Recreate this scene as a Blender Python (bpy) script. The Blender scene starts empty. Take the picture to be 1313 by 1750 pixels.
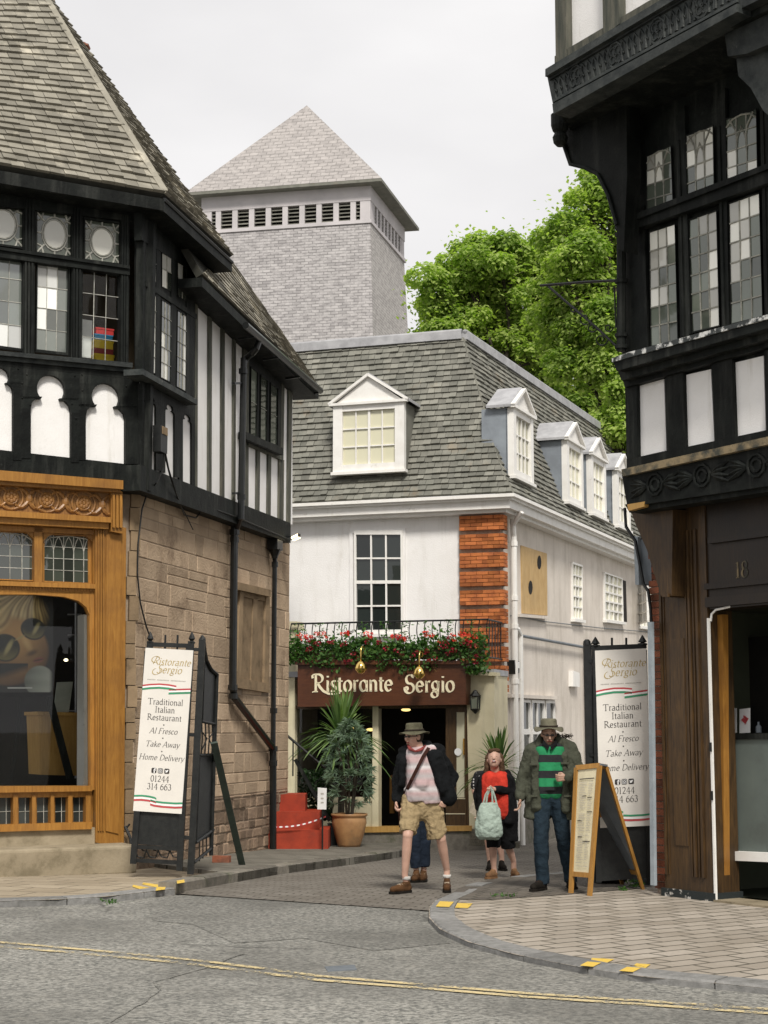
import bpy, bmesh, math, random
from mathutils import Vector, Matrix
random.seed(7)
C = bpy.context.scene.collection
SC = bpy.context.scene
V = Vector
rad = math.radians
# ------------------------------------------------------------------ camera
F_PX, PW, PH, HORIZ, CAMH = 2800.0, 1313.0, 1750.0, 1250.0, 1.7
PITCH = math.atan((HORIZ-PH/2)/F_PX)
cam_d = bpy.data.cameras.new("camera"); cam = bpy.data.objects.new("camera", cam_d); C.objects.link(cam)
cam.location = (0, 0, CAMH); cam.rotation_euler = (math.pi/2+PITCH, 0, 0)
cam_d.sensor_fit = 'VERTICAL'; cam_d.sensor_height = 32.0; cam_d.lens = F_PX/PH*32.0
cam_d.clip_end = 5000; cam_d.clip_start = 0.05
SC.camera = cam
# ------------------------------------------------------------------ sky, sun, exposure
SUN_EL, SUN_AZ = 48, 170      # azimuth clockwise from +Y
world = bpy.data.worlds.new("World"); SC.world = world; world.use_nodes = True
nt = world.node_tree; nt.nodes.clear()
wo = nt.nodes.new('ShaderNodeOutputWorld'); bg = nt.nodes.new('ShaderNodeBackground')
sky = nt.nodes.new('ShaderNodeTexSky'); sky.sky_type = 'NISHITA'; sky.sun_disc = False
sky.sun_elevation = rad(SUN_EL); sky.sun_rotation = rad(SUN_AZ); sky.dust_density = 3
tc = nt.nodes.new('ShaderNodeTexCoord'); nz = nt.nodes.new('ShaderNodeTexNoise'); nz.inputs['Scale'].default_value = 3.6
nz.inputs['Detail'].default_value = 5; nz.inputs['Roughness'].default_value = .45
mp = nt.nodes.new('ShaderNodeMapping'); mp.inputs['Scale'].default_value = (1, 1, 2.6)
rp = nt.nodes.new('ShaderNodeValToRGB')
rp.color_ramp.elements[0].position = .3; rp.color_ramp.elements[0].color = (8.5, 8.36, 8.42, 1)
rp.color_ramp.elements[1].position = .7; rp.color_ramp.elements[1].color = (10.5, 10.33, 10.28, 1)
mx = nt.nodes.new('ShaderNodeMixRGB'); mx.inputs[0].default_value = .96
nt.links.new(tc.outputs['Generated'], mp.inputs[0]); nt.links.new(mp.outputs[0], nz.inputs['Vector']); nt.links.new(nz.outputs[0], rp.inputs[0])
nt.links.new(sky.outputs[0], mx.inputs[1]); nt.links.new(rp.outputs[0], mx.inputs[2])
nt.links.new(mx.outputs[0], bg.inputs[0]); bg.inputs[1].default_value = 0.085
nt.links.new(bg.outputs[0], wo.inputs[0])
sd = bpy.data.lights.new("sun", 'SUN'); sun = bpy.data.objects.new("sun", sd); C.objects.link(sun)
sd.energy = 3.3; sd.angle = rad(12); sd.color = (1, .955, .88)
az, el = rad(SUN_AZ), rad(SUN_EL)
sdir = V((math.sin(az)*math.cos(el), math.cos(az)*math.cos(el), math.sin(el)))
sun.rotation_euler = (-sdir).to_track_quat('-Z', 'Y').to_euler(); sun.location = (0, 0, 40)
SC.view_settings.view_transform = 'Standard'; SC.view_settings.look = 'None'
SC.view_settings.exposure = 0.17; SC.view_settings.gamma = 1.0
# ------------------------------------------------------------------ photo pixel -> ray -> plane
cp, sp = math.cos(PITCH), math.sin(PITCH)
def ray(px, py):
    a = (px-PW/2)/F_PX; b = (PH/2-py)/F_PX
    return V((a, cp-b*sp, sp+b*cp))
CAMP = V((0, 0, CAMH))
def at(px, py, Y):
    d = ray(px, py); return CAMP+d*(Y/d.y)
def gz(y):
    if y < 18: return 0.0
    return -.03*(min(y, 30)-18)
def gp(px, py, h=0.0):
    d = ray(px, py); y = 20.0
    for _ in range(40):
        z = gz(y)+h; t = (z-CAMH)/d.z; y = .5*y+.5*d.y*t
    p = CAMP+d*(y/d.y); p.z = gz(p.y)+h; return p
class Plane:
    """vertical plane through a ground point, e runs to the right in the photo, n faces the street"""
    def __init__(s, px, Y, vp=None, e=None):
        p = at(px, HORIZ, Y); s.o = V((p.x, p.y, 0))
        if e is None:
            k = (vp-PW/2)/F_PX; e = V((k, 1, 0)) if vp > px else V((-k, -1, 0))
        s.e = e.normalized(); s.n = V((s.e.y, -s.e.x, 0))
    def pt(s, px, py, off=0.0):
        d = ray(px, py); o = s.o+s.n*off
        t = (o-CAMP).dot(s.n)/d.dot(s.n); return CAMP+d*t
    def uz(s, u, z, off=0.0):
        p = s.o+s.e*u+s.n*off; return V((p.x, p.y, z))
    def u(s, p): return (V((p.x, p.y, 0))-s.o).dot(s.e)
# ------------------------------------------------------------------ mesh builder
ORG = {}
class MB:
    def __init__(s): s.v = []; s.f = []; s.r = []; s.m = []; s.mi = 0; s.rv = None; s.sm = []; s.smooth = False
    def rnd(s): return random.random() if s.rv is None else s.rv
    def add(s, vs, fs, r=None):
        b = len(s.v); s.v += [V(p) for p in vs]
        if r is None: r = s.rnd()
        for f in fs: s.f.append([b+i for i in f]); s.r.append(r); s.m.append(s.mi); s.sm.append(s.smooth)
    def quad(s, a, b, c, d, r=None): s.add([a, b, c, d], [(0, 1, 2, 3)], r)
    def prism(s, pts, vec, r=None):
        n = len(pts); q = [V(p)+V(vec) for p in pts]
        fs = [tuple(range(n)), tuple(range(2*n-1, n-1, -1))]
        for i in range(n): j = (i+1) % n; fs.append((i, i+n, j+n, j))
        s.add(list(pts)+q, fs, r)
    def box(s, o, ex, ey, ez, r=None):      # corner + 3 edge vectors
        o, ex, ey, ez = V(o), V(ex), V(ey), V(ez)
        s.prism([o, o+ex, o+ex+ey, o+ey], ez, r)
    def cbox(s, c, sx, sy, sz, rz=0, r=None):
        m = Matrix.Rotation(rz, 3, 'Z'); ex, ey, ez = m@V((sx, 0, 0)), m@V((0, sy, 0)), V((0, 0, sz))
        s.box(V(c)-ex/2-ey/2-ez/2, ex, ey, ez, r)
    def bar(s, a, b, w, t, up=(0, 0, 1), r=None):   # rectangular bar a->b
        a, b = V(a), V(b); d = (b-a); up = V(up)
        x = d.cross(up)
        if x.length < 1e-5: x = d.cross(V((1, 0, 0)))
        x = x.normalized()*w/2; y = x.cross(d).normalized()*t/2
        s.prism([a-x-y, a+x-y, a+x+y, a-x+y], d, r)
    def tube(s, pts, rr, n=8, r=None, closed=False):
        pts = [V(p) for p in pts]; k = len(pts)
        rs = rr if isinstance(rr, (list, tuple)) else [rr]*k
        vs = []; prev = None
        for i, p in enumerate(pts):
            t = (pts[min(i+1, k-1)]-pts[max(i-1, 0)])
            if t.length < 1e-9: t = V((0, 0, 1))
            t.normalize()
            if prev is None:
                a = t.cross(V((0, 0, 1)))
                if a.length < .1: a = t.cross(V((1, 0, 0)))
            else: a = prev-t*prev.dot(t)
            a.normalize(); prev = a; b = t.cross(a)
            for j in range(n):
                w = 2*math.pi*j/n; vs.append(p+(a*math.cos(w)+b*math.sin(w))*rs[i])
        fs = [tuple(range(n-1, -1, -1)), tuple(range((k-1)*n, k*n))]
        for i in range(k-1):
            for j in range(n):
                q = (j+1) % n; fs.append((i*n+j, i*n+q, (i+1)*n+q, (i+1)*n+j))
        s.add(vs, fs, r)
    def lathe(s, base, prof, n=20, r=None, axis=(0, 0, 1)):
        base = V(base); ax = V(axis).normalized()
        a = ax.cross(V((0, 1, 0)));
        if a.length < .1: a = ax.cross(V((1, 0, 0)))
        a.normalize(); b = ax.cross(a); vs = []; k = len(prof)
        for (rr, z) in prof:
            for j in range(n):
                w = 2*math.pi*j/n; vs.append(base+ax*z+(a*math.cos(w)+b*math.sin(w))*max(rr, 1e-4))
        fs = [tuple(range(n-1, -1, -1)), tuple(range((k-1)*n, k*n))]
        for i in range(k-1):
            for j in range(n):
                q = (j+1) % n; fs.append((i*n+j, i*n+q, (i+1)*n+q, (i+1)*n+j))
        s.add(vs, fs, r)
    def ell(s, c, rx, ry, rz, m=None, n=12, k=8, r=None):
        vs = []; c = V(c)
        for i in range(k+1):
            ph = math.pi*i/k
            for j in range(n):
                w = 2*math.pi*j/n
                p = V((rx*math.sin(ph)*math.cos(w), ry*math.sin(ph)*math.sin(w), rz*math.cos(ph)))
                if i in (0, k): p += V((math.cos(w), math.sin(w), 0))*1e-4
                if m is not None: p = m@p
                vs.append(c+p)
        fs = [tuple(range(n)), tuple(range(k*n+n-1, k*n-1, -1))]
        for i in range(k):
            for j in range(n):
                q = (j+1) % n; fs.append((i*n+j, i*n+q, (i+1)*n+q, (i+1)*n+j))
        s.add(vs, fs, r)
    def cap(s, a, b, ra, rb, n=12, flat=False, sq=None, r=None):   # tapered capsule; sq squashes along y
        a, b = V(a), V(b); d = b-a; L = d.length; d = d/L
        pts = []; rs = []
        if not flat:
            for q in (0.02, .35, .7, .92): pts.append(a-d*ra*math.sqrt(1-q*q)); rs.append(ra*q)
        pts.append(a); rs.append(ra)
        pts.append((a+b)/2); rs.append((ra+rb)/2)
        pts.append(b); rs.append(rb)
        if not flat:
            for q in (.92, .7, .35, .02): pts.append(b+d*rb*math.sqrt(1-q*q)); rs.append(rb*q)
        s.tube(pts, rs, n, r)
    def build(s, name, mats, parent=None, at_origin=False, smooth=None):
        if not isinstance(mats, (list, tuple)): mats = [mats]
        if not s.v: return None
        if parent is None:
            if at_origin: org = V((0, 0, 0))
            else:
                xs = [p.x for p in s.v]; ys = [p.y for p in s.v]; zs = [p.z for p in s.v]
                org = V(((min(xs)+max(xs))/2, (min(ys)+max(ys))/2, min(zs)))
        else: org = ORG[parent.name]
        me = bpy.data.meshes.new(name)
        me.from_pydata([tuple(p-org) for p in s.v], [], s.f)
        at_ = me.attributes.new("rnd", 'FLOAT', 'FACE'); at_.data.foreach_set('value', s.r)
        me.polygons.foreach_set('material_index', s.m)
        me.polygons.foreach_set('use_smooth', [bool(x) for x in s.sm] if smooth is None else [smooth]*len(s.f))
        for m in mats: me.materials.append(m)
        if len(s.f) < 60000:
            bm = bmesh.new(); bm.from_mesh(me)
            if getattr(s, 'norm', True): bmesh.ops.recalc_face_normals(bm, faces=bm.faces)
            bm.to_mesh(me); bm.free()
        me.update()
        o = bpy.data.objects.new(name, me); C.objects.link(o)
        if parent is None: o.location = org
        else: o.parent = parent
        ORG[o.name] = org
        return o
def thing(name, loc, label, cat, group=None, kind=None):
    o = bpy.data.objects.new(name, None); C.objects.link(o); o.location = loc; o.empty_display_size = .2
    ORG[o.name] = V(loc); tag(o, label, cat, group, kind); return o
def tag(o, label=None, cat=None, group=None, kind=None):
    if label: o['label'] = label
    if cat: o['category'] = cat
    if group: o['group'] = group
    if kind: o['kind'] = kind
    return o
def copy_tree(o, parent=None):
    c = o.copy(); C.objects.link(c); c.parent = parent
    ORG[c.name] = ORG[o.name]
    for ch in [x for x in C.objects if x.parent == o]: copy_tree(ch, c)
    return c
def shear_ell(*a): pass
def lerp(a, b, t): return a+(b-a)*t
def bil(q, s, t):   # q: TL TR BR BL
    return lerp(lerp(q[0], q[1], s), lerp(q[3], q[2], s), t)
# ------------------------------------------------------------------ materials
M = {}
def N(nt, typ, **kw):
    n = nt.nodes.new(typ)
    for k, v in kw.items():
        if hasattr(n, k): setattr(n, k, v)
    return n
def newmat(name):
    m = bpy.data.materials.new(name); m.use_nodes = True; nt = m.node_tree
    b = nt.nodes['Principled BSDF']; M[name] = m; return m, nt, b
def mixrgb(nt, fac, a, b, mode='MIX'):
    n = nt.nodes.new('ShaderNodeMixRGB'); n.blend_type = mode
    for i, x in ((0, fac), (1, a), (2, b)):
        if isinstance(x, (int, float)): n.inputs[i].default_value = x
        elif isinstance(x, tuple): n.inputs[i].default_value = (*x[:3], 1)
        else: nt.links.new(x, n.inputs[i])
    return n.outputs[0]
def noise(nt, scale, detail=4, rough=.6, coord='Object', sc=None, dist=0):
    t = nt.nodes.new('ShaderNodeTexCoord'); n = nt.nodes.new('ShaderNodeTexNoise')
    n.inputs['Scale'].default_value = scale; n.inputs['Detail'].default_value = detail; n.inputs['Roughness'].default_value = rough
    n.inputs['Distortion'].default_value = dist
    src = t.outputs[coord]
    if sc:
        mpn = nt.nodes.new('ShaderNodeMapping'); mpn.inputs['Scale'].default_value = sc
        nt.links.new(src, mpn.inputs[0]); src = mpn.outputs[0]
    nt.links.new(src, n.inputs['Vector']); return n.outputs['Fac']
def ramp(nt, fac, stops):
    r = nt.nodes.new('ShaderNodeValToRGB'); e = r.color_ramp.elements
    while len(e) < len(stops): e.new(.5)
    for i, (p, c) in enumerate(stops):
        e[i].position = p; e[i].color = (*c, 1) if isinstance(c, tuple) else (c, c, c, 1)
    nt.links.new(fac, r.inputs[0]); return r.outputs[0]
def math_(nt, op, a, b=0.0, clamp=False):
    n = nt.nodes.new('ShaderNodeMath'); n.operation = op; n.use_clamp = clamp
    for i, x in ((0, a), (1, b)):
        if isinstance(x, (int, float)): n.inputs[i].default_value = x
        else: nt.links.new(x, n.inputs[i])
    return n.outputs[0]
def bump(nt, b, h, strength, dist=.02):
    n = nt.nodes.new('ShaderNodeBump'); n.inputs['Strength'].default_value = strength; n.inputs['Distance'].default_value = dist
    nt.links.new(h, n.inputs['Height']); nt.links.new(n.outputs[0], b.inputs['Normal']); return n
def attr(nt, nm='rnd'):
    a = nt.nodes.new('ShaderNodeAttribute'); a.attribute_name = nm; return a.outputs['Fac']
def simple(name, c1, c2=None, rough=.7, scale=6, detail=4, rnd=0, bs=0, bscale=None, spec=.3, metal=0, sc=None, contrast=(.35, .65), bd=.01, dirt=None, coat=0, streak=None):
    """two-tone noise colour, per-face variation from the rnd attribute, noise bump"""
    m, nt, b = newmat(name); c2 = c2 or tuple(x*.8 for x in c1)
    f = ramp(nt, noise(nt, scale, detail, sc=sc), [(contrast[0], 0.0), (contrast[1], 1.0)])
    col = mixrgb(nt, f, c1, c2)
    if dirt:      # (colour, scale, low, high)
        g = ramp(nt, noise(nt, dirt[1], 6, .7), [(dirt[2], 0.0), (dirt[3], 1.0)])
        col = mixrgb(nt, g, col, dirt[0])
    if streak:    # (colour, low, high, strength) rain streaks and peeled paint running down the surface
        g = ramp(nt, noise(nt, 5, 7, .7, sc=(1, 1, .12)), [(streak[1], 0.0), (streak[2], streak[3])])
        col = mixrgb(nt, g, col, streak[0])
    if rnd:
        a = attr(nt); k = math_(nt, 'MULTIPLY_ADD', a, rnd*2); k.node.inputs[2].default_value = 1-rnd
        n = nt.nodes.new('ShaderNodeVectorMath'); n.operation = 'SCALE'
        nt.links.new(col, n.inputs[0]); nt.links.new(k, n.inputs['Scale']); col = n.outputs[0]
    nt.links.new(col, b.inputs['Base Color'])
    b.inputs['Roughness'].default_value = rough; b.inputs['Specular IOR Level'].default_value = spec; b.inputs['Metallic'].default_value = metal
    if coat: b.inputs['Coat Weight'].default_value = coat; b.inputs['Coat Roughness'].default_value = .15
    if bs: bump(nt, b, noise(nt, bscale or scale*4, 5, sc=sc), bs, bd)
    return m
simple('black_wood', (.004, .005, .0045), (.010, .012, .0105), .6, 5, 6, .3, .5, 22, spec=.16, dirt=((.045, .047, .042), 9, .62, .9), streak=((.05, .052, .046), .5, .75, .8))
simple('black_weathered', (.014, .018, .018), (.045, .05, .047), .6, 7, 6, .3, .6, 30, spec=.3, dirt=((.2, .19, .17), 6, .66, .82))
simple('grey_timber', (.05, .055, .045), (.12, .115, .09), .8, 5, 6, .2, .8, 30, sc=(3, 3, .4))
simple('peeling_edge', (.04, .045, .045), (.62, .62, .6), .6, 9, 7, .1, .6, 40, contrast=(.5, .58))
simple('brown_edge', (.22, .17, .10), (.05, .05, .04), .8, 6, 6, .1, .8, 30, contrast=(.4, .6))
simple('black_iron', (.006, .007, .007), (.015, .016, .015), .45, 12, 4, .2, .2, 60, spec=.35)
simple('black_paint', (.006, .007, .007), (.011, .012, .012), .3, 8, 3, .2, .1, 40, spec=.5)
simple('plaster_white', (.85, .835, .82), (.80, .785, .765), .85, 3, 5, .04, .35, 60, spec=.2, dirt=((.55, .52, .46), 3.1, .64, .95), streak=((.5, .47, .40), .56, .8, .7))
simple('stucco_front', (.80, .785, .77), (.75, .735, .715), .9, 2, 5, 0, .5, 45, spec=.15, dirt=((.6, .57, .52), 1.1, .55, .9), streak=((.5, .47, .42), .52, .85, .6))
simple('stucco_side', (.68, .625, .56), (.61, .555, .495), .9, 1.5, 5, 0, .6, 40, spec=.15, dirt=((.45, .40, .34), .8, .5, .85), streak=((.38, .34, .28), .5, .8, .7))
simple('white_paint', (.80, .785, .75), (.74, .72, .68), .5, 5, 4, .03, .15, 50, spec=.3, dirt=((.42, .39, .33), 6, .63, .8), streak=((.5, .46, .38), .58, .8, .6))
simple('cream_paint', (.66, .60, .42), (.58, .52, .35), .75, 2.5, 4, 0, .3, 50, dirt=((.35, .31, .2), 2, .6, .95), streak=((.4, .36, .26), .52, .8, .6))
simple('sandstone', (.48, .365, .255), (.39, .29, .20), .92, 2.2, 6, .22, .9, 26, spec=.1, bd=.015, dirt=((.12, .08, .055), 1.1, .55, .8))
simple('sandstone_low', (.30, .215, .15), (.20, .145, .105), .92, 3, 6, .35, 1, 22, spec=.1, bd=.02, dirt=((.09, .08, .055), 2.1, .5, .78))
simple('mortar', (.36, .285, .21), (.24, .19, .145), .95, 5, 5, 0, .8, 30, spec=.05)
simple('dressed_stone', (.29, .21, .13), (.20, .145, .09), .9, 3, 6, .15, .6, 25, spec=.1, dirt=((.08, .065, .045), 3, .55, .8))
simple('step_stone', (.34, .285, .20), (.24, .20, .135), .9, 3, 6, .12, .6, 25, spec=.15, dirt=((.15, .125, .08), 3, .55, .8))
simple('brick_red', (.46, .155, .05), (.33, .105, .04), .85, 6, 5, .35, .7, 40, spec=.15, dirt=((.14, .06, .04), 3, .6, .85))
simple('brick_dark', (.26, .09, .05), (.13, .06, .04), .9, 5, 5, .35, .8, 40, spec=.1)
simple('brick_mortar', (.42, .35, .28), (.28, .22, .17), .95, 8, 5, 0, .8, 40)
simple('slate_green', (.21, .205, .175), (.15, .15, .128), .75, 3, 5, .26, .5, 30, spec=.25, dirt=((.20, .15, .095), 1.6, .58, .8))
simple('slate_brown', (.255, .238, .195), (.175, .163, .132), .8, 2.2, 6, .26, .7, 26, spec=.2, dirt=((.50, .46, .37), 1.3, .54, .74))
simple('slate_gap', (.03, .03, .024), (.05, .048, .04), .95, 6, 4)
simple('lead', (.42, .42, .43), (.30, .30, .31), .5, 4, 5, .05, .3, 20, spec=.4, dirt=((.2, .2, .19), 3, .6, .8))
simple('lead_blue', (.25, .28, .31), (.19, .21, .235), .5, 3, 5, .05, .2, 15, spec=.4, dirt=((.12, .12, .12), 2, .6, .85))
simple('came_lead', (.34, .33, .28), (.2, .2, .17), .5, 14, 3, .2, spec=.4)
simple('came_pale', (.48, .47, .42), (.3, .3, .26), .5, 14, 3, .2, spec=.4)
def wood(name, c1, c2, rough=.5, sc=(6, 6, .6), s=6, coat=.15, rnd=.12, dark=(.1, .05, .02)):
    m, nt, b = newmat(name)
    g = noise(nt, s, 8, .65, sc=sc, dist=.6); f = ramp(nt, g, [(.32, 0.0), (.68, 1.0)])
    col = mixrgb(nt, f, c1, c2)
    g2 = ramp(nt, noise(nt, 1.4, 5, .6), [(.5, 0.0), (.85, 1.0)]); col = mixrgb(nt, g2, col, dark)
    a = attr(nt); k = math_(nt, 'MULTIPLY_ADD', a, rnd*2); k.node.inputs[2].default_value = 1-rnd
    n = nt.nodes.new('ShaderNodeVectorMath'); n.operation = 'SCALE'; nt.links.new(col, n.inputs[0]); nt.links.new(k, n.inputs['Scale'])
    nt.links.new(n.outputs[0], b.inputs['Base Color']); b.inputs['Roughness'].default_value = rough
    b.inputs['Specular IOR Level'].default_value = .35; b.inputs['Coat Weight'].default_value = coat; b.inputs['Coat Roughness'].default_value = .25
    bump(nt, b, g, .35, .006); return m
wood('ochre_wood', (.385, .185, .036), (.25, .108, .018), dark=(.16, .07, .02))
wood('ochre_pale', (.50, .30, .09), (.38, .21, .055), .55, dark=(.28, .16, .05))
wood('carved_wood', (.34, .165, .045), (.17, .075, .02), .5, dark=(.09, .045, .018))
wood('brown_shaded', (.022, .013, .006), (.012, .007, .004), .5, dark=(.006, .004, .003))  # darker brown_wood: the shade under the jetty is put into the fascia colour
wood('brown_wood', (.095, .052, .018), (.032, .018, .008), .5, dark=(.02, .013, .008))
wood('plywood', (.52, .36, .17), (.40, .255, .10), .7, sc=(1.2, 1.2, .5), s=5, coat=0, dark=(.36, .25, .12))
wood('board_wood', (.42, .22, .055), (.30, .145, .03), .5, dark=(.2, .1, .03))
wood('sign_brown', (.095, .032, .012), (.065, .020, .008), .45, sc=(.8, .8, 4), coat=.3, rnd=.02, dark=(.05, .018, .008))
simple('letter_cream', (.80, .72, .52), (.74, .66, .46), .5, 10)
simple('brass', (.85, .60, .20), (.75, .5, .14), .18, 6, 3, metal=1, spec=.5)
simple('red_paint', (.36, .045, .018), (.25, .032, .014), .6, 5, 5, .06, .2, 30, dirt=((.18, .04, .025), 4, .58, .8))
simple('terracotta', (.42, .235, .10), (.30, .155, .065), .55, 4, 4, 0, .15, 20, spec=.35, dirt=((.12, .1, .06), 3, .5, .85), coat=.15)
simple('soil', (.05, .035, .022), (.02, .015, .01), .95, 30, 4, 0, 1, 60)
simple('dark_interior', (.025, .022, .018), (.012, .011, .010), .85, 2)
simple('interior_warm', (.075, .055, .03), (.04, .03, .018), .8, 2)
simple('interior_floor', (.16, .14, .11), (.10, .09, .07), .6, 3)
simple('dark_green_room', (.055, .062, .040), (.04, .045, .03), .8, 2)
simple('panel_green', (.125, .15, .135), (.10, .12, .11), .6, 2, dirt=((.08, .09, .08), 2, .55, .85))
simple('pale_metal', (.33, .37, .40), (.25, .285, .31), .5, 6, 4, 0, .2, 30, spec=.4, dirt=((.2, .2, .18), 5, .62, .8))
simple('grey_metal', (.16, .18, .20), (.11, .125, .14), .5, 4, spec=.4)
simple('banner_vinyl', (.72, .69, .635), (.67, .64, .59), .45, 3, 4, 0, spec=.3, dirt=((.6, .56, .5), 1.5, .6, .95))
simple('print_black', (.045, .04, .038), None, .5, 4)
simple('print_gold', (.46, .34, .12), (.38, .27, .08), .4, 10, spec=.5)
simple('print_red', (.52, .07, .075), None, .5, 4)
simple('print_green', (.05, .30, .15), None, .5, 4)
simple('print_white', (.85, .85, .84), (.8, .8, .79), .5, 4)
simple('print_grey', (.45, .42, .38), None, .5, 4)
simple('granite_kerb', (.25, .245, .235), (.17, .168, .16), .85, 14, 6, .22, .6, 50, spec=.2, dirt=((.09, .09, .075), 2.2, .55, .75))
simple('kerb_brown', (.20, .18, .15), (.13, .12, .10), .85, 10, 6, .25, .6, 40, spec=.2, dirt=((.06, .07, .035), 2.2, .55, .75))
simple('paper', (.78, .77, .76), None, .7, 4)
simple('green_wood', (.075, .10, .08), (.045, .06, .05), .7, 4, 6, .1, .5, 30, dirt=((.03, .03, .025), 3, .55, .8))
simple('terracotta_pot', (.30, .13, .075), (.2, .08, .05), .8, 6)
for nm, c in (('box_red', (.55, .04, .04)), ('box_blue', (.03, .22, .42)), ('box_yellow', (.75, .52, .03)), ('box_maroon', (.28, .03, .03))):
    simple(nm, c, tuple(x*.9 for x in c), .5, 4)
def glass_dark(name, base=(.015, .018, .017), ior=1.9, rough=.03, tint=None, curtain=0):
    m, nt, b = newmat(name)
    a = attr(nt)
    col = mixrgb(nt, a, base, tuple(x*2.6+.006 for x in base))
    nt.links.new(col, b.inputs['Base Color']); b.inputs['Roughness'].default_value = rough
    b.inputs['IOR'].default_value = ior
    bump(nt, b, noise(nt, 5, 2, .4), .12, .01)
    return m
glass_dark('glass_old', ior=2.6); glass_dark('glass_side', (.02, .024, .018), ior=2.0); glass_dark('glass_low', ior=1.55)
glass_dark('glass_sky_tone', (.38, .385, .37), ior=2.0, rough=.05); glass_dark('glass_mid', (.07, .078, .07), ior=2.2, rough=.05)  # blurred sky reflection is put into these base colours
glass_dark('glass_pale', (.36, .355, .32), ior=1.7, rough=.08)  # pale base colour paints reflected sky into leaded panes
glass_dark('glass_grey', (.055, .064, .05), ior=1.8, rough=.06)
glass_dark('glass_curtain', (.27, .26, .19), ior=1.6, rough=.12)
m, nt, b = newmat('shop_glass')
tr = N(nt, 'ShaderNodeBsdfTransparent'); tr.inputs[0].default_value = (.92, .95, .93, 1)
gl = N(nt, 'ShaderNodeBsdfGlossy'); gl.inputs['Roughness'].default_value = .01
fr = N(nt, 'ShaderNodeFresnel'); fr.inputs[0].default_value = 1.5
ms = N(nt, 'ShaderNodeMixShader'); nt.links.new(fr.outputs[0], ms.inputs[0]); nt.links.new(tr.outputs[0], ms.inputs[1]); nt.links.new(gl.outputs[0], ms.inputs[2])
nt.links.new(ms.outputs[0], nt.nodes['Material Output'].inputs[0])
def emis(name, col, st):
    m, nt, b = newmat(name); b.inputs['Base Color'].default_value = (*col, 1); b.inputs['Emission Color'].default_value = (*col, 1); b.inputs['Emission Strength'].default_value = st
emis('lamp_warm', (1, .72, .25), 1.5); emis('lamp_bright', (1, .85, .5), 4)
# asphalt: coarse aggregate, worn patches, cracks
m, nt, b = newmat('asphalt')
n1 = noise(nt, 26, 3, .7); n2 = noise(nt, .55, 5, .6); n3 = noise(nt, 90, 2, .5); n4 = noise(nt, 3.5, 5, .65)
vz = N(nt, 'ShaderNodeTexVoronoi'); vz.inputs['Scale'].default_value = 42; t = N(nt, 'ShaderNodeTexCoord'); nt.links.new(t.outputs['Object'], vz.inputs['Vector'])
c = mixrgb(nt, ramp(nt, n1, [(.40, 0.0), (.60, 1.0)]), (.10, .102, .094), (.36, .35, .315))
c = mixrgb(nt, ramp(nt, vz.outputs['Color'], [(.2, 0.0), (.95, .6)]), c, (.24, .23, .205))
c = mixrgb(nt, ramp(nt, n2, [(.4, 0.0), (.62, .55)]), c, (.105, .102, .092))
c = mixrgb(nt, ramp(nt, n4, [(.56, 0.0), (.72, .4)]), c, (.28, .265, .23))
vc = N(nt, 'ShaderNodeTexVoronoi'); vc.feature = 'DISTANCE_TO_EDGE'; vc.inputs['Scale'].default_value = .33
mpn = N(nt, 'ShaderNodeMapping'); nt.links.new(t.outputs['Object'], mpn.inputs[0]); mpn.inputs['Location'].default_value = (3.1, 1.2, 0)
nd = N(nt, 'ShaderNodeTexNoise'); nd.inputs['Scale'].default_value = 1.6; nd.inputs['Detail'].default_value = 8; nt.links.new(t.outputs['Object'], nd.inputs['Vector'])
vm = mixrgb(nt, .32, mpn.outputs[0], nd.outputs['Color'], 'ADD'); nt.links.new(vm, vc.inputs['Vector'])
crack = ramp(nt, vc.outputs['Distance'], [(0.0, 1.0), (.012, 0.0)])
crack = math_(nt, 'MULTIPLY', crack, ramp(nt, noise(nt, .5, 3), [(.60, 0.0), (.64, .6)]))
c = mixrgb(nt, crack, c, (.03, .03, .027)); nt.links.new(c, b.inputs['Base Color'])
b.inputs['Roughness'].default_value = .9; b.inputs['Specular IOR Level'].default_value = .2
h = mixrgb(nt, .5, n1, vz.outputs['Distance'], 'ADD'); bump(nt, b, h, .9, .012)
m2 = m.copy(); m2.name = 'asphalt_patch'; M['asphalt_patch'] = m2
for nn_ in m2.node_tree.nodes:
    if nn_.type == 'BSDF_PRINCIPLED': nn_.inputs['Roughness'].default_value = .82
    if nn_.type == 'MIX_RGB' and nn_.blend_type == 'MIX':
        for k_ in (1, 2):
            cc_ = nn_.inputs[k_].default_value; nn_.inputs[k_].default_value = (cc_[0]*.86, cc_[1]*.86, cc_[2]*.86, 1)
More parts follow.
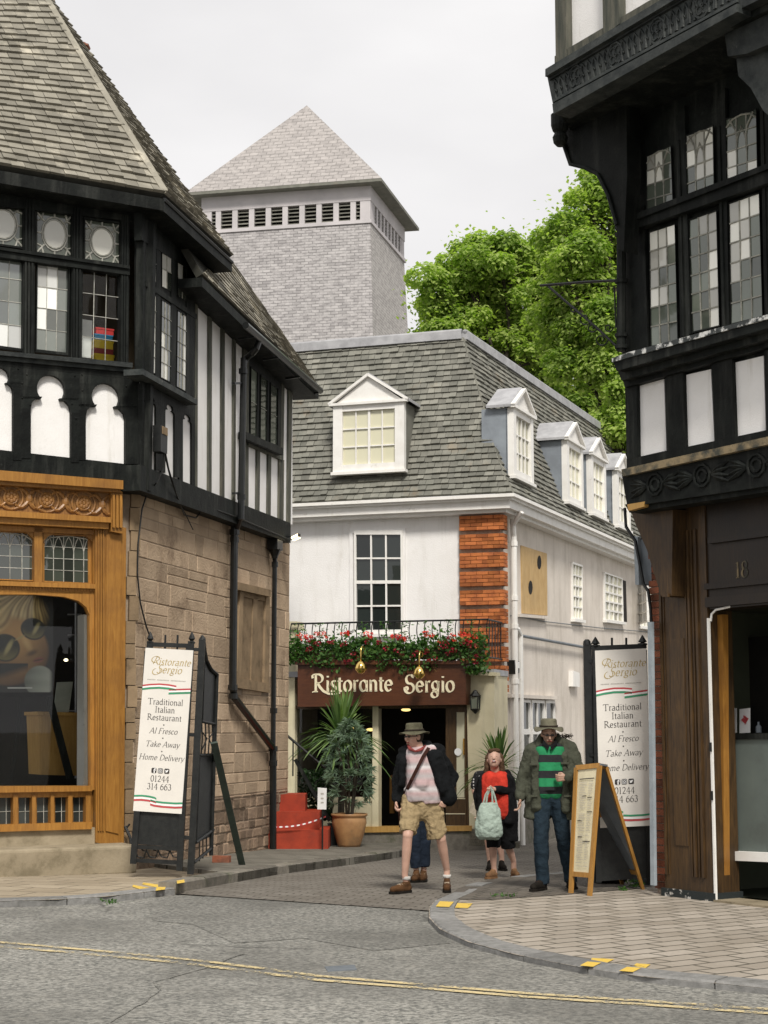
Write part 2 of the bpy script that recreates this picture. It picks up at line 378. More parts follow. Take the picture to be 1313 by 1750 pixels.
# paving flags / setts: brick texture in a rotated frame
def paving(name, c1, c2, cm, w, hgt, rot, mort=.012, off=.5, bs=.8, stain=(.1, .09, .07), gap_dirt=None):
    m, nt, b = newmat(name); t = N(nt, 'ShaderNodeTexCoord'); mpn = N(nt, 'ShaderNodeMapping'); mpn.inputs['Rotation'].default_value = (0, 0, rot)
    nd = N(nt, 'ShaderNodeTexNoise'); nd.inputs['Scale'].default_value = 2.2; nd.inputs['Detail'].default_value = 3; nt.links.new(t.outputs['Object'], nd.inputs['Vector'])
    vv = mixrgb(nt, .075, t.outputs['Object'], nd.outputs['Color'], 'ADD'); nt.links.new(vv, mpn.inputs[0])
    br = N(nt, 'ShaderNodeTexBrick'); nt.links.new(mpn.outputs[0], br.inputs['Vector'])
    br.inputs['Scale'].default_value = 1; br.inputs['Brick Width'].default_value = w; br.inputs['Row Height'].default_value = hgt
    br.inputs['Mortar Size'].default_value = mort; br.inputs['Mortar Smooth'].default_value = .3; br.offset = off
    br.inputs['Color1'].default_value = (*c1, 1); br.inputs['Color2'].default_value = (*c2, 1); br.inputs['Mortar'].default_value = (*cm, 1); br.inputs['Bias'].default_value = 0
    g = ramp(nt, noise(nt, 1.3, 6, .7), [(.45, 0.0), (.75, .6)]); c = mixrgb(nt, g, br.outputs['Color'], stain)
    g = ramp(nt, noise(nt, 30, 4, .7), [(.35, 0.0), (.7, .35)]); c = mixrgb(nt, g, c, tuple(x*.5 for x in c1))
    nt.links.new(c, b.inputs['Base Color']); b.inputs['Roughness'].default_value = .88; b.inputs['Specular IOR Level'].default_value = .2
    hh = math_(nt, 'SUBTRACT', math_(nt, 'MULTIPLY', noise(nt, 18, 5, .7), .25), br.outputs['Fac']); bump(nt, b, hh, bs, .015)
    return m
paving('flags_beige', (.40, .335, .245), (.31, .255, .18), (.10, .085, .06), .62, .42, .35, .012, stain=(.22, .18, .125))
paving('flags_grey', (.20, .185, .155), (.15, .14, .115), (.05, .048, .035), .5, .32, .5, .014, stain=(.09, .085, .07))
paving('pavers_right', (.43, .38, .32), (.30, .262, .215), (.075, .07, .052), .38, .21, -.62, .015, stain=(.20, .165, .12))
paving('pavers_dark', (.16, .14, .115), (.115, .10, .085), (.035, .033, .027), .22, .13, -.5, .012, stain=(.07, .065, .055))
paving('setts', (.22, .20, .172), (.165, .148, .125), (.075, .068, .056), .22, .115, .25, .010, stain=(.09, .075, .06))
# worn road paint: breaks up to bare asphalt
m, nt, b = newmat('yellow_paint')
nt.links.new(mixrgb(nt, noise(nt, 12, 5), (.66, .53, .27), (.46, .38, .22)), b.inputs['Base Color']); b.inputs['Roughness'].default_value = .8
g = ramp(nt, math_(nt, 'ADD', math_(nt, 'MULTIPLY', noise(nt, 2.2, 8, .75), .62), math_(nt, 'MULTIPLY', noise(nt, 34, 3, .7), .38)), [(.485, 1.0), (.545, 0.0)]); nt.links.new(g, b.inputs['Alpha'])
m, nt, b = newmat('yellow_paint_fresh')
nt.links.new(mixrgb(nt, noise(nt, 12, 5), (.75, .50, .06), (.55, .38, .08)), b.inputs['Base Color']); b.inputs['Roughness'].default_value = .8
g = ramp(nt, noise(nt, 9, 8, .75), [(.58, 1.0), (.66, 0.0)]); nt.links.new(g, b.inputs['Alpha'])
# shingle-clad tower
def shingle(name, w, hgt, c1, c2, cm, axis):
    m, nt, b = newmat(name); t = N(nt, 'ShaderNodeTexCoord')
    sx = N(nt, 'ShaderNodeSeparateXYZ'); nt.links.new(t.outputs['Object'], sx.inputs[0]); cx = N(nt, 'ShaderNodeCombineXYZ')
    u = math_(nt, 'ADD', math_(nt, 'MULTIPLY', sx.outputs[0], axis[0]), math_(nt, 'MULTIPLY', sx.outputs[1], axis[1]))
    nt.links.new(u, cx.inputs[0]); nt.links.new(sx.outputs[2], cx.inputs[1])
    br = N(nt, 'ShaderNodeTexBrick'); nt.links.new(cx.outputs[0], br.inputs['Vector']); br.inputs['Scale'].default_value = 1
    br.inputs['Brick Width'].default_value = w; br.inputs['Row Height'].default_value = hgt; br.inputs['Mortar Size'].default_value = .018; br.inputs['Mortar Smooth'].default_value = .2
    br.inputs['Color1'].default_value = (*c1, 1); br.inputs['Color2'].default_value = (*c2, 1); br.inputs['Mortar'].default_value = (*cm, 1)
    g = ramp(nt, noise(nt, .35, 6, .7), [(.4, 0.0), (.75, .5)]); c = mixrgb(nt, g, br.outputs['Color'], tuple(x*.72 for x in c1))
    g = ramp(nt, noise(nt, 2.5, 4, .7, sc=(1, 1, 2.5)), [(.45, 0.0), (.6, .5)]); c = mixrgb(nt, g, c, tuple(min(1, x*1.25) for x in c1))
    nt.links.new(c, b.inputs['Base Color']); b.inputs['Roughness'].default_value = .75; b.inputs['Specular IOR Level'].default_value = .25
    bump(nt, b, math_(nt, 'MULTIPLY', br.outputs['Fac'], -1.0), .6, .04)
    return m
# leaves
def leafmat(name, c1, c2, tr_=.35, rough=.5):
    m, nt, b = newmat(name); a = attr(nt); col = mixrgb(nt, ramp(nt, a, [(0.0, 0.0), (1.0, 1.0)]), c1, c2)
    nt.links.new(col, b.inputs['Base Color']); b.inputs['Roughness'].default_value = rough; b.inputs['Specular IOR Level'].default_value = .3
    tl = N(nt, 'ShaderNodeBsdfTranslucent'); nt.links.new(mixrgb(nt, 1.0, col, (1.0, 1.25, .45), 'MULTIPLY'), tl.inputs[0])
    ms = N(nt, 'ShaderNodeMixShader'); ms.inputs[0].default_value = tr_
    nt.links.new(b.outputs[0], ms.inputs[1]); nt.links.new(tl.outputs[0], ms.inputs[2]); nt.links.new(ms.outputs[0], nt.nodes['Material Output'].inputs[0]); return m
leafmat('leaf_tree', (.18, .28, .055), (.54, .62, .19), .55); leafmat('leaf_box', (.03, .085, .02), (.10, .20, .045), .3)
leafmat('leaf_palm', (.06, .12, .035), (.20, .30, .10), .25, .4); leafmat('leaf_blue', (.07, .12, .08), (.22, .30, .20), .2, .5)
leafmat('leaf_dark', (.012, .03, .010), (.03, .07, .02), .2)
simple('bark', (.06, .05, .035), (.03, .025, .018), .9, 8, 5, .2, .8, 20)
simple('flower_red', (.62, .03, .02), (.7, .06, .03), .6, 8, rnd=.2); simple('flower_dark', (.22, .008, .02), (.3, .01, .03), .6, 8, rnd=.3)
def corner(P1, a, P2, b):
    n1, n2 = P1.n, P2.n; d1 = P1.o.dot(n1)+a; d2 = P2.o.dot(n2)+b
    det = n1.x*n2.y-n1.y*n2.x
    return V(((d1*n2.y-n1.y*d2)/det, (n1.x*d2-d1*n2.x)/det, 0))
def slates(mb, A, B, Cc, D, rows, w, thick=.018, lap=1.35, jit=.012, wj=.35):
    A, B, Cc, D = V(A), V(B), V(Cc), V(D)
    e = (B-A).normalized(); nn = e.cross((D-A)).normalized()
    if nn.z < -.05 or (abs(nn.z) <= .05 and nn.dot(CAMP-A) < 0): nn = -nn
    L = lambda t: lerp(A, D, t); R = lambda t: lerp(B, Cc, t)
    sL = lambda t: (L(t)-A).dot(e); sR = lambda t: (R(t)-L(t)).dot(e)+sL(t)
    perp = (D-A)-e*(D-A).dot(e)
    P = lambda s, t: A+e*s+perp*t+e*0
    # follow the real quad when it is not perfectly planar
    def P(s, t):
        l, r = sL(t), sR(t); k = 0 if abs(r-l) < 1e-6 else (s-l)/(r-l); return lerp(L(t), R(t), k)
    for i in range(rows):
        t0 = i/rows; t1 = min(1.0, (i+lap)/rows)
        lo = min(sL(t0), sL(t1)); hi = max(sR(t0), sR(t1))
        s = math.floor(lo/w)*w-w*(.5 if i % 2 else 0)-random.random()*w*.2
        while s < hi:
            ww = w*(1+wj*(random.random()-.5)); a, b = s, s+ww-.006; s += ww
            a0, b0 = max(a, sL(t0)), min(b, sR(t0)); a1, b1 = max(a, sL(t1)), min(b, sR(t1))
            if b0-a0 < .005 and b1-a1 < .005: continue
            if b1 < a1: a1 = b1 = max(min(a1, sR(t1)), sL(t1))
            if b0 < a0: a0 = b0 = max(min(a0, sR(t0)), sL(t0))
            dt = (random.random()-.5)*jit/max(perp.length, .1)
            h = thick*(1.3+random.random()*.9); h2 = thick*.25
            t0a = max(0, t0+dt)
            p = [P(a0, t0a)+nn*h, P(b0, t0a)+nn*(h+(random.random()-.5)*thick*.5), P(b1, t1)+nn*h2, P(a1, t1)+nn*h2, P(a0, t0a), P(b0, t0a), P(b1, t1), P(a1, t1)]
            mb.add(p, [(0, 1, 2, 3), (4, 5, 1, 0), (0, 3, 7, 4), (1, 5, 6, 2)])
def blocks(mb, pl, u0, u1, z0, z1, hr, wr, gap=.012, d0=0, d1=.02, holes=(), dj=.012, low=None):
    z = z0
    while z < z1-.02:
        h = random.uniform(*hr); 
        if z+h > z1-.04: h = z1-z
        u = u0
        while u < u1-.01:
            w = random.uniform(*wr)
            if u+w > u1-wr[0]*.5: w = u1-u
            segs = [(u, u+w, z, z+h)]
            if w > wr[0]*1.6 and h > hr[0]*1.7 and random.random() < .35:     # stack of two thin stones
                segs = [(u, u+w, z, z+h/2), (u, u+w, z+h/2, z+h)]
            for (a, b, c, d) in segs:
                ok = True
                for (ha, hb, hc, hd) in holes:
                    if a < hb and b > ha and c < hd and d > hc:
                        if a < ha and b > ha+.001 and ha-a > .06: b = ha
                        elif b > hb and b-hb > .06: a = hb
                        elif c < hc and hc-c > .04: d = hc
                        elif d > hd and d-hd > .04: c = hd
                        else: ok = False
                if not ok: continue
                g = gap/2; q = d1+random.uniform(-dj, dj); j = lambda: random.uniform(-1, 1)*gap*.25
                bv = min(.012, gap)
                p = [pl.uz(a+g+j(), c+g+j(), d0), pl.uz(b-g+j(), c+g+j(), d0), pl.uz(b-g+j(), d-g+j(), d0), pl.uz(a+g+j(), d-g+j(), d0)]
                f = [pl.uz(a+g+bv, c+g+bv, q), pl.uz(b-g-bv, c+g+bv, q), pl.uz(b-g-bv, d-g-bv, q), pl.uz(a+g+bv, d-g-bv, q)]
                mb.add(p+f, [(4, 5, 6, 7), (0, 1, 5, 4), (1, 2, 6, 5), (2, 3, 7, 6), (3, 0, 4, 7)])
            u += w
        z += h
def pp(mb, pl, pts, d1, d0, r=None):
    """polygon traced in the wall's plane, front face d1 in front of it, back face at d0"""
    mb.prism([pl.pt(x, y, d1) for x, y in pts], pl.n*(d0-d1), r)
def rect(x0, y0, x1, y1, dyr=0): return [(x0, y0), (x1, y0+dyr), (x1, y1+dyr), (x0, y1)]
def strip(pl, pts, w, d1, d0, mb, r=None):
    """moulding: runs along traced points, w px high"""
    for (a, b) in zip(pts[:-1], pts[1:]):
        pp(mb, pl, [a, b, (b[0], b[1]+w), (a[0], a[1]+w)], d1, d0, r)
def leaded(pl, q, off, nx, ny, parent, glass, came='came_lead', frame='black_wood', fw=.035, fd=.05, cw=.008, tilt=.006, name='window', pale=0, extra=None, gl_refl=None, frac=.25, arch=0, skew=None):
    """window of quarries: frame (part) > glass, leading"""
    Q = [pl.pt(x, y, off) for x, y in q]
    fr = MB(); n = pl.n
    c = sum(Q, V((0, 0, 0)))/4
    O = [p+(p-c).normalized()*fw*1.2 for p in Q]
    for i in range(4):
        j = (i+1) % 4; fr.prism([O[i], O[j], Q[j], Q[i]], n*fd)
    f = fr.build(name, M[frame], parent)
    g = MB(); gB = MB(); le = MB(); sa, sb, sc_ = random.uniform(-1, 1), random.uniform(-1, 1), random.uniform(.2, .8)
    for i in range(nx):
        for j in range(ny):
            p = [bil(Q, (i+a)/nx, (j+b)/ny) for a, b in ((0, 0), (1, 0), (1, 1), (0, 1))]
            w = (p[1]-p[0]).length; tx, ty = random.uniform(-tilt, tilt)*w, random.uniform(-tilt, tilt)*w
            p[0] += n*(tx+ty); p[1] += n*(-tx+ty); p[2] -= n*(tx+ty); p[3] -= n*(-tx+ty)
            hit = ((i+.5)/nx-.5)*sa+((j+.5)/ny-sc_)*sb+random.uniform(-.13, .13) > (.5-frac)*.5; (gB if gl_refl and hit else g).add(p, [(0, 1, 2, 3)])  # second, paler glass in a slanted patch: painted stand-in for a sky reflection
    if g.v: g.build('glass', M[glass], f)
    if gB.v: gB.build('glass', M[gl_refl], f)
    for i in range(1, nx): le.bar(bil(Q, i/nx, 0)+n*.004, bil(Q, i/nx, 1)+n*.004, cw, .01, up=n)
    for j in range(1, ny): le.bar(bil(Q, 0, j/ny)+n*.004, bil(Q, 1, j/ny)+n*.004, cw, .01, up=n)
    if extra:
        for pts in extra:
            le.tube([bil(Q, a, b)+n*.006 for a, b in pts], cw*.75, 5)
    if le.v: le.build('leading', M[came], f)
    return f
def arcp(cx, cy, rx, ry, a0, a1, n=10):
    return [(cx+rx*math.cos(rad(a0+(a1-a0)*i/n)), cy+ry*math.sin(rad(a0+(a1-a0)*i/n))) for i in range(n+1)]
# ------------------------------------------------------------------ pen-stroke lettering
def pen(path, w, kmin=.3, nib=25):
    """broad-nib ribbon polygon from a path in letter units"""
    L, R = [], []; k = len(path)
    for i, p in enumerate(path):
        a = path[max(i-1, 0)]; b = path[min(i+1, k-1)]; dx, dy = b[0]-a[0], b[1]-a[1]; l = math.hypot(dx, dy) or 1
        dx /= l; dy /= l; th = math.degrees(math.atan2(dy, dx)); ww = w*(kmin+(1-kmin)*abs(math.sin(rad(th-nib))))/2
        L.append((p[0]-dy*ww, p[1]+dx*ww)); R.append((p[0]+dy*ww, p[1]-dx*ww))
    return [(L[i], L[i+1], R[i+1], R[i]) for i in range(k-1)]
def A_(cx, cy, rx, ry, a0, a1, n=12): return arcp(cx, cy, rx, ry, a0, a1, n)
def se(x, y, w=.055): return ('h', [(x-w, y), (x+w, y)])
X = .44
GL = {
 'T': (.60, [[(.30, 0), (.30, .68)], ('t', [(.03, .67), (.57, .67)]), se(.30, .01, .1), ('t', [(.04, .67), (.03, .57)]), ('t', [(.56, .67), (.57, .57)])]),
 'I': (.30, [[(.15, 0), (.15, .68)], se(.15, .01, .1), se(.15, .67, .1)]),
 'R': (.62, [[(.14, 0), (.14, .68)], A_(.22, .51, .22, .17, 90, -90, 12), [(.14, .68), (.24, .68)], [(.14, .34), (.24, .34)], [(.27, .34), (.58, .01)], se(.14, .01, .09), se(.14, .67, .09), se(.6, .01, .04)]),
 'S': (.46, [A_(.24, .51, .15, .16, 35, 250, 14)+A_(.22, .18, .17, .17, 75, -145, 14)]),
 'A': (.62, [('t', [(.06, 0), (.31, .69)]), [(.31, .69), (.56, 0)], ('t', [(.15, .24), (.47, .24)]), se(.06, .01, .07), se(.56, .01, .08)]),
 'F': (.50, [[(.13, 0), (.13, .68)], ('t', [(.10, .67), (.48, .67)]), ('t', [(.13, .36), (.38, .36)]), se(.13, .01, .1), ('t', [(.48, .67), (.48, .56)])]),
 'H': (.68, [[(.13, 0), (.13, .68)], [(.55, 0), (.55, .68)], ('t', [(.13, .36), (.55, .36)]), se(.13, .01, .08), se(.13, .67, .08), se(.55, .01, .08), se(.55, .67, .08)]),
 'D': (.64, [[(.13, 0), (.13, .68)], A_(.2, .34, .37, .34, 90, -90, 16), ('t', [(.1, .67), (.22, .67)]), ('t', [(.1, .01), (.22, .01)])]),
 'i': (.22, [[(.11, 0), (.11, X)], [(.11, .58), (.11, .64)], se(.11, .01, .06), ('t', [(.05, X-.01), (.11, X)])]),
 'l': (.22, [[(.11, 0), (.11, .70)], se(.11, .01, .06), ('t', [(.05, .69), (.11, .70)])]),
 't': (.28, [[(.12, .56), (.12, .10)]+A_(.2, .09, .08, .08, 180, 290, 6), ('t', [(.03, .42), (.26, .42)])]),
 'r': (.31, [[(.11, 0), (.11, X)], A_(.22, .31, .11, .12, 170, 60, 8), se(.11, .01, .06), ('t', [(.05, X-.01), (.11, X)])]),
 'n': (.46, [[(.11, 0), (.11, X)], A_(.23, .29, .12, .14, 175, 0, 10)+[(.35, .2), (.35, 0)], se(.11, .01, .06), se(.35, .01, .06), ('t', [(.05, X-.01), (.11, X)])]),
 'm': (.70, [[(.11, 0), (.11, X)], A_(.22, .29, .11, .14, 175, 0, 10)+[(.33, .2), (.33, 0)], A_(.45, .29, .12, .14, 175, 0, 10)+[(.57, .2), (.57, 0)], se(.11, .01, .06), se(.33, .01, .06), se(.57, .01, .06)]),
 'u': (.46, [[(.11, X), (.11, .16)]+A_(.22, .14, .11, .13, 180, 350, 10), [(.34, X), (.34, 0)], ('t', [(.05, X), (.11, X)]), ('t', [(.28, X), (.34, X)]), se(.37, .01, .04)]),
 'a': (.41, [A_(.19, .33, .12, .11, 150, 0, 8)+[(.31, .2), (.31, .05), (.36, .01)], A_(.18, .12, .13, .11, 60, 330, 14)]),
 'o': (.44, [A_(.22, .22, .16, .215, 0, 360, 20)]),
 'e': (.40, [('t', [(.06, .24), (.34, .24)]), A_(.2, .22, .145, .215, 8, 320, 18)]),
 's': (.33, [A_(.17, .33, .09, .1, 35, 250, 10)+A_(.15, .11, .11, .11, 75, -145, 10)]),
 'c': (.37, [A_(.2, .22, .145, .215, 45, 318, 16)]),
 'k': (.44, [[(.11, 0), (.11, .70)], ('t', [(.36, X), (.12, .2)]), [(.19, .26), (.40, .0)], se(.11, .01, .06)]),
 'w': (.64, [[(.05, X), (.19, 0)], ('t', [(.19, 0), (.32, X)]), [(.32, X), (.46, 0)], ('t', [(.46, 0), (.59, X)]), se(.05, X, .05), se(.59, X, .05)]),
 'v': (.42, [[(.05, X), (.21, 0)], ('t', [(.21, 0), (.37, X)]), se(.05, X, .05), se(.37, X, .05)]),
 'y': (.42, [[(.05, X), (.21, 0)], ('t', [(.37, X), (.16, -.16), (.06, -.18)]), se(.05, X, .05), se(.37, X, .05)]),
 'd': (.46, [[(.34, 0), (.34, .70)], A_(.2, .22, .145, .215, 30, 330, 16), se(.37, .01, .04)]),
 'g': (.42, [A_(.19, .28, .12, .15, 0, 360, 16), A_(.2, -.07, .15, .1, 0, 360, 16), ('t', [(.12, .13), (.1, .07), (.2, .03)]), ('t', [(.28, .38), (.38, .42)])]),
 '0': (.42, [A_(.21, .33, .15, .33, 0, 360, 20)]), '1': (.34, [[(.17, 0), (.17, .66)], se(.17, .01, .09), ('t', [(.08, .60), (.17, .66)])]),
 '2': (.42, [A_(.2, .48, .14, .17, 160, -10, 10)+[(.3, .34), (.07, .03)], [(.06, .03), (.38, .03)]]),
 '3': (.42, [A_(.19, .50, .12, .15, 150, -80, 10), A_(.19, .19, .15, .18, 80, -150, 12)]),
 '4': (.44, [[(.3, 0), (.3, .66)], ('t', [(.3, .66), (.04, .2), (.4, .2)]), se(.3, .01, .07)]),
 '6': (.42, [A_(.21, .20, .15, .2, 0, 360, 18), [(.06, .2), (.09, .4), (.18, .56), (.33, .66)]]),
 '8': (.42, [A_(.21, .50, .12, .155, 0, 360, 16), A_(.21, .18, .15, .18, 0, 360, 16)]),
 '.': (.2, [[(.1, 0), (.1, .07)]]), ' ': (.24, []),
 'B': (.5, [[(.13, 0), (.13, .68)], A_(.2, .52, .18, .16, 90, -90, 10), A_(.2, .18, .24, .18, 90, -90, 10), se(.13, .01, .07), se(.13, .67, .07)]),
}
def letters(txt, w=.085, it=0, track=0.0, custom=None):
    """polygons (letter units) and advance width"""
    x = 0; polys = []
    for ch in txt:
        adv, st = (custom or {}).get(ch) or GL[ch]
        for s_ in st:
            ww = w; kk = .32
            if isinstance(s_, tuple): ww = w*.6 if s_[0] == 'h' else w*.62; kk = .55; s_ = s_[1]
            for q in pen(s_, ww, kk): polys.append([(p[0]+x+it*p[1], p[1]) for p in q])
        x += adv+track
    return polys, x
def text_on(mb, f3, txt, cx, y, size, w=.085, it=0, maxw=None, depth=None, track=0.0, custom=None, left=False):
    """f3(u, v) -> 3D point; text centred at cx, baseline y, cap height .68*size"""
    polys, adv = letters(txt, w, it, track, custom)
    sx = size if not maxw else maxw/adv
    for q in polys:
        pts = [f3((cx if left else cx-adv*sx/2)+p[0]*sx, y+p[1]*size) for p in q]
        if depth is None: mb.add(pts, [(0, 1, 2, 3)])
        else: mb.prism(pts, depth)
# ================================================================== corner shop in half timber and sandstone (left)
LF = Plane(228, 21.2, vp=5500); LS = Plane(228, 21.2, vp=1366)
UF, US = .22, .16
lb = thing('timber_framed_shop', (LF.o.x, LF.o.y, gz(LF.o.y)), 'half timbered corner shop with sandstone side wall, ochre shop window and brown slate roof', 'building')
# --- sandstone side wall
uE = LS.u(LS.pt(493, 1200)); zb = LS.pt(300, 850).z
w = MB(); w.box(LS.uz(0, -.6, -.25), LS.e*uE, LS.n*.25, V((0, 0, zb+.75))); wall = w.build('stone_wall', M['mortar'], lb)
hq = [LS.pt(408, 1000), LS.pt(462, 1010), LS.pt(462, 1180), LS.pt(405, 1172)]
h0, h1 = LS.u(hq[0])-.02, LS.u(hq[1]); hz0, hz1 = hq[3].z, hq[0].z
s = MB(); blocks(s, LS, 0.0, uE, .75, zb+.1, (.15, .31), (.26, .85), .009, 0, .008, dj=.004, holes=[(h0, h1, hz0, hz1)])
s.build('stone_courses', M['sandstone'], wall)
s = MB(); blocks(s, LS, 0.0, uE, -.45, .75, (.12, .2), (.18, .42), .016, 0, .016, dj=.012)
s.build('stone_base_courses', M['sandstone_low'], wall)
# quoin strip between shop front and side wall
s = MB(); z = -.1
while z < zb:
    h = random.uniform(.16, .34); a = corner(LF, .03, LS, .03)
    s.box(V((a.x, a.y, z+.006))-LF.e*random.uniform(.10, .16), LF.e*.13, -LF.n*.3, V((0, 0, h-.012))); z += h
s.build('corner_quoins', M['dressed_stone'], wall)
s = MB(); s.box(LF.uz(-.3, -.1, -.35), LF.e*.3, LF.n*.33, V((0, 0, zb+.1))); s.build('corner_pier', M['mortar'], wall)
# stone mullioned window in the side wall
fr = MB()
pp(fr, LS, [(409, 995), (463, 1008), (463, 1020), (409, 1008)], .10, 0)       # hood
pp(fr, LS, [(411, 1008), (417, 1010), (412, 1168), (405, 1168)], .045, -.1)
pp(fr, LS, [(455, 1018), (462, 1020), (460, 1180), (452, 1178)], .045, -.1)
pp(fr, LS, [(434, 1014), (441, 1016), (436, 1175), (429, 1173)], .03, -.1)
pp(fr, LS, [(416, 1010), (456, 1018), (456, 1028), (416, 1020)], .03, -.1)
pp(fr, LS, [(404, 1158), (461, 1168), (461, 1184), (404, 1175)], .07, -.1)
wf = fr.build('stone_window', M['dressed_stone'], lb)
g = MB(); pp(g, LS, [(411, 1015), (460, 1022), (458, 1172), (407, 1164)], .006, .001); g.build('infill', M['dressed_stone'], wf)
# --- jetty beam all round
bm_ = MB()
cz = [corner(LF, UF+.05, LS, US+.05)]
pp(bm_, LF, [(-60, 762), (243, 796), (243, 834), (-60, 805)], UF+.04, -.1)
pp(bm_, LS, [(240, 794), (340, 833), (497, 894), (497, 928), (345, 874), (240, 838)], US+.04, -.15)
pp(bm_, LF, [(-60, 805), (243, 832), (243, 842), (-60, 816)], UF-.06, -.1)
bm_.build('jetty_beam', M['black_wood'], lb)
# --- upper front: plaster, trefoil boards
pz = MB(); pp(pz, LF, [(-60, 610), (240, 640), (240, 800), (-60, 768)], UF-.02, UF-.12); pz.build('plaster_panel', M['plaster_white'], lb)
pz = MB(); pp(pz, LS, [(243, 640), (338, 690), (338, 835), (243, 796)], US-.02, US-.12)
pp(pz, LS, [(338, 460), (500, 600), (500, 897), (338, 835)], US-.02, US-.12); pz.build('plaster_panel', M['plaster_white'], lb)
def trefoil_board(mb, pl, x0, x1, ytop, ybot0, ybot1, xl, xr, at0, at1, off, sx=1.0, apex=None):
    """black board between x0..x1 with a cusped opening xl..xr; built as left and right halves"""
    cx = (xl+xr)/2; w = (xr-xl)/2; r = w*.70
    cy = apex+r; sl = lambda x: (x-cx)*SLOPE
    H = []
    for a in range(0, 9):                       # from apex down right side
        t = rad(90-a*16.5); H.append((r*math.cos(t), -r*math.sin(t)))
    H += [(r*.62, r*.58), (r*.70, r*.74), (r*.98, r*.70), (w*.93, r*1.05), (w, r*1.5)]
    H.append((w, None))
    R = [(cx+dx, (cy+dy+sl(cx+dx)) if dy is not None else None) for dx, dy in H]
    # quads strips from curve out to the board edge, avoiding concave polygons
    for side in (1, -1):
        xe = x1 if side > 0 else x0
        P = [(cx+side*dx, (cy+dy) if dy is not None else ybot0) for dx, dy in H]
        P = [(x, y+sl(x)) for x, y in P]
        top = ytop+sl(xe)
        P2 = [(cx, ytop)]+[(xe, p[1]) for p in P[1:]]
        P2[1] = (xe, P[1][1])
        # top cap
        pp(mb, pl, [(cx, ytop), (xe, ytop+sl(xe)), (xe, P[1][1]), P[1], P[0]] if side > 0 else [(cx, ytop), P[0], P[1], (xe, P[1][1]), (xe, ytop+sl(xe))], off, off-.07)
        for a, b in zip(P[1:-1], P[2:]):
            ya, yb = a[1], b[1]
            if abs(yb-ya) < .3: continue
            pp(mb, pl, [a, (xe, ya), (xe, yb), b], off, off-.07)
    return
tb = MB(); SLOPE = .10
for x0, x1, xl, xr, apx in ((-100, -30, -95, -45, 622), (-30, 37, -22, 23, 628), (37, 135, 53, 122, 641), (135, 243, 147, 215, 655)):
    trefoil_board(tb, LF, x0, x1, apx-18, 766+(xl+xr)/2*.03+18, 0, xl, xr, 0, 0, UF+.05, apex=apx)
pp(tb, LF, [(-60, 608), (228, 634), (228, 648), (-60, 618)], UF+.052, UF-.02)
tb.build('trefoil_boards', M['black_wood'], lb)
tb = MB(); SLOPE = .50
for x0, x1, xl, xr, apx, yb in ((244, 276, 249, 267, 676, 800), (276, 307, 283, 299, 692, 812), (307, 334, 313, 328, 709, 826)):
    trefoil_board(tb, LS, x0, x1, apx-14, yb, 0, xl, xr, 0, 0, US+.008, apex=apx)
pp(tb, LS, [(244, 645), (336, 692), (336, 716), (244, 664)], US+.01, US-.03)
tb.build('trefoil_boards', M['black_wood'], lb)
pg = MB()
for x, y in [(31, 630), (46, 640), (128, 642), (140, 640), (141, 667), (141, 690), (123, 690), (52, 692), (38, 680), (38, 655), (216, 660), (226, 690), (130, 715)]:
    pg.lathe(LF.pt(x, y, UF+.05), [(.012, 0), (.012, .008), (.004, .014)], 8, axis=LF.n)
pg.build('wooden_pegs', M['black_wood'], lb)
# --- upper front windows
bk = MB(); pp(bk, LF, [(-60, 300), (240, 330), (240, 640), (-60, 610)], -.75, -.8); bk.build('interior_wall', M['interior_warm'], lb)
fb = MB()
for x0, x1 in ((-50, -40), (41, 61), (124, 142), (207, 222)): 
    pp(fb, LF, [(x0, 330+x0*.13), (x1, 330+x1*.13), (x1-2, 603+x1*.11), (x0-2, 603+x0*.11)], UF+.02, UF-.10)
    for k in (.22, .5, .78):
        xx = x0+(x1-x0)*k; pp(fb, LF, [(xx-1.6, 330+xx*.13), (xx+1.6, 330+xx*.13), (xx-.4, 603+xx*.11), (xx-3.6, 603+xx*.11)], UF+.045, UF)
pp(fb, LF, [(-60, 416), (222, 457), (222, 470), (-60, 431)], UF+.06, UF-.1)
pp(fb, LF, [(-60, 413), (222, 454), (222, 459), (-60, 418)], UF+.09, UF-.1)
pp(fb, LF, [(-60, 320), (226, 352), (226, 378), (-60, 345)], UF+.03, UF-.1)
fb.build('window_mullions', M['black_wood'], lb)
sl = MB(); pp(sl, LF, [(-60, 594), (227, 620), (227, 628), (-60, 601)], UF+.14, UF-.1); pp(sl, LF, [(-60, 600), (225, 627), (225, 636), (-60, 610)], UF+.08, UF-.1)
sl.build('window_sill', M['black_weathered'], lb)
def oval(cx=.5, cy=.5, rx=.3, ry=.34, n=18): return [(cx+rx*math.cos(2*math.pi*i/n), cy+ry*math.sin(2*math.pi*i/n)) for i in range(n+1)]
orn = [oval(), oval(rx=.35, ry=.40)]+[[(.5+.35*a, .5), (.5+.5*a, .5)] for a in (1, -1)]+[[(.5, .5+.4*a), (.5, .5+.5*a)] for a in (1, -1)]+\
      [[(.5+a*.5, .5+b*.28), (.5+a*.36, .5+b*.32), (.5+a*.3, .5+b*.5)] for a in (1, -1) for b in (1, -1)]+[[(.5+a*.28, .5+b*.28), (.5+a*.5, .5+b*.5)] for a in (1, -1) for b in (1, -1)]
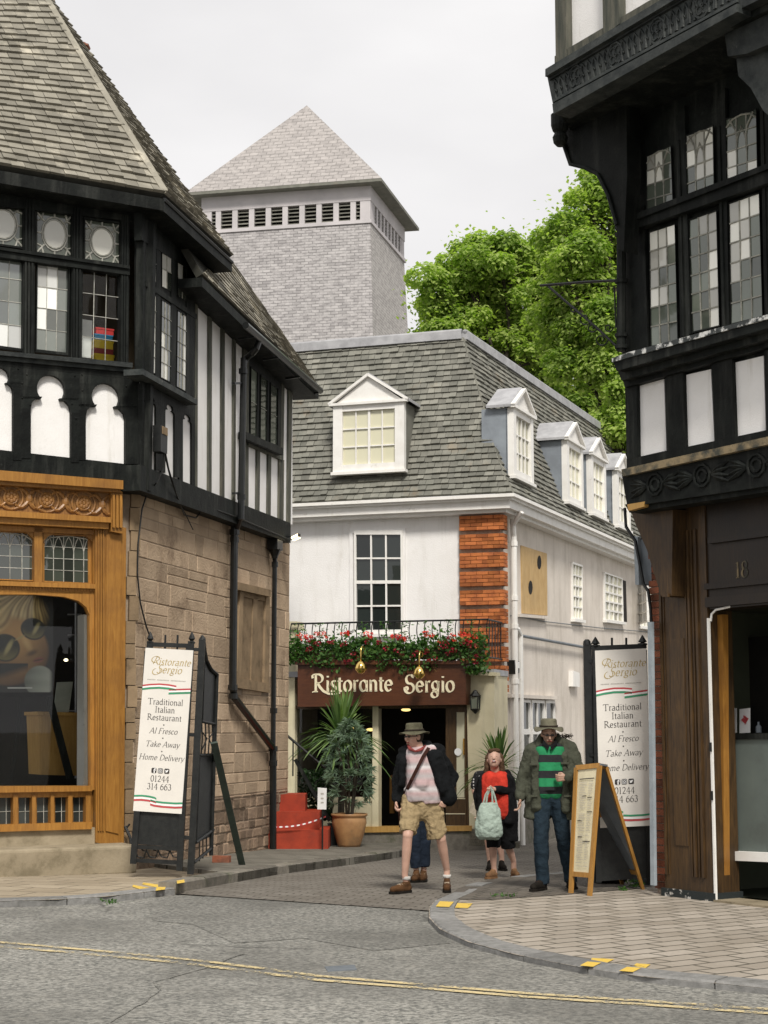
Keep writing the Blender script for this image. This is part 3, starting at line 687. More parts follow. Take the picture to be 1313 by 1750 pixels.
for q in ([(-30, 345), (40, 350), (40, 424), (-30, 414)], [(62, 361), (124, 368), (124, 440), (62, 432)], [(144, 376), (205, 384), (205, 452), (144, 444)]):
    f = leaded(LF, q, UF-.06, 1, 1, lb, 'glass_grey', came='came_pale', fw=.03, cw=.016, extra=orn)
    Q = [LF.pt(x, y, UF-.05) for x, y in q]; m_ = MB()
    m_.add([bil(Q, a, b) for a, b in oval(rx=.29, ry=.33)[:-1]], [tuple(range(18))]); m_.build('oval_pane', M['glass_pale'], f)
leaded(LF, [(-30, 432), (39, 440), (36, 597), (-32, 588)], UF-.06, 3, 4, lb, 'glass_mid', came='came_pale', fw=.03, gl_refl='glass_sky_tone', frac=.4)
leaded(LF, [(63, 453), (116, 460), (113, 604), (61, 598)], UF-.06, 3, 4, lb, 'glass_mid', came='came_pale', fw=.03, gl_refl='glass_sky_tone', frac=.4)
f = leaded(LF, [(140, 463), (203, 471), (200, 621), (138, 612)], UF-.06, 3, 4, lb, 'shop_glass', came='came_pale', fw=.03, tilt=.02)
blind = MB(); pp(blind, LF, [(139, 545), (158, 548), (156, 612), (137, 610)], -.05, -.08); blind.build('notice', M['paper'], f)
# stack of coloured boxes behind that pane
zs = LF.pt(180, 619, .0).z; ys = .0
o = LF.pt(162, 618, -.02); hts = [('box_yellow', .115, 'yellow box at the bottom of the stack behind the leaded window'), ('box_maroon', .07, 'dark red box between the two yellow boxes in the leaded window'), ('box_yellow', .11, 'yellow box under the blue one in the leaded window'), ('box_blue', .075, 'blue box second from the top in the leaded window'), ('box_red', .085, 'red box on top of the stack in the leaded window')]
zc = o.z
for i, (mn, hh, lbl) in enumerate(hts):
    b_ = MB(); sh = random.uniform(-.01, .01); ww = .26-.005*i
    b_.box(V((o.x, o.y, zc))+LF.e*sh, LF.e*ww, -LF.n*.22, V((0, 0, hh-.006)))
    b_.box(V((o.x, o.y, zc+hh*.72))+LF.e*(sh-.006)+LF.n*.006, LF.e*(ww+.012), -LF.n*.232, V((0, 0, hh*.28)))
    tag(b_.build('storage_box', M[mn]), lbl, 'box', 'coloured boxes stacked in the upper window'); zc += hh+.002
sh_ = MB(); sh_.box(V((o.x, o.y, o.z-.03))-LF.e*.6+LF.n*.05, LF.e*1.1, -LF.n*.45, V((0, 0, .028))); sh_.build('inner_sill', M['interior_warm'], lb)
# --- corner post
cpst = MB(); a = corner(LF, UF+.06, LS, US+.06)
z0, z1 = LF.pt(238, 838, UF).z, LF.pt(245, 345, UF).z
cpst.prism([V((a.x, a.y, z0)), V((a.x, a.y, z0))-LF.e*.11, V((a.x, a.y, z0))-LF.e*.11-LF.n*.2, V((a.x, a.y, z0))-LS.n*.2+LS.e*.1, V((a.x, a.y, z0))+LS.e*.1], V((0, 0, z1-z0)))
cpst.build('corner_post', M['black_wood'], lb)
# --- side bay windows
fb = MB()
pp(fb, LS, [(247, 398), (338, 452), (338, 690), (247, 640)], US-.01, US-.15)
for x0, x1 in ((245, 252), (267, 277), (293, 304), (319, 337)):
    y0 = 400+(x0-247)*.56; y1 = 632+(x0-245)*.55; pp(fb, LS, [(x0+1, y0), (x1-2, y0+5), (x1-4, y1+6), (x0-1, y1)], US+.004, US-.1)
pp(fb, LS, [(250, 480), (337, 537), (337, 546), (250, 489)], US+.015, US-.1)
fb.build('window_mullions', M['black_wood'], lb)
sl = MB(); pp(sl, LS, [(244, 630), (338, 683), (338, 692), (244, 640)], US+.16, US-.1); sl.build('window_sill', M['black_weathered'], lb)
for x0, x1 in ((252, 267), (277, 293), (304, 319)):
    k = .56; ya = 412+(x0-252)*.62
    leaded(LS, [(x0, ya), (x1, ya+10), (x1, ya+70), (x0, ya+62)], US-.004, 2, 2, lb, 'glass_side', gl_refl='glass_pale', frac=.35, fw=.01, fd=.006)
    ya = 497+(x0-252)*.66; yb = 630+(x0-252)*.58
    leaded(LS, [(x0, ya), (x1, ya+10), (x1-2, yb+8), (x0-2, yb)], US-.004, 3, 5, lb, 'glass_side', gl_refl='glass_pale', frac=.35, fw=.01, fd=.006)
# --- close studding of the lower wing
st = MB()
for x0, x1, yt in ((335, 339, 450), (358, 363, 475), (380, 385, 490), (400, 404, 505), (417, 426, 520)):
    pp(st, LS, [(x0, yt), (x1, yt+8), (x1-1, 840+(x1-340)*.385), (x0-1, 838+(x0-340)*.385)], US+.012, US-.03)
pp(st, LS, [(425, 752), (484, 778), (484, 787), (425, 761)], US+.03, US-.03)
for x0, x1 in ((440, 445), (459, 464), (478, 486)):
    pp(st, LS, [(x0, 762+(x0-424)*.4), (x1, 765+(x0-424)*.4), (x1-1, 873+(x0-424)*.36), (x0-1, 870+(x0-424)*.36)], US+.012, US-.03)
pp(st, LS, [(482, 640), (487, 645), (483, 892), (478, 889)], US+.014, US-.03); pp(st, LS, [(494, 655), (500, 660), (497, 897), (492, 893)], US+.012, US-.03)
pp(st, LS, [(334, 450), (500, 604), (500, 640), (334, 500)], US+.008, US-.03)
st.build('timber_studs', M['grey_timber'], lb)
wb = MB(); pp(wb, LS, [(424, 590), (484, 648), (484, 778), (424, 752)], US+.01, US-.1); wb.build('window_surround', M['black_wood'], lb)
sl = MB(); pp(sl, LS, [(421, 738), (484, 766), (484, 778), (421, 750)], US+.13, US); sl.build('window_sill', M['black_wood'], lb)
for x0, x1 in ((428, 439), (445, 456), (462, 474)):
    ya, yb = 628+(x0-428)*.8, 742+(x0-428)*.42
    leaded(LS, [(x0, ya), (x1, ya+9), (x1-1, yb+5), (x0-1, yb)], US+.014, 1, 2, lb, 'glass_side', gl_refl='glass_grey', frac=.4, fw=.015, fd=.02)
# --- roofs
def soffit(mb, A, B, back, t=.12): mb.prism([A, B, B+back, A+back], V((0, 0, t)))
E = LF.pt(281, 331, UF+.55)                       # corner of the eaves
E = at(281, 331, corner(LF, UF+.55, LS, US+.55).y)
LEF = Plane(281, E.y, e=LF.e); LES = Plane(281, E.y, e=LS.e)
eF = V((E.x, E.y, E.z))-LF.e*4.5; 
yy = LEF.pt(0, 279); slz = (E.z-yy.z)/((V((E.x, E.y, 0))-V((yy.x, yy.y, 0))).length); eF.z = E.z-slz*4.5
eS = LES.pt(397, 437)
up = (-LF.n*math.cos(rad(54))+V((0, 0, 1))*math.sin(rad(54)))
nF = LF.e.cross(up)
def onplane(px, py, p0, n): d = ray(px, py); return CAMP+d*((p0-CAMP).dot(n)/d.dot(n))
H = onplane(60, -30, E, nF)
if True:
    tF = onplane(-400, -30, E, nF)
    r1 = MB(); slates(r1, eF, E, H, tF, 31, .175, .024, lap=1.3)
    hipn = (eS-E).cross(H-E).normalized(); T = onplane(70, -20, E, hipn); 
    S2 = lerp(T, eS, 0)
    r2 = MB(); slates(r2, E, eS, onplane(72, -25, E, hipn), H, 44, .17, .02, lap=1.3)
    cl = MB(); nfr = nF if nF.z > 0 else -nF
    cl.prism([eF, E, H, tF], -nfr*.12); hn = hipn if hipn.dot(LS.n) > 0 else -hipn
    cl.prism([E, eS, T, H], -hn*.10)
    roof = cl.build('roof', M['slate_gap'], lb); r1.build('slates', M['slate_brown'], roof); r2.build('slates', M['slate_brown'], roof)
    sf = MB(); dn = V((0, 0, -.07))
    inF = -LF.n*.62; inS = -LS.n*.7
    sf.prism([eF+dn, E+dn, E+dn-LF.n*.6-LF.e*.3, eF+dn-LF.n*.6], V((0, 0, -.16)))
    sf.prism([E+dn*1.02, eS+dn, eS+dn-LS.n*1.1, E+dn-LS.n*.9], V((0, 0, -.17)))
    sf.build('eaves_soffit', M['black_wood'], roof)
    hb = MB(); hb.bar(E+V((0, 0, .03)), H+V((0, 0, .03)), .10, .04, up=nfr); hb.build('hip_tiles', M['slate_brown'], roof)
    ce = MB(); pp(ce, LF, [(-60, 270), (246, 318), (246, 372), (-60, 350)], UF+.01, UF-.1); pp(ce, LS, [(243, 330), (340, 400), (340, 470), (243, 410)], US+.01, US-.1); ce.build('head_beam', M['black_wood'], lb)
# lower wing roof
A_1 = LS.pt(346, 468, US+.35); B_1 = LS.pt(545, 664, US+.35)
up2 = (-LS.n*math.cos(rad(60))+V((0, 0, 1))*math.sin(rad(60))); n2 = (B_1-A_1).cross(up2).normalized()
if n2.z < 0: n2 = -n2
Cx = onplane(512, 613, A_1, n2); Dx = onplane(392, 440, A_1, n2)
r3 = MB(); slates(r3, A_1, B_1, lerp(B_1, Cx, .96), onplane(386, 430, A_1, n2), 14, .2, .016)
cl = MB(); cl.prism([A_1, B_1, Cx, Dx, A_1+up2*1.2], -n2*.1); roof2 = cl.build('roof', M['slate_gap'], lb); r3.build('slates', M['slate_brown'], roof2)
sf = MB(); dn = V((0, 0, -.05)); sf.prism([A_1+dn, B_1+dn, B_1+dn-LS.n*.8, A_1+dn-LS.n*.6], V((0, 0, -.13))); sf.build('eaves_soffit', M['black_wood'], roof2)
# gutters and downpipes
gt = MB(); A_g = LS.pt(420, 556, US+.42); B_g = LS.pt(548, 668, US+.42); gt.tube([A_g, B_g], .055, 8)
for k in (.1, .4, .7, .97): p = lerp(A_g, B_g, k); gt.bar(p+V((0, 0, -.06)), p-LS.n*.25+V((0, 0, -.08)), .03, .03)
gt.build('gutter', M['black_paint'], lb)
gt = MB(); gt.tube([eS+V((0, 0, -.1)), E+V((0, 0, -.08))], .03, 6); gt.build('gutter', M['black_paint'], lb)
dp = MB(); P_ = lambda x, y, o=.1: LS.pt(x, y, US+o)
dp.tube([P_(442, 585, .38), P_(438, 596, .36), P_(432, 603, .3), P_(421, 612, .14), P_(417, 620, .12)], .05, 10)
dp.tube([P_(417, 612, .12), P_(412, 888, .12)], .052, 10)
dp.tube([P_(412, 880, .12), P_(405, 902, -.02), LS.pt(402, 908, .1)], .05, 10)
dp.tube([LS.pt(401, 900, .1), LS.pt(398, 1180, .1)], .058, 10)
dp.tube([LS.pt(398, 1175, .1), LS.pt(401, 1192, .1), LS.pt(466, 1278, .1), LS.pt(467, 1292, .1)], .055, 10)
dp.tube([LS.pt(470, 948, .1), LS.pt(467, 1280, .1)], .04, 10); dp.tube([LS.pt(467, 1275, .1), LS.pt(467, 1452, .1)], .056, 10)
for x, y, rr in ((416, 630, .07), (413, 845, .066), (401, 905, .08), (401, 918, .07), (398, 1170, .075), (399, 1185, .07), (468, 1210, .06), (467, 1275, .075), (467, 1300, .07), (470, 960, .055)):
    u_ = US+.12 if y < 890 else .1; dp.tube([LS.pt(x, y, u_), LS.pt(x, y+9, u_)], rr, 10)
for x, y in ((411, 655), (411, 843)): dp.bar(P_(x-12, y, .05), P_(x+4, y, .1), .06, .03)
dp.build('downpipe', M['black_paint'], lb)
hp = MB(); hpc = LS.pt(470, 940, .12); hp.prism([hpc+LS.e*a*.14+LS.n*b*.09 for a, b in ((-1, -1), (1, -1), (1, 1), (-1, 1))], V((0, 0, .16))); hp.lathe(hpc+V((0, 0, -.14)), [(.045, 0), (.06, .05), (.10, .13), (.11, .15)], 10)
hp.build('rainwater_hopper', M['black_paint'], lb)
# chimney pots behind the roof
for (x, y, Y, s_, lbl) in ((82, -6, 24.5, 1.0, 'terracotta chimney pot cut by the top of the photo above the big slate roof'), (137, 82, 27, .8, 'small terracotta chimney cowl peeping over the slope of the big slate roof')):
    c_ = at(x, y, Y); m_ = MB()
    m_.lathe(c_+V((0, 0, -.5)), [(.14*s_, 0), (.12*s_, .3), (.11*s_, .52), (.14*s_, .53), (.14*s_, .58), (.1*s_, .58)], 12)
    if s_ < 1: m_.bar(c_+V((-.14, 0, .10)), c_+V((.16, 0, .02)), .2, .03)
    tag(m_.build('chimney_pot', M['terracotta_pot']), lbl, 'chimney pot')
# cables and meter box on the side wall
cb = MB(); Q_ = lambda x, y, o=.06: LS.pt(x, y, o)
cb.tube([Q_(280, 775, .3), Q_(280, 800, .3), Q_(268, 825, .25), Q_(252, 842, .06), Q_(243, 870), Q_(236, 930), Q_(235, 980), Q_(240, 1030), Q_(250, 1070), Q_(258, 1092)], .011, 6)
cb.tube([Q_(283, 775, .3), Q_(288, 800, .3), Q_(300, 840, .26), Q_(315, 880, .06), Q_(335, 885), Q_(350, 868, .1), Q_(372, 872, .2), Q_(400, 882, .22), Q_(495, 922, .22)], .012, 6)
cb.tube([Q_(281, 775, .3), Q_(290, 812, .28), Q_(305, 855, .1), Q_(318, 880, .05), Q_(330, 905, .05)], .008, 6)
cb.tube([Q_(350, 868, .1), Q_(342, 878, .14), Q_(338, 870, .12), Q_(352, 872, .12)], .008, 6)
tag(cb.build('wall_cables', M['black_iron']), 'loose black cables hanging from the meter box down the sandstone wall', 'cable')
mb_ = thing('meter_box', LS.pt(280, 775, US+.08), 'small grey electric box on the black timber between trefoil panels', 'electric box')
m_ = MB(); pp(m_, LS, [(275, 726), (287, 732), (286, 776), (275, 771)], US+.16, US+.05); m_.build('box_body', M['black_iron'], mb_)
m_ = MB(); pp(m_, LS, [(279, 728), (287, 732), (287, 745), (279, 741)], US+.175, US+.16); m_.build('box_cover', M['dressed_stone'], mb_)
fl = thing('floodlight', LS.pt(500, 918, US+.1), 'small lit floodlight on the end of the black timber beam', 'floodlight')
m_ = MB(); p = LS.pt(497, 917, US+.12); m_.box(p+V((0, 0, -.05)), LS.n*.13+V((0, 0, .05)), LS.e*.12, V((0, 0, .05))); m_.bar(p-LS.n*.2, p, .03, .03); m_.build('lamp_body', M['black_iron'], fl)
m_ = MB(); m_.box(p+V((.01, -.012, -.055))+LS.n*.02, LS.n*.11+V((0, 0, .045)), LS.e*.10, V((0, 0, -.008))); m_.quad(p+V((0, -.004, -.04))+LS.n*.01, p+V((0, -.004, .0))+LS.n*.12, p+V((0, -.004, .045))+LS.n*.12, p+V((0, -.004, -.005))+LS.n*.01); m_.build('lamp_lens', M['lamp_bright'], fl)
# ================================================================== ochre shop front
sf_ = MB()
pp(sf_, LF, [(-80, 797), (211, 821), (211, 836), (-80, 815)], .30, -.05)      # cornice
pp(sf_, LF, [(-80, 815), (209, 836), (209, 842), (-80, 823)], .24, -.05)
pp(sf_, LF, [(-80, 867), (190, 884), (190, 893), (-80, 878)], .24, -.05)
pp(sf_, LF, [(-80, 878), (186, 894), (186, 904), (-80, 890)], .18, -.05)
pp(sf_, LF, [(190, 836), (210, 838), (210, 912), (190, 908)], .20, -.05)
for k in range(3): x = 193+6*k; pp(sf_, LF, [(x, 845), (x+4, 845), (x+4, 902), (x, 901)], .235, .18)
shop = sf_.build('shop_fascia', M['ochre_wood'], lb)
cv = MB(); pp(cv, LF, [(-80, 823), (192, 843), (192, 885), (-80, 868)], .13, -.05)
for k, x in enumerate((-47, -14, 19, 49, 80, 111, 143, 174)):
    y = 848+x*.085+ (0); c_ = LF.pt(x, y, .14); big = k % 2 == 0
    if k % 2 == 0:
        for rr, tt in ((.155, .016), (.085, .02)): cv.tube([c_+(LF.e*math.cos(a*math.pi/10)+V((0, 0, 1))*math.sin(a*math.pi/10))*rr*V((1, 1, 1)).x for a in range(21)], tt, 6)
        for a in range(8):
            d_ = LF.e*math.cos(a*math.pi/4)+V((0, 0, 1))*math.sin(a*math.pi/4); cv.ell(c_+d_*.05, .035, .03, .035, n=8, k=5)
        cv.ell(c_, .03, .03, .04, n=8, k=5)
    else:
        for sgn in (1, -1):
            for sg2 in (1, -1):
                cv.tube([c_+LF.e*sgn*t*.2+V((0, 0, sg2*(.03+.09*math.sin(t*3.0)))) for t in (0, .2, .4, .6, .8, 1)], [.022, .028, .024, .02, .016, .008], 6)
        cv.ell(c_, .05, .03, .07, n=8, k=6)
cv.build('carved_frieze', M['carved_wood'], lb)
pl_ = MB()
pp(pl_, LF, [(163, 893), (216, 902), (212, 1448), (164, 1440)], .10, -.1)
for x in (168, 172, 176): pp(pl_, LF, [(x, 905), (x+2.2, 905), (x+1.6, 1420), (x-.4, 1420)], .125, .10)
pp(pl_, LF, [(182, 912), (207, 915), (203, 1425), (181, 1420)], .118, .10)
pl_.build('pilaster', M['ochre_wood'], lb)
fm = MB()
pp(fm, LF, [(-80, 893), (166, 906), (166, 914), (-80, 903)], .06, -.06)
for x0, x1 in ((-55, -48), (59, 73), (160, 166)): pp(fm, LF, [(x0, 900), (x1, 900), (x1, 1002), (x0, 1000)], .06, -.06)
pp(fm, LF, [(-80, 990), (166, 998), (166, 1006), (-80, 998)], .10, -.06); pp(fm, LF, [(-80, 998), (166, 1006), (166, 1016), (-80, 1010)], .05, -.06)
for k in range(46): x = -70+k*5.1; pp(fm, LF, [(x, 1001+x*.03), (x+2.6, 1001+x*.03), (x+2.6, 1006+x*.03), (x, 1006+x*.03)], .065, .04)
# arched head over the big pane (pieces) and jamb
pts = [(-80, 1012), (0, 1016), (60, 1016), (110, 1020), (135, 1027), (148, 1038), (153, 1050), (154, 1050)]
for a, b in zip(pts[:-1], pts[1:]): pp(fm, LF, [(a[0], 1008+a[0]*.03), (b[0]+.01, 1008+b[0]*.03), b, a], .05, -.06)
pp(fm, LF, [(153, 1010), (166, 1012), (166, 1350), (155, 1350)], .05, -.06)
for a, b in zip([(0, 910), (30, 906), (58, 912)], [(30, 906), (58, 912), (58, 912)]): pass
pp(fm, LF, [(-80, 1344), (158, 1343), (158, 1352), (-80, 1356)], .13, -.1); pp(fm, LF, [(-80, 1356), (157, 1352), (157, 1362), (-80, 1364)], .06, -.1)
pp(fm, LF, [(-80, 1412), (157, 1405), (157, 1417), (-80, 1424)], .12, -.1)
for x0, x1 in ((-42, -34), (-10, -2), (23, 31), (55, 62), (87, 93), (117, 124), (147, 156)): pp(fm, LF, [(x0, 1358), (x1, 1358), (x1, 1414), (x0, 1415)], .08, -.06)
pp(fm, LF, [(150, 890), (166, 892), (166, 1420), (157, 1420)], -.02, -.1)
frm = fm.build('window_frame', M['ochre_wood'], lb)
jw = MB(); pp(jw, LF, [(144, 1050), (153, 1052), (154, 1344), (143, 1346)], -.05, -.3); jw.build('white_jamb', M['white_paint'], frm)
for q, ny in (([(-46, 908), (58, 912), (58, 992), (-46, 988)], 4), ([(74, 914), (160, 918), (160, 997), (74, 993)], 4)):
    tr_ = [[(i/5+.0, .32), (i/5+.05, .12), (i/5+.1, .02)] for i in range(5)]+[[(i/5, .32), (i/5-.05, .12), (i/5-.1, .02)] for i in range(1, 6)]+[[(0, .18), (.15, .05), (.5, .0), (.85, .05), (1, .18)]]
    leaded(LF, q, -.04, 5, ny, lb, 'glass_side', came='came_pale', frame='ochre_wood', fw=.02, extra=tr_, name='transom_light')
    sp_ = MB(); x0, x1 = q[0][0], q[1][0]; y0 = q[0][1]
    pp(sp_, LF, [(x0, y0-4), (x0+22, y0-3), (x0+8, y0+3), (x0, y0+12)], .03, -.04); pp(sp_, LF, [(x1-22, y0-3), (x1, y0-4), (x1, y0+14), (x1-8, y0+5)], .03, -.04); sp_.build('arch_spandrel', M['ochre_wood'], lb)
for x0, x1 in ((-34, -10), (-2, 23), (31, 55), (62, 87), (93, 117), (124, 147)):
    leaded(LF, [(x0, 1363), (x1, 1362), (x1, 1410), (x0, 1412)], -.03, 2, 2, lb, 'glass_low', came='came_pale', frame='ochre_wood', fw=.012, fd=.03, name='cellar_light', cw=.006)
gl_ = MB(); a, b = LF.pt(-120, 1346, -.03), LF.pt(156, 1346, -.03); c_, d_ = LF.pt(156, 1010, -.03), LF.pt(-120, 1004, -.03)
gl_.add([a, b, c_, d_], [(0, 1, 2, 3)]); gl_.build('shop_window', M['shop_glass'], lb)
# plinth and steps
pn = MB(); pp(pn, LF, [(-100, 1420), (166, 1414), (166, 1500), (-100, 1520)], .06, -.2); pn.build('plinth', M['step_stone'], lb)
pn = MB(); g0 = LF.uz(-3.6, -.05, .0); pn.prism([LF.uz(-3.6, -.05, .62), LF.uz(-.24, -.05, .62), LF.uz(-.12, -.05, .52), LF.uz(-.12, -.05, 0), LF.uz(-3.6, -.05, 0)], V((0, 0, .36))); 
o = pn.build('stone_step', M['step_stone']); tag(o, 'long worn sandstone step in front of the ochre shop window', 'step')
mdf = o.modifiers.new('b', 'BEVEL'); mdf.width = .04; mdf.segments = 3
# interior room
rm = MB(); f0 = LF.uz(-4.4, .75, -.35); W_ = LF.e*4.25
rm.prism([f0, f0+W_, f0+W_-LF.n*2.6+LF.e*2.4, f0-LF.n*2.6], V((0, 0, -.08)))
rm.box(f0-LF.n*2.6, W_+LF.e*2.4, -LF.n*.1, V((0, 0, 4.4)))
rm.prism([f0+V((0, 0, 4.3)), f0+W_+V((0, 0, 4.3)), f0+W_-LF.n*2.6+LF.e*2.4+V((0, 0, 4.3)), f0-LF.n*2.6+V((0, 0, 4.3))], V((0, 0, .1)))
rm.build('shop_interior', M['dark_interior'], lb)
# poster of a face in sunglasses, desk and easel in the shop window
po = thing('window_poster', LF.pt(40, 1175, -.4), 'large golden photo poster of a face in sunglasses behind the left shop window', 'poster')
m_ = MB(); pp(m_, LF, [(-70, 1010), (93, 1012), (90, 1184), (-70, 1184)], -.45, -.47); m_.build('poster_board', M['dark_interior'], po)
simple('collar_grey', (.5, .52, .46), (.3, .32, .28), .5, 2)
def paint(x, y):
    """the printed portrait: soft golden face in sunglasses"""
    def E(cx, cy, rx, ry, rot=0.0, soft=.25):
        dx, dy = x-cx, y-cy; c, s_ = math.cos(rot), math.sin(rot); u, v = (dx*c+dy*s_)/rx, (-dx*s_+dy*c)/ry
        t = (1+soft-math.hypot(u, v))/(2*soft); t = max(0, min(1, t)); return t*t*(3-2*t)
    mx_ = lambda a, b, t: tuple(p+(q-p)*t for p, q in zip(a, b))
    c = (.012, .010, .008)
    ang = math.atan2(y-990, x-66); st = .5+.5*math.sin(ang*46+math.sin(y*.09)*2.2+math.sin(x*.13))*math.sin(ang*17+1+y*.03)
    c = mx_(c, mx_((.10, .05, .012), (.62, .42, .14), st), E(5, 1052, 74, 50, 0, .12))
    f = E(8, 1108, 76, 62, .25, .05); sk = mx_((.13, .055, .016), (.58, .31, .10), E(28, 1088, 42, 48, .5, .8)); sk = mx_(sk, (.34, .17, .05), E(22, 1146, 40, 16, -.3, .8)*.6)
    c = mx_(c, sk, f*(1 if y > 1036 else 0)); c = mx_(c, (.80, .52, .22), E(45, 1097, 5, 14, -.5, .9)*.8); c = mx_(c, (.07, .03, .01), E(55, 1116, 9, 4, -.4, .8)*.8)
    c = mx_(c, (.10, .045, .014), E(-12, 1140, 34, 18, .3, .9)*.7)
    lock = E(26, 1032, 44, 22, .35, .3); c = mx_(c, mx_((.30, .17, .05), (.98, .76, .38), st), lock); c = mx_(c, mx_((.25, .14, .04), (.9, .66, .3), st), E(-14, 1056, 34, 26, -.5, .3)*.9)
    for cx, cy, rx, ry, ro in ((57, 1075, 20, 17, .3), (9, 1107, 24, 22, .3)):
        c = mx_(c, (.03, .022, .012), E(cx, cy, rx+1.6, ry+1.6, ro, .05)); r_ = E(cx, cy, rx-1, ry-1, ro, .06)
        g = mx_((.015, .013, .006), (.30, .24, .075), max(0, min(1, (y-cy+ry*.2)/(ry*1.6)))); g = mx_(g, (.60, .50, .22), E(cx+rx*.25, cy-ry*.05, rx*.16, ry*.62, .5, .6)*.8); g = mx_(g, (.01, .009, .005), E(cx-rx*.35, cy-ry*.2, rx*.35, ry*.6, .2, .5)*.8)
        c = mx_(c, g, r_)
    c = mx_(c, (.55, .40, .16), E(34, 1090, 9, 1.6, -.5, .5)); c = mx_(c, (.30, .085, .05), E(66, 1128, 9, 4.2, -.2, .35)); c = mx_(c, (.05, .02, .01), E(66, 1128, 9, 1.0, -.2, .4))
    if y > 1134: c = mx_(c, mx_((.16, .17, .14), (.50, .52, .46), max(0, min(1, (x-40)/45+.1*math.sin(y*.3)))), E(68, 1164, 26, 26, -.35, .06)); c = mx_(c, (.012, .01, .008), max(0, min(1, (1150-y+ (x-40)*-.3)/12)) if x < 48 else 0)
    c = mx_(c, (.012, .010, .008), max(0, min(1, (x-84)/6)))
    if 1174.5 < y < 1176.5 and 13 < x < 55: c = (.7, .7, .68)
    return c
nx_, ny_ = 150, 150; vs_ = []; cs_ = []
for j in range(ny_+1):
    for i in range(nx_+1): x, y = -68+159*i/nx_, 1013+170*j/ny_; vs_.append(LF.pt(x, y, -.446)-ORG[po.name]); cs_ += [*paint(x, y), 1.0]
me = bpy.data.meshes.new('portrait_print'); me.from_pydata([tuple(v) for v in vs_], [], [(j*(nx_+1)+i, j*(nx_+1)+i+1, (j+1)*(nx_+1)+i+1, (j+1)*(nx_+1)+i) for j in range(ny_) for i in range(nx_)])
ca = me.color_attributes.new('print', 'FLOAT_COLOR', 'POINT'); ca.data.foreach_set('color', cs_)
m, nt, b = newmat('portrait_print'); a_ = N(nt, 'ShaderNodeAttribute'); a_.attribute_name = 'print'; nt.links.new(a_.outputs['Color'], b.inputs['Base Color']); b.inputs['Roughness'].default_value = .35
me.materials.append(m); o = bpy.data.objects.new('portrait_print', me); C.objects.link(o); o.parent = po; ORG[o.name] = ORG[po.name]
cst = thing('chrome_stand', LF.pt(130, 1330, -1.5), 'slim chrome display stand inside the left shop window', 'display stand')
m_ = MB(); m_.tube([LF.pt(130, 1030, -1.5), LF.pt(130, 1330, -1.5)], .016, 8); m_.build('pole', M['lead'], cst)
m_ = MB()
for y in (1050, 1085, 1215): m_.tube([LF.pt(116, y, -1.5), LF.pt(140, y, -1.5)], .010, 6)
m_.build('arms', M['lead'], cst)
dk = thing('display_cabinet', LF.pt(105, 1328, -1.0), 'ochre wooden cabinet standing inside the left shop window', 'cabinet')
m_ = MB(); pp(m_, LF, [(66, 1222), (146, 1224), (144, 1326), (70, 1324)], -.9, -1.4); m_.build('cabinet_body', M['ochre_pale'], dk)
m_ = MB(); pp(m_, LF, [(64, 1216), (148, 1218), (148, 1224), (64, 1222)], -.87, -1.42); m_.build('cabinet_top', M['ochre_pale'], dk)
m_ = MB(); pp(m_, LF, [(98, 1166), (125, 1165), (118, 1217), (92, 1217)], -1.0, -1.02); tag(m_.build('menu_card', M['collar_grey']), 'grey card propped on the cabinet inside the left shop window', 'card')
m_ = MB(); m_.bar(LF.pt(84, 1190, -.6), LF.pt(120, 1330, -.6), .09, .04, up=LF.n); m_.bar(LF.pt(-30, 1186, -.62), LF.pt(92, 1186, -.62), .08, .04, up=LF.n); m_.bar(LF.pt(38, 1186, -.7), LF.pt(20, 1335, -.7), .05, .03, up=LF.n)
tag(m_.build('easel', M['black_wood']), 'black easel carrying the sunglasses poster in the left shop window', 'easel')
for k, (x, y, l_) in enumerate(((113, 1128, 'left one of the two small lit lamps inside the left shop window'), (137, 1127, 'right one of the two small lit lamps inside the left shop window'))):
    m_ = MB(); m_.ell(LF.pt(x, y, -1.9), .03, .03, .02, n=8, k=6); tag(m_.build('spot_lamp', M['lamp_bright']), l_, 'lamp', 'lamps inside the left shop')
# ================================================================== white restaurant building with mansard roof
R1 = Plane(856, 29.5, vp=-7500); R2 = Plane(856, 29.5, vp=1780)
gR = gz(29.5)
rb = thing('restaurant_building', (R1.o.x, R1.o.y, gR), 'white stuccoed building with grey slate mansard roof, dormers and red brick corner', 'building')
uL = R1.u(R1.pt(440, 1200)); LEN = 24.0
zE = R1.pt(868, 868, .3).z; zC = R1.pt(868, 845, .35).z; zT = R1.pt(789, 576, -1.0).z
zSF = R1.pt(830, 1150, 0).z      # top of the shop front flat roof
w = MB(); w.box(R1.uz(uL, zSF-.3), R1.e*(-uL), -R1.n*.3, V((0, 0, zE-zSF+.35))); w.build('front_wall', M['stucco_front'], rb)
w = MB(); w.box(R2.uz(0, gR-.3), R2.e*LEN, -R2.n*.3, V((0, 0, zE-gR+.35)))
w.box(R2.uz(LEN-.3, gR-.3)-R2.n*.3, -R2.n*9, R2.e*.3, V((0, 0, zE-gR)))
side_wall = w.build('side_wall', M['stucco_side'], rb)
w = MB(); w.box(R1.uz(uL, gR-.3, -.3), R1.e*.3, -R1.n*20, V((0, 0, zE-gR))); w.build('far_wall', M['stucco_side'], rb)
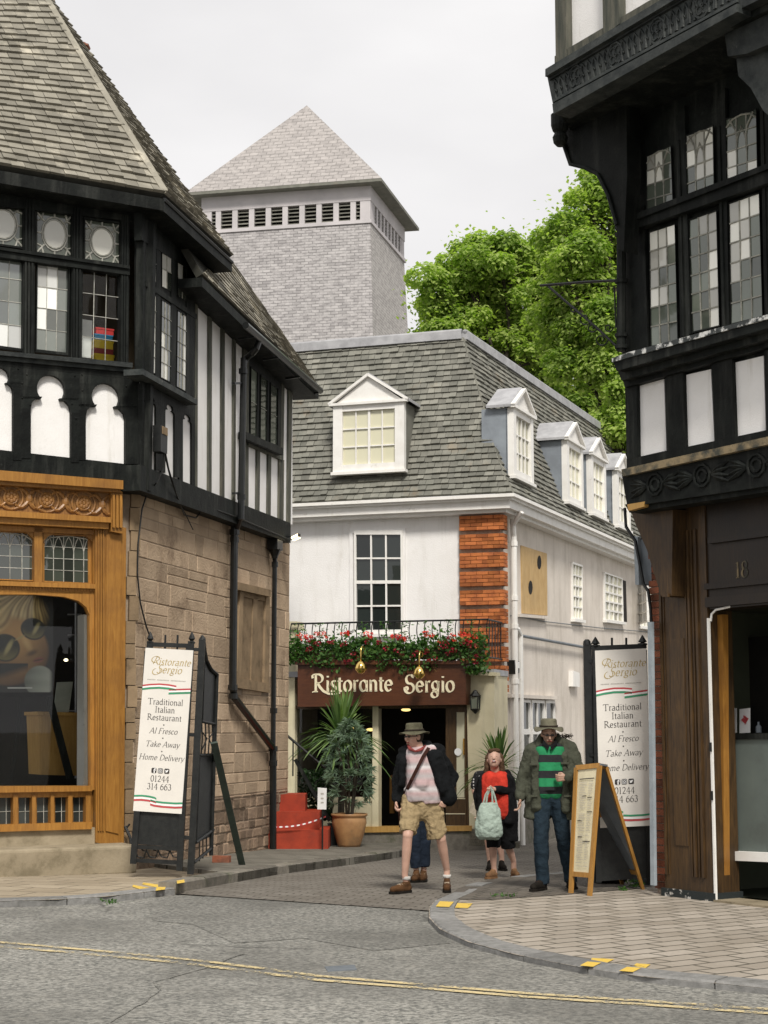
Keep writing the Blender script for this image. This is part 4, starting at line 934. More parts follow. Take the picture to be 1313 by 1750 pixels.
# cornice: fascia with moulded gutter, soffit
cn = MB()
def ring(o0, o1, z0, z1, mb):
    a0 = corner(R1, o1, R2, o1); b0 = corner(R1, o0, R2, o0)
    L0 = a0+R1.e*(uL-.2); L1 = b0+R1.e*(uL-.2); Q0 = a0+R2.e*(LEN+.2); Q1 = b0+R2.e*(LEN+.2)
    mb.prism([V((p.x, p.y, z0)) for p in (L0, a0, b0, L1)], V((0, 0, z1-z0))); mb.prism([V((p.x, p.y, z0)) for p in (a0, Q0, Q1, b0)], V((0, 0, z1-z0)))
hC = zC-zE
ring(-.1, .30, zE, zE+hC*.62, cn); ring(-.1, .36, zE+hC*.62, zE+hC*.80, cn); ring(-.1, .42, zE+hC*.80, zE+hC*1.05, cn); ring(-.1, .20, zE-.06, zE+.003, cn)
cn.build('cornice', M['white_paint'], rb)
st = MB()
for k in range(0):
    u = uL+.1+k*(-uL/42); st.box(R1.uz(u, zE-.07, .30), R1.e*.05, -R1.n*.28, V((0, 0, .05)))
for k in range(0): st.box(R2.uz(.05+k*.26, zE-.07, .30), R2.e*.05, -R2.n*.28, V((0, 0, .05)))

# mansard
zr = zC+.02; e_ = corner(R1, .38, R2, .38); t_ = corner(R1, -1.0, R2, -1.0)
E1 = V((e_.x, e_.y, zr)); T1 = V((t_.x, t_.y, zT)); EL = E1+R1.e*(uL-.2); TL_ = T1+R1.e*(uL+1.0); ER = E1+R2.e*(LEN+.4); TR_ = T1+R2.e*(LEN+.4)
TL_ = T1+R1.e*(uL-.2)
def mid(a, b, t, off): p = lerp(a, b, t); return p
# slight bell-cast: lower sixth kicks out
KB = .14
def kick(E, T, pn): m = lerp(E, T, KB); return m-pn*.10
mE1 = kick(E1, T1, (R1.n+R2.n)*.8); mEL = kick(EL, TL_, R1.n); mER = kick(ER, TR_, R2.n)
core = MB()
core.add([EL, E1, ER, ER-R1.e*0-R2.n*6, EL-R1.n*6, mEL, mE1, mER, TL_, T1, TR_, TR_-R2.n*6, TL_-R1.n*6], [(0, 1, 6, 5), (1, 2, 7, 6), (5, 6, 9, 8), (6, 7, 10, 9), (8, 9, 10, 11, 12), (0, 5, 8, 12, 4), (2, 3, 11, 10, 7)])
mans = core.build('mansard_roof', M['slate_gap'], rb)
sm_ = MB(); q = .012
slates(sm_, EL, E1, mE1, mEL, 4, .15, .028); slates(sm_, mEL, mE1, T1, TL_, 24, .15, .027)
sm_.build('front_slates', M['slate_green'], mans)
sm_ = MB(); slates(sm_, E1, ER, mER, mE1, 4, .19, .028); slates(sm_, mE1, mER, TR_, T1, 24, .19, .027); sm_.build('side_slates', M['slate_green'], mans)
fl_ = MB(); z_ = V((0, 0, 1))
fl_.bar(TL_+z_*.03, T1+z_*.03, .2, .16); fl_.bar(T1+z_*.03, TR_+z_*.03, .2, .16)
fl_.tube([TL_+z_*.10+R1.n*.05, T1+z_*.10+R1.n*.05], .05, 8); fl_.tube([T1+z_*.1+R2.n*.05, TR_+z_*.1+R2.n*.05], .05, 8)
fl_.build('lead_flashing', M['lead'], mans)
# dormers
def dormer(pl, u, w, zb, h, off, hg, name='dormer', back=.75, nx=4, ny=3, cheek='lead_blue', roofm='lead', gz_=.35, label=None, win_only=False):
    """box dormer with pediment standing on plane pl, front face at off"""
    d = MB(); fw = w*.13
    X_ = lambda du, z, o: pl.uz(u+du, z, o)
    b = MB()      # frame of the window
    b.box(X_(-w/2, zb, off-.12), pl.e*fw, pl.n*.12, z_*h); b.box(X_(w/2-fw, zb, off-.12), pl.e*fw, pl.n*.12, z_*h)
    b.box(X_(-w/2+fw, zb, off-.12), pl.e*(w-2*fw), pl.n*.11, z_*h*.11); b.box(X_(-w/2+fw, zb+h*.91, off-.12), pl.e*(w-2*fw), pl.n*.11, z_*h*.09)
    b.box(X_(-w/2-.03, zb-.05, off-.12), pl.e*(w+.06), pl.n*.16, z_*.055)
    fr = b.build('dormer_window', M['white_paint'], mans)
    g = MB(); gx0, gx1, g0, g1 = -w/2+fw, w/2-fw, zb+h*.11, zb+h*.91
    g.add([X_(gx0, g0, off-.07), X_(gx1, g0, off-.07), X_(gx1, g1, off-.07), X_(gx0, g1, off-.07)], [(0, 1, 2, 3)]); g.build('glass', M['glass_curtain'], fr)
    bb = MB(); 
    for i in range(1, nx):
        x = lerp(gx0, gx1, i/nx); t = .045 if (nx == 4 and i == 2) else .022
        bb.box(X_(x-t/2, g0, off-.075), pl.e*t, pl.n*.035, z_*(g1-g0))
    for j in range(1, ny): z = lerp(g0, g1, j/ny); bb.box(X_(gx0, z-.011, off-.073), pl.e*(gx1-gx0), pl.n*.03, z_*.022)
    bb.build('glazing_bars', M['white_paint'], fr)
    # pediment
    pd = MB(); zt = zb+h
    pd.prism([X_(-w/2-.02, zt, off-.02), X_(w/2+.02, zt, off-.02), X_(0, zt+hg, off-.02)], -pl.n*.08)
    pd.bar(X_(-w/2-.07, zt+.02, off+.0), X_(w/2+.07, zt+.02, off+.0), .10, .05); pd.bar(X_(-w/2-.08, zt+.03, off+.0), X_(0, zt+hg+.03, off+.0), .1, .05, up=pl.n.cross(pl.e)); pd.bar(X_(w/2+.08, zt+.03, off), X_(0, zt+hg+.03, off), .1, .05, up=pl.n.cross(pl.e))
    pd.build('pediment', M['white_paint'], fr)
    ck = MB()
    for sx in (-1, 1): ck.box(X_(sx*(w/2-.02)-.02, zb, off-.12), pl.e*.04, -pl.n*back, z_*h)
    ck.box(X_(-w/2, zb, off-.13), pl.e*w, -pl.n*.02, z_*h)
    ck.build('dormer_cheeks', M[cheek], fr)
    rf = MB()
    for sx in (-1, 1):
        rf.prism([X_(sx*(w/2+.10), zt+.0, off-.03), X_(0, zt+hg+.03, off-.03), X_(0, zt+hg+.03, off-back), X_(sx*(w/2+.10), zt+.0, off-back)], z_*.05)
    rf.build('dormer_roof', M[roofm], fr)
    return fr
# front dormer
a = R1.pt(569, 808, .28); b = R1.pt(691, 808, .28); t = R1.pt(630, 690, .28)
uA, uB = R1.u(a), R1.u(b); ap = R1.pt(633, 643, .28)
dormer(R1, (uA+uB)/2, uB-uA, a.z, t.z-a.z, .28, ap.z-t.z, cheek='slate_green', back=1.2)
cu_ = MB()
for (x0, x1, x2) in ((588, 594, 604), (606, 611, 616), (666, 660, 652), (636, 640, 644)): pass
for px0, px1, px2 in ((887, 820, 913), (905, 830, 968), (937, 930, 985)): pass
# side dormers
for k, (pxl, pxr, yt, yb, nxx) in enumerate(((878, 914, 696, 812, 4), (969, 1000, 752, 862, 3), (1012, 1038, 780, 880, 3), (1055, 1080, 812, 900, 3))):
    a = R2.pt(pxl, yb, .28); b = R2.pt(pxr, yb, .28); zt_ = R2.pt(pxl, yt, .28).z
    if k == 0: base_z, hh = a.z, zt_-a.z
    dormer(R2, (R2.u(a)+R2.u(b))/2, min(1.25, R2.u(b)-R2.u(a)), base_z, hh, .28, .42, nx=nxx, back=.5 if k == 0 else .75)
# sash window on the front
def sash(pl, q, off, nx, ny, parent, glass='glass_dark_room', fwd=.05, bars=.02, name='sash_window', mats='white_paint', frame=True, rail=None, sill=True, g2=None):
    Q = [pl.pt(x, y, off) for x, y in q]; n = pl.n; c = sum(Q, V((0, 0, 0)))/4
    fr = MB(); O = [p+(p-c).normalized()*fwd*1.3 for p in Q]
    for i in range(4): j = (i+1) % 4; fr.prism([O[i], O[j], Q[j], Q[i]], n*.05)
    if sill: fr.prism([O[3]-z_*.05-pl.e*.05, O[2]-z_*.05+pl.e*.05, O[2]+z_*.01+pl.e*.05, O[3]+z_*.01-pl.e*.05], n*.10)
    f = fr.build(name, M[mats], parent)
    g = MB()
    for i in range(nx):
        for j in range(ny):
            p = [bil(Q, (i+a)/nx, (j+b)/ny)+n*.006 for a, b in ((0, 0), (1, 0), (1, 1), (0, 1))]; tt = random.uniform(-.004, .004); p[0] += n*tt; p[3] += n*tt; g.add(p, [(0, 1, 2, 3)])
    g.build('glass', M[glass], f)
    bb = MB()
    for i in range(1, nx): bb.bar(bil(Q, i/nx, 0)+n*.02, bil(Q, i/nx, 1)+n*.02, bars, .03, up=n)
    for j in range(1, ny): ww = bars*2 if rail == j else bars; bb.bar(bil(Q, 0, j/ny)+n*.023, bil(Q, 1, j/ny)+n*.023, ww, .03, up=n)
    bb.build('glazing_bars', M[mats], f); return f
glass_dark('glass_dark_room', (.010, .013, .012), ior=1.6, rough=.03)
f = sash(R1, [(610, 914), (686, 914), (687, 1076), (611, 1077)], .01, 3, 4, rb, rail=2, fwd=.07, bars=.03)
fr = MB()
for q in ([(597, 903), (693, 902), (693, 910), (597, 911)], [(597, 911), (603, 911), (604, 1078), (598, 1078)], [(689, 910), (693, 910), (693, 1078), (689, 1078)]): pp(fr, R1, q, .03, -.05)
fr.build('window_surround', M['stucco_front'], rb)
# brick corner pier with recessed bands
bk = MB(); bu0, bu1 = R1.u(R1.pt(789, 1000)), 0.0
zc0 = zSF-.35; zz = zE-.02; k = 0
course = .068
while zz > zc0:
    for c_ in range(5):
        zt = zz-c_*course; 
        if zt < zc0: break
        dd = .12 if c_ not in (0,) else .02
        off = 0 if (c_+k) % 2 else .5; L_ = .215; u = bu0-(L_*off)
        rag = .04*((c_+k) % 2)
        while u < dd:
            a_, b_ = max(u, bu0-rag), min(u+L_-.008, dd-.002)
            if b_-a_ > .03: bk.box(R1.uz(a_, zt-course+.008, -.1), R1.e*(b_-a_), R1.n*(dd+.1+random.uniform(-.003, .003)), z_*(course-.009))
            u += L_
        u = 0.02
        while u < .14:
            b_ = min(u+L_-.008, .14); bk.box(R2.uz(u, zt-course+.008, -.1), R2.e*(b_-u), R2.n*(dd+.098), z_*(course-.009)); u += L_
    zz -= course*5; k += 1
o = bk.build('brick_quoins', M['brick_red'], rb)
mo = MB(); mo.box(R1.uz(bu0-.03, zc0, -.1), R1.e*(-bu0+.03+.04), R1.n*.14, z_*(zE-zc0-.02)); mo.box(R2.uz(.0, zc0, -.1), R2.e*.13, R2.n*.135, z_*(zE-zc0-.02)); mo.build('quoin_mortar', M['brick_mortar'], rb)
# side windows
bo = MB(); pp(bo, R2, [(891, 932), (935, 946), (936, 1052), (893, 1048)], .02, -.02); bw = bo.build('boarded_window', M['plywood'], rb)
bo = MB()
for x, y in ((922, 961), (907, 1004)):
    bo.add([R2.pt(x+3.6*math.cos(a*.524), y+12*math.sin(a*.524), .024) for a in range(12)], [tuple(range(12))])
bo.build('oval_hole', M['dark_interior'], bw)
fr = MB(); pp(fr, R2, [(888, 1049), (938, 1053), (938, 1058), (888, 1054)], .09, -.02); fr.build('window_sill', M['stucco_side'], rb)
sash(R2, [(976, 964), (992, 969), (992, 1057), (977, 1055)], -.0, 3, 5, rb, 'glass_curtain', fwd=.04, bars=.03)
sash(R2, [(1031, 980), (1060, 990), (1062, 1062), (1032, 1058)], -.0, 4, 5, rb, 'glass_curtain', fwd=.04, bars=.04)
sash(R2, [(1092, 1000), (1112, 1008), (1113, 1072), (1093, 1069)], -.0, 4, 5, rb, 'glass_curtain', fwd=.04, bars=.04)
fr = MB(); pp(fr, R2, [(1061, 990), (1070, 993), (1072, 1063), (1063, 1062)], .004, -.0); fr.build('open_window_gap', M['dark_interior'], rb)
cs_ = MB(); hinge = R2.pt(1092, 1034, 0); zt_, zb_ = R2.pt(1092, 1000, 0).z, R2.pt(1092, 1066, 0).z
od = (R2.n*.42-R2.e*.9).normalized(); W2 = 1.0; h0 = V((hinge.x, hinge.y, zb_))
for i in range(3): cs_.bar(h0+od*W2*i/2*.98, h0+od*W2*i/2*.98+z_*(zt_-zb_), .05, .04, up=od)
for j in range(5): cs_.bar(h0+z_*(zt_-zb_)*j/4, h0+od*W2+z_*(zt_-zb_)*j/4, .04 if j in (0, 4) else .03, .03)
cf = cs_.build('open_casement', M['white_paint'], rb); g = MB(); g.quad(h0, h0+od*W2, h0+od*W2+z_*(zt_-zb_), h0+z_*(zt_-zb_)); g.build('glass', M['shop_glass'], cf)
# lower side window in a recess
pn_ = MB(); pp(pn_, R2, [(875, 1186), (957, 1190), (957, 1196), (875, 1192)], .12, -.01)
pn_.build('window_hood', M['stucco_side'], rb)
sash(R2, [(880, 1200), (902, 1201), (904, 1300), (881, 1302)], .0, 2, 2, rb, 'glass_low', fwd=.05, bars=.05, rail=1)
sash(R2, [(906, 1201), (926, 1202), (928, 1299), (908, 1300)], .0, 2, 2, rb, 'glass_low', fwd=.05, bars=.05, rail=1)
sash(R2, [(930, 1202), (944, 1202), (946, 1298), (932, 1299)], .0, 1, 2, rb, 'glass_low', fwd=.05, bars=.05, rail=1)
# lower plinth darker strip
pl2 = MB(); pl2.box(R2.uz(.2, gR-.3), R2.e*(LEN-.2), R2.n*.05, z_*.75); pl2.build('plinth', M['kerb_brown'], rb)
# pipes
pp_ = MB(); zp = R2.pt(875, 1083, .12).z
pp_.tube([R2.uz(.52, zE-.1, .1), R2.uz(.52, zE-.5, .12), R2.uz(.52, gR+.1, .12)], .055, 10); pp_.tube([R2.uz(.30, zE+.0, .34), R2.uz(.4, zE-.22, .14), R2.uz(.52, zE-.42, .12)], .05, 8)
pp_.tube([R2.uz(.86, zp, .12), R2.uz(.86, gR, .12)], .05, 10); pp_.tube([R2.uz(.52, zp+.1, .12), R2.uz(.7, zp+.1, .12), R2.uz(.86, zp, .12)], .05, 8)
for z in (zE-.6, zE-1.6, zp+.1, zp-.9): pp_.tube([R2.uz(.52, z, .12), R2.uz(.52, z+.09, .12)], .07, 8)
pp_.build('white_downpipe', M['white_paint'], rb)
pp_ = MB(); pp_.tube([R2.pt(1001, 1096, .08), R2.pt(1004, 1300, .08)], .04, 8); pp_.build('white_downpipe', M['white_paint'], rb)
pp_ = MB(); pp_.tube([R2.uz(.86, zp, .09), R2.uz(5, zp, .09), R2.uz(11, zp, .09)], .03, 8); pp_.build('wall_pipe', M['grey_metal'], rb)
pp_ = MB(); pp_.tube([R2.pt(873, 1052, .03), R2.pt(900, 1056, .03), R2.pt(930, 1062, .03), R2.pt(1000, 1070, .03), R2.pt(1025, 1073, .03), R2.pt(1110, 1080, .03)], .010, 6)
pp_.build('wall_cable', M['grey_metal'], rb)
al = thing('alarm_box', R2.pt(884, 1150, .05), 'small black and white alarm box on the side wall of the white building', 'alarm')
m_ = MB(); pp(m_, R2, [(879, 1128), (888, 1130), (888, 1150), (881, 1152)], .14, 0); m_.build('alarm_body', M['black_iron'], al)
m_ = MB(); pp(m_, R2, [(881, 1130), (888, 1131), (888, 1142), (882, 1141)], .15, .14); m_.build('alarm_front', M['print_white'], al)
m_ = MB(); pp(m_, R2, [(980, 1146), (991, 1150), (991, 1174), (980, 1173)], .1, 0); tag(m_.build('wall_box', M['white_paint']), 'small white plastic box on the white side wall left of the right gate', 'utility box')
# ------------------------------------------------------------------ shop front projecting from the wall
SO = .95
sfu0, sfu1 = R1.u(R1.pt(491, 1200, SO)), R1.u(R1.pt(845, 1300, SO))
zS = R1.pt(797, 1152, SO).z; gS = gz(R1.o.y)
fr = MB()
fr.box(R1.uz(sfu0-.6, zS-.02, SO+.02), R1.e*(sfu1-sfu0+.6+.02), -R1.n*(SO+.02), z_*.10)
fr.build('flat_roof', M['lead'], rb)
wf = MB()
pp(wf, R1, [(797, 1148), (845, 1148), (845, 1446), (803, 1446)], SO, SO-.25)
wf.build('cream_pier', M['cream_paint'], rb)
wf = MB(); wf.box(R1.uz(sfu1-.002, gS-.2, 0), -R1.e*.25, R1.n*(SO-.255), z_*(zS-gS+.18)); wf.build('return_wall', M['cream_paint'], rb)
wf = MB()
pp(wf, R1, [(484, 1070), (504, 1070), (504, 1430), (484, 1440)], SO, SO-.25)
wf.build('cream_pilaster', M['cream_paint'], rb)
wf = MB(); pp(wf, R1, [(482, 1062), (508, 1062), (508, 1076), (482, 1076)], SO+.05, SO-.3); wf.build('pilaster_cap', M['cream_paint'], rb)
wf = MB(); pp(wf, R1, [(796, 1148), (850, 1149), (850, 1155), (796, 1154)], SO+.1, SO-.1); wf.build('coping', M['cream_paint'], rb)
# interior
rm = MB(); i0 = R1.uz(sfu0-.8, gS+.02, SO-.3); W_ = R1.e*(-.35-sfu0+.8)
rm.box(i0-R1.n*3, W_, -R1.n*.1, z_*3.2); rm.box(i0, W_, -R1.n*3, -z_*.05); rm.box(i0+z_*2.62, W_, -R1.n*3, z_*.1); rm.box(i0, -R1.e*.1, -R1.n*3, z_*3); rm.box(i0+W_, R1.e*.1, -R1.n*3, z_*3)
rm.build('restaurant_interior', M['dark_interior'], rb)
m_ = MB(); pp(m_, R1, [(666, 1325), (673, 1325), (673, 1390), (666, 1390)], -.6, -.7); m_.build('inner_door_post', M['ochre_wood'], rb)
m_ = MB(); pp(m_, R1, [(500, 1419), (846, 1416), (846, 1470), (500, 1470)], SO+.0, SO-.3); m_.build('base_course', M['kerb_brown'], rb)
for k, (x, y, l_) in enumerate(((607, 1243, 'warm lamp glowing inside the restaurant window behind the palm'), (694, 1213, 'warm ceiling lamp inside the restaurant doorway'), (634, 1247, 'warm lamp glowing beside the white door post inside the restaurant'))):
    m_ = MB(); m_.ell(R1.pt(x, y, -1.0), .09, .09, .03, n=12, k=6); tag(m_.build('ceiling_lamp', M['lamp_warm']), l_, 'lamp')
# door frame, window, doors
df = MB()
pp(df, R1, [(637, 1207), (647, 1207), (647, 1418), (636, 1418)], SO-.03, SO-.2)
pp(df, R1, [(560, 1362), (638, 1362), (637, 1418), (560, 1418)], SO-.08, SO-.16); pp(df, R1, [(504, 1362), (560, 1362), (560, 1416), (504, 1416)], SO-.08, SO-.16)
pp(df, R1, [(504, 1366), (638, 1366), (638, 1370), (504, 1370)], SO-.06, SO-.16)
df.build('door_frame', M['cream_paint'], rb)
df = MB(); pp(df, R1, [(504, 1206), (803, 1204), (803, 1210), (504, 1212)], SO-.04, SO-.2); pp(df, R1, [(796, 1207), (803, 1207), (803, 1413), (797, 1413)], SO-.02, SO-.2); df.build('dark_frame', M['brown_wood'], rb)
gg = MB(); gg.add([R1.pt(x, y, SO-.12) for x, y in ((504, 1210), (637, 1210), (637, 1366), (504, 1366))], [(0, 1, 2, 3)]); gg.build('front_window', M['shop_glass'], rb)
th = MB(); pp(th, R1, [(617, 1413), (806, 1411), (806, 1420), (617, 1423)], SO+.04, SO-.25); th.build('threshold', M['ochre_pale'], rb)
dr = thing('restaurant_door', R1.pt(785, 1413, SO), 'open dark restaurant door leaf with pale glass strip and round white sticker', 'door')
m_ = MB()
for q in ([(762, 1210), (780, 1210), (780, 1412), (762, 1412)], [(794, 1210), (797, 1210), (797, 1412), (794, 1412)], [(780, 1208), (794, 1208), (794, 1217), (780, 1217)], [(780, 1363), (794, 1363), (794, 1412), (780, 1412)]): pp(m_, R1, q, SO+.01, SO-.05)
m_.build('door_leaf', M['brown_wood'], dr)
m_ = MB(); pp(m_, R1, [(780, 1217), (794, 1217), (794, 1363), (780, 1363)], SO-.01, SO-.03); m_.build('glass_strip', M['glass_curtain'], dr)
m_ = MB(); m_.lathe(R1.pt(783, 1285, SO+.011), [(.065, 0), (.065, .004)], 20, axis=R1.n); m_.build('sticker', M['print_white'], dr)
m_ = MB()
for y in (1364, 1390, 1411): pp(m_, R1, [(762, y), (795, y), (795, y+1.6), (762, y+1.6)], SO+.018, SO+.01)
m_.build('door_moulding', M['cream_paint'], dr)
m_ = MB(); m_.bar(R1.pt(793, 1262, SO+.03), R1.pt(793, 1290, SO+.03), .02, .03, up=R1.n); m_.build('handle', M['brass'], dr)
# sign
SGN = SO+.30
sg = thing('restaurant_sign', R1.pt(653, 1206, SGN), 'wide dark brown fascia sign with cream art nouveau lettering above the restaurant door', 'sign')
m_ = MB(); pp(m_, R1, [(509, 1135), (797, 1133), (796, 1204), (509, 1208)], SGN, SO-.05); m_.build('sign_board', M['sign_brown'], sg)
m_ = MB(); pp(m_, R1, [(504, 1127), (801, 1129), (801, 1135), (504, 1136)], SGN+.06, SO-.05); m_.build('sign_cornice', M['sign_brown'], sg)
CU = dict(GL)
CU['R'] = (.66, [[(.20, 0), (.20, .70)], [(.06, .55), (.03, .64), (.09, .71), (.22, .71)]+A_(.30, .53, .22, .18, 80, -90, 14)+[(.24, .36)], [(.27, .36), (.40, .18), (.56, .02), (.80, -.09), (1.12, -.115), (1.36, -.06)], se(.20, .0, .10), ('t', [(.03, -.03), (.10, .0)])])
CU['S'] = (.56, [A_(.30, .53, .17, .18, 30, 255, 18)+A_(.27, .16, .21, .20, 78, -190, 22)+A_(.13, .14, .07, .07, 160, -90, 8), ('t', [(.44, .58), (.48, .69)])])
CU['g'] = (.44, [A_(.20, .27, .135, .165, 0, 360, 20), A_(.17, -.10, .14, .12, 0, 360, 20), ('t', [(.12, .12), (.09, .06), (.2, .02)]), ('t', [(.30, .38), (.40, .42)]), [(.33, .44), (.33, .2), (.31, -.06)]])
CU['a'] = (.44, [A_(.21, .22, .155, .215, 20, 340, 18), [(.36, .44), (.36, .0)], se(.38, .01, .04)])
def sign_f3(u, v): return R1.uz(u, v, SGN+.012)
def sgn_txt(txt, x0, x1, ybase, capy):
    a = R1.pt(x0, ybase, SGN); b = R1.pt(x1, ybase, SGN); t = R1.pt(x0, capy, SGN); size = (t.z-a.z)/.70
    polys, adv = letters(txt, .115, 0, .0, CU); sx = (R1.u(b)-R1.u(a))/adv
    m_ = MB()
    for q in polys: m_.prism([sign_f3(R1.u(a)+p[0]*sx, lerp(a.z, b.z, 0)+p[1]*size) for p in q], -R1.n*.012)
    m_.rv = .5; return m_.build('sign_lettering', M['letter_cream'], sg)
sgn_txt('Ristorante', 533, 672, 1182, 1153); sgn_txt('Sergio', 690, 778, 1183, 1154)
# brass swan-neck lamps
lp = None
for k, (x, y, lb_) in enumerate(((617, 1141, 'brass swan neck lamp over the first word of the restaurant sign'), (717, 1150, 'brass swan neck lamp over the second word of the restaurant sign'))):
    t0 = thing('sign_lamp', R1.pt(x, y+12, SGN+.35), lb_, 'lamp', 'brass lamps over the restaurant sign')
    c_ = R1.pt(x, y, SGN+.38); m_ = MB(); m_.smooth = True
    m_.lathe(c_, [(.02, .12), (.05, .10), (.09, .05), (.105, 0), (.10, -.04), (.09, -.05)], 20); m_.ell(c_+V((0, 0, -.03)), .085, .085, .075, n=18, k=10); m_.build('lamp_shade', M['brass'], t0)
    m_ = MB(); m_.smooth = True
    pts = [c_+V((0, 0, .1)), c_+V((0, 0, .2))]+[c_+V((0, 0, .28))-R1.n*(.10-.10*math.cos(a))-R1.e*(.0)+V((0, 0, .10*math.sin(a))) for a in (0, .5, 1.0, 1.6, 2.2, 2.8)]+[R1.pt(x-4, 1130, SGN+.0)]
    m_.tube(pts, .013, 8); m_.build('swan_neck', M['brass'], t0)
# lantern
ln = thing('wall_lantern', R1.pt(812, 1218, SO+.1), 'black wall lantern on the cream pier right of the restaurant sign', 'lantern')
c_ = R1.pt(812.5, 1200, SO+.12); m_ = MB()
hw = .068
for sx in (-1, 1):
    for sy in (-1, 1): m_.bar(c_+R1.e*sx*hw*.85+R1.n*sy*hw-z_*.12, c_+R1.e*sx*hw+R1.n*sy*hw+z_*.10, .016, .016)
m_.lathe(c_, [(.095, .10), (.10, .11), (.05, .17), (.03, .2), (.012, .21)], 6); m_.lathe(c_, [(.01, -.20), (.04, -.17), (.085, -.125), (.085, -.115)], 6); m_.bar(c_-R1.n*.12, c_-R1.n*.02+z_*.12, .03, .03); m_.cbox(c_-R1.n*.12, .1, .02, .24, math.atan2(R1.e.y, R1.e.x))
m_.build('lantern_frame', M['black_iron'], ln)
m_ = MB(); m_.cbox(c_-z_*.01, .11, .11, .2, math.atan2(R1.e.y, R1.e.x)); m_.build('lantern_glass', M['glass_grey'], ln)
# ------------------------------------------------------------------ balcony railing and flower boxes
RO = SO+.12; za, zb2 = R1.pt(505, 1066, RO).z, R1.pt(505, 1128, RO).z
rl = thing('balcony_railing', R1.pt(660, 1130, RO), 'black wrought iron railing with wavy bars above the restaurant sign', 'railing')
ru0, ru1 = R1.u(R1.pt(498, 1100, RO)), R1.u(R1.pt(834, 1100, RO))
m_ = MB(); P = lambda u, z, o=RO: R1.uz(u, z, o)
m_.tube([P(ru0, za), P(ru1, za)], .018, 6); m_.tube([P(ru0, zb2), P(ru1, zb2)], .016, 6)
m_.tube([P(ru1, za), P(ru1, za, .1)], .018, 6); m_.tube([P(ru1, zb2), P(ru1, zb2, .1)], .016, 6); m_.build('rails', M['black_iron'], rl)
m_ = MB(); n_ = 26
for i in range(n_+1):
    u = lerp(ru0, ru1, i/n_); m_.tube([P(u+.022*math.sin(t*6.28), lerp(zb2, za, t), RO) for t in (0, .125, .25, .375, .5, .625, .75, .875, 1)], .010, 5)
for i in range(5):
    o = lerp(RO, .1, i/5+.1); m_.tube([P(ru1, lerp(zb2, za, t), o+.02*math.sin(t*6.28)) for t in (0, .25, .5, .75, 1)], .010, 5)
m_.build('wavy_bars', M['black_iron'], rl)
def leafquad(mb, c, s, up=None, asp=.6):
    d = V((random.gauss(0, 1), random.gauss(0, 1), random.gauss(0, .7))).normalized(); a = d.cross(V((random.gauss(0, 1), random.gauss(0, 1), random.gauss(0, 1)))).normalized(); s *= random.uniform(.6, 1.3)
    mb.add([c-d*s*.5, c+a*s*asp*.5, c+d*s*.5, c-a*s*asp*.5], [(0, 1, 2, 3)])
fb_ = thing('flower_box', R1.pt(660, 1132, RO+.12), 'long planter full of red and crimson geraniums trailing over the restaurant sign', 'planter')
m_ = MB(); m_.box(R1.uz(ru0+.1, zb2-.02, RO+.02), R1.e*(ru1-ru0-.15), R1.n*.2, z_*.16); m_.build('trough', M['brown_wood'], fb_)
m_ = MB(); fr_ = MB(); fd_ = MB(); L_ = ru1-ru0
cl = []
for i in range(46):
    u = ru0+L_*(i+.5)/46; top = lerp(.30, .50, random.random()); bot = -.02-random.choice((0, .02, .05, .12, .25))*random.random()*1.3
    if i > 42 : bot -= .25
    for j in range(170):
        c_ = R1.uz(u+random.gauss(0, .06), zb2+lerp(bot, top*(.8 if random.random() < .85 else 1.15), random.random()), RO+.16+random.gauss(0, .08)); leafquad(m_, c_, .078)
    if i % 5 == 2:
        for j in range(70): leafquad(m_, R1.uz(u+random.gauss(0, .045), zb2+.3+random.random()*.36, RO+.05+random.gauss(0, .05)), .055, asp=.35)
m_.build('leaves', M['leaf_box'], fb_)
def blossom(mb, c, r, n=26):
    for _ in range(n):
        d = V((random.gauss(0, 1), random.gauss(0, 1), random.gauss(0, 1))).normalized()*r*random.uniform(.5, 1); d.z *= .8; leafquad(mb, c+d, r*.55, asp=.9)
for x, y in [(512, 1085), (524, 1087), (546, 1085), (553, 1083), (594, 1083), (592, 1080), (626, 1082), (633, 1084), (672, 1088), (680, 1086), (688, 1090), (728, 1084), (738, 1086), (774, 1087), (787, 1084), (792, 1087), (812, 1088)]:
    blossom(fr_, R1.pt(x, y+random.uniform(-2, 2), RO+.3), .062); blossom(fr_, R1.pt(x+random.uniform(-14, 14), y+random.uniform(-3, 12), RO+.31), .045)
for x, y in [(530, 1108), (545, 1100), (567, 1098), (590, 1100), (592, 1131), (628, 1097), (606, 1118), (660, 1108), (677, 1112), (683, 1090), (706, 1120), (730, 1112), (744, 1124), (762, 1098), (772, 1112), (776, 1111), (790, 1098), (801, 1099), (813, 1131), (648, 1098), (527, 1094), (752, 1106)]:
    blossom(fd_, R1.pt(x, y, RO+.32), .062); blossom(fd_, R1.pt(x+random.uniform(-16, 16), y+random.uniform(-10, 8), RO+.32), .045)
fr_.build('geranium_blossoms', M['flower_red'], fb_); fd_.build('crimson_blossoms', M['flower_dark'], fb_)
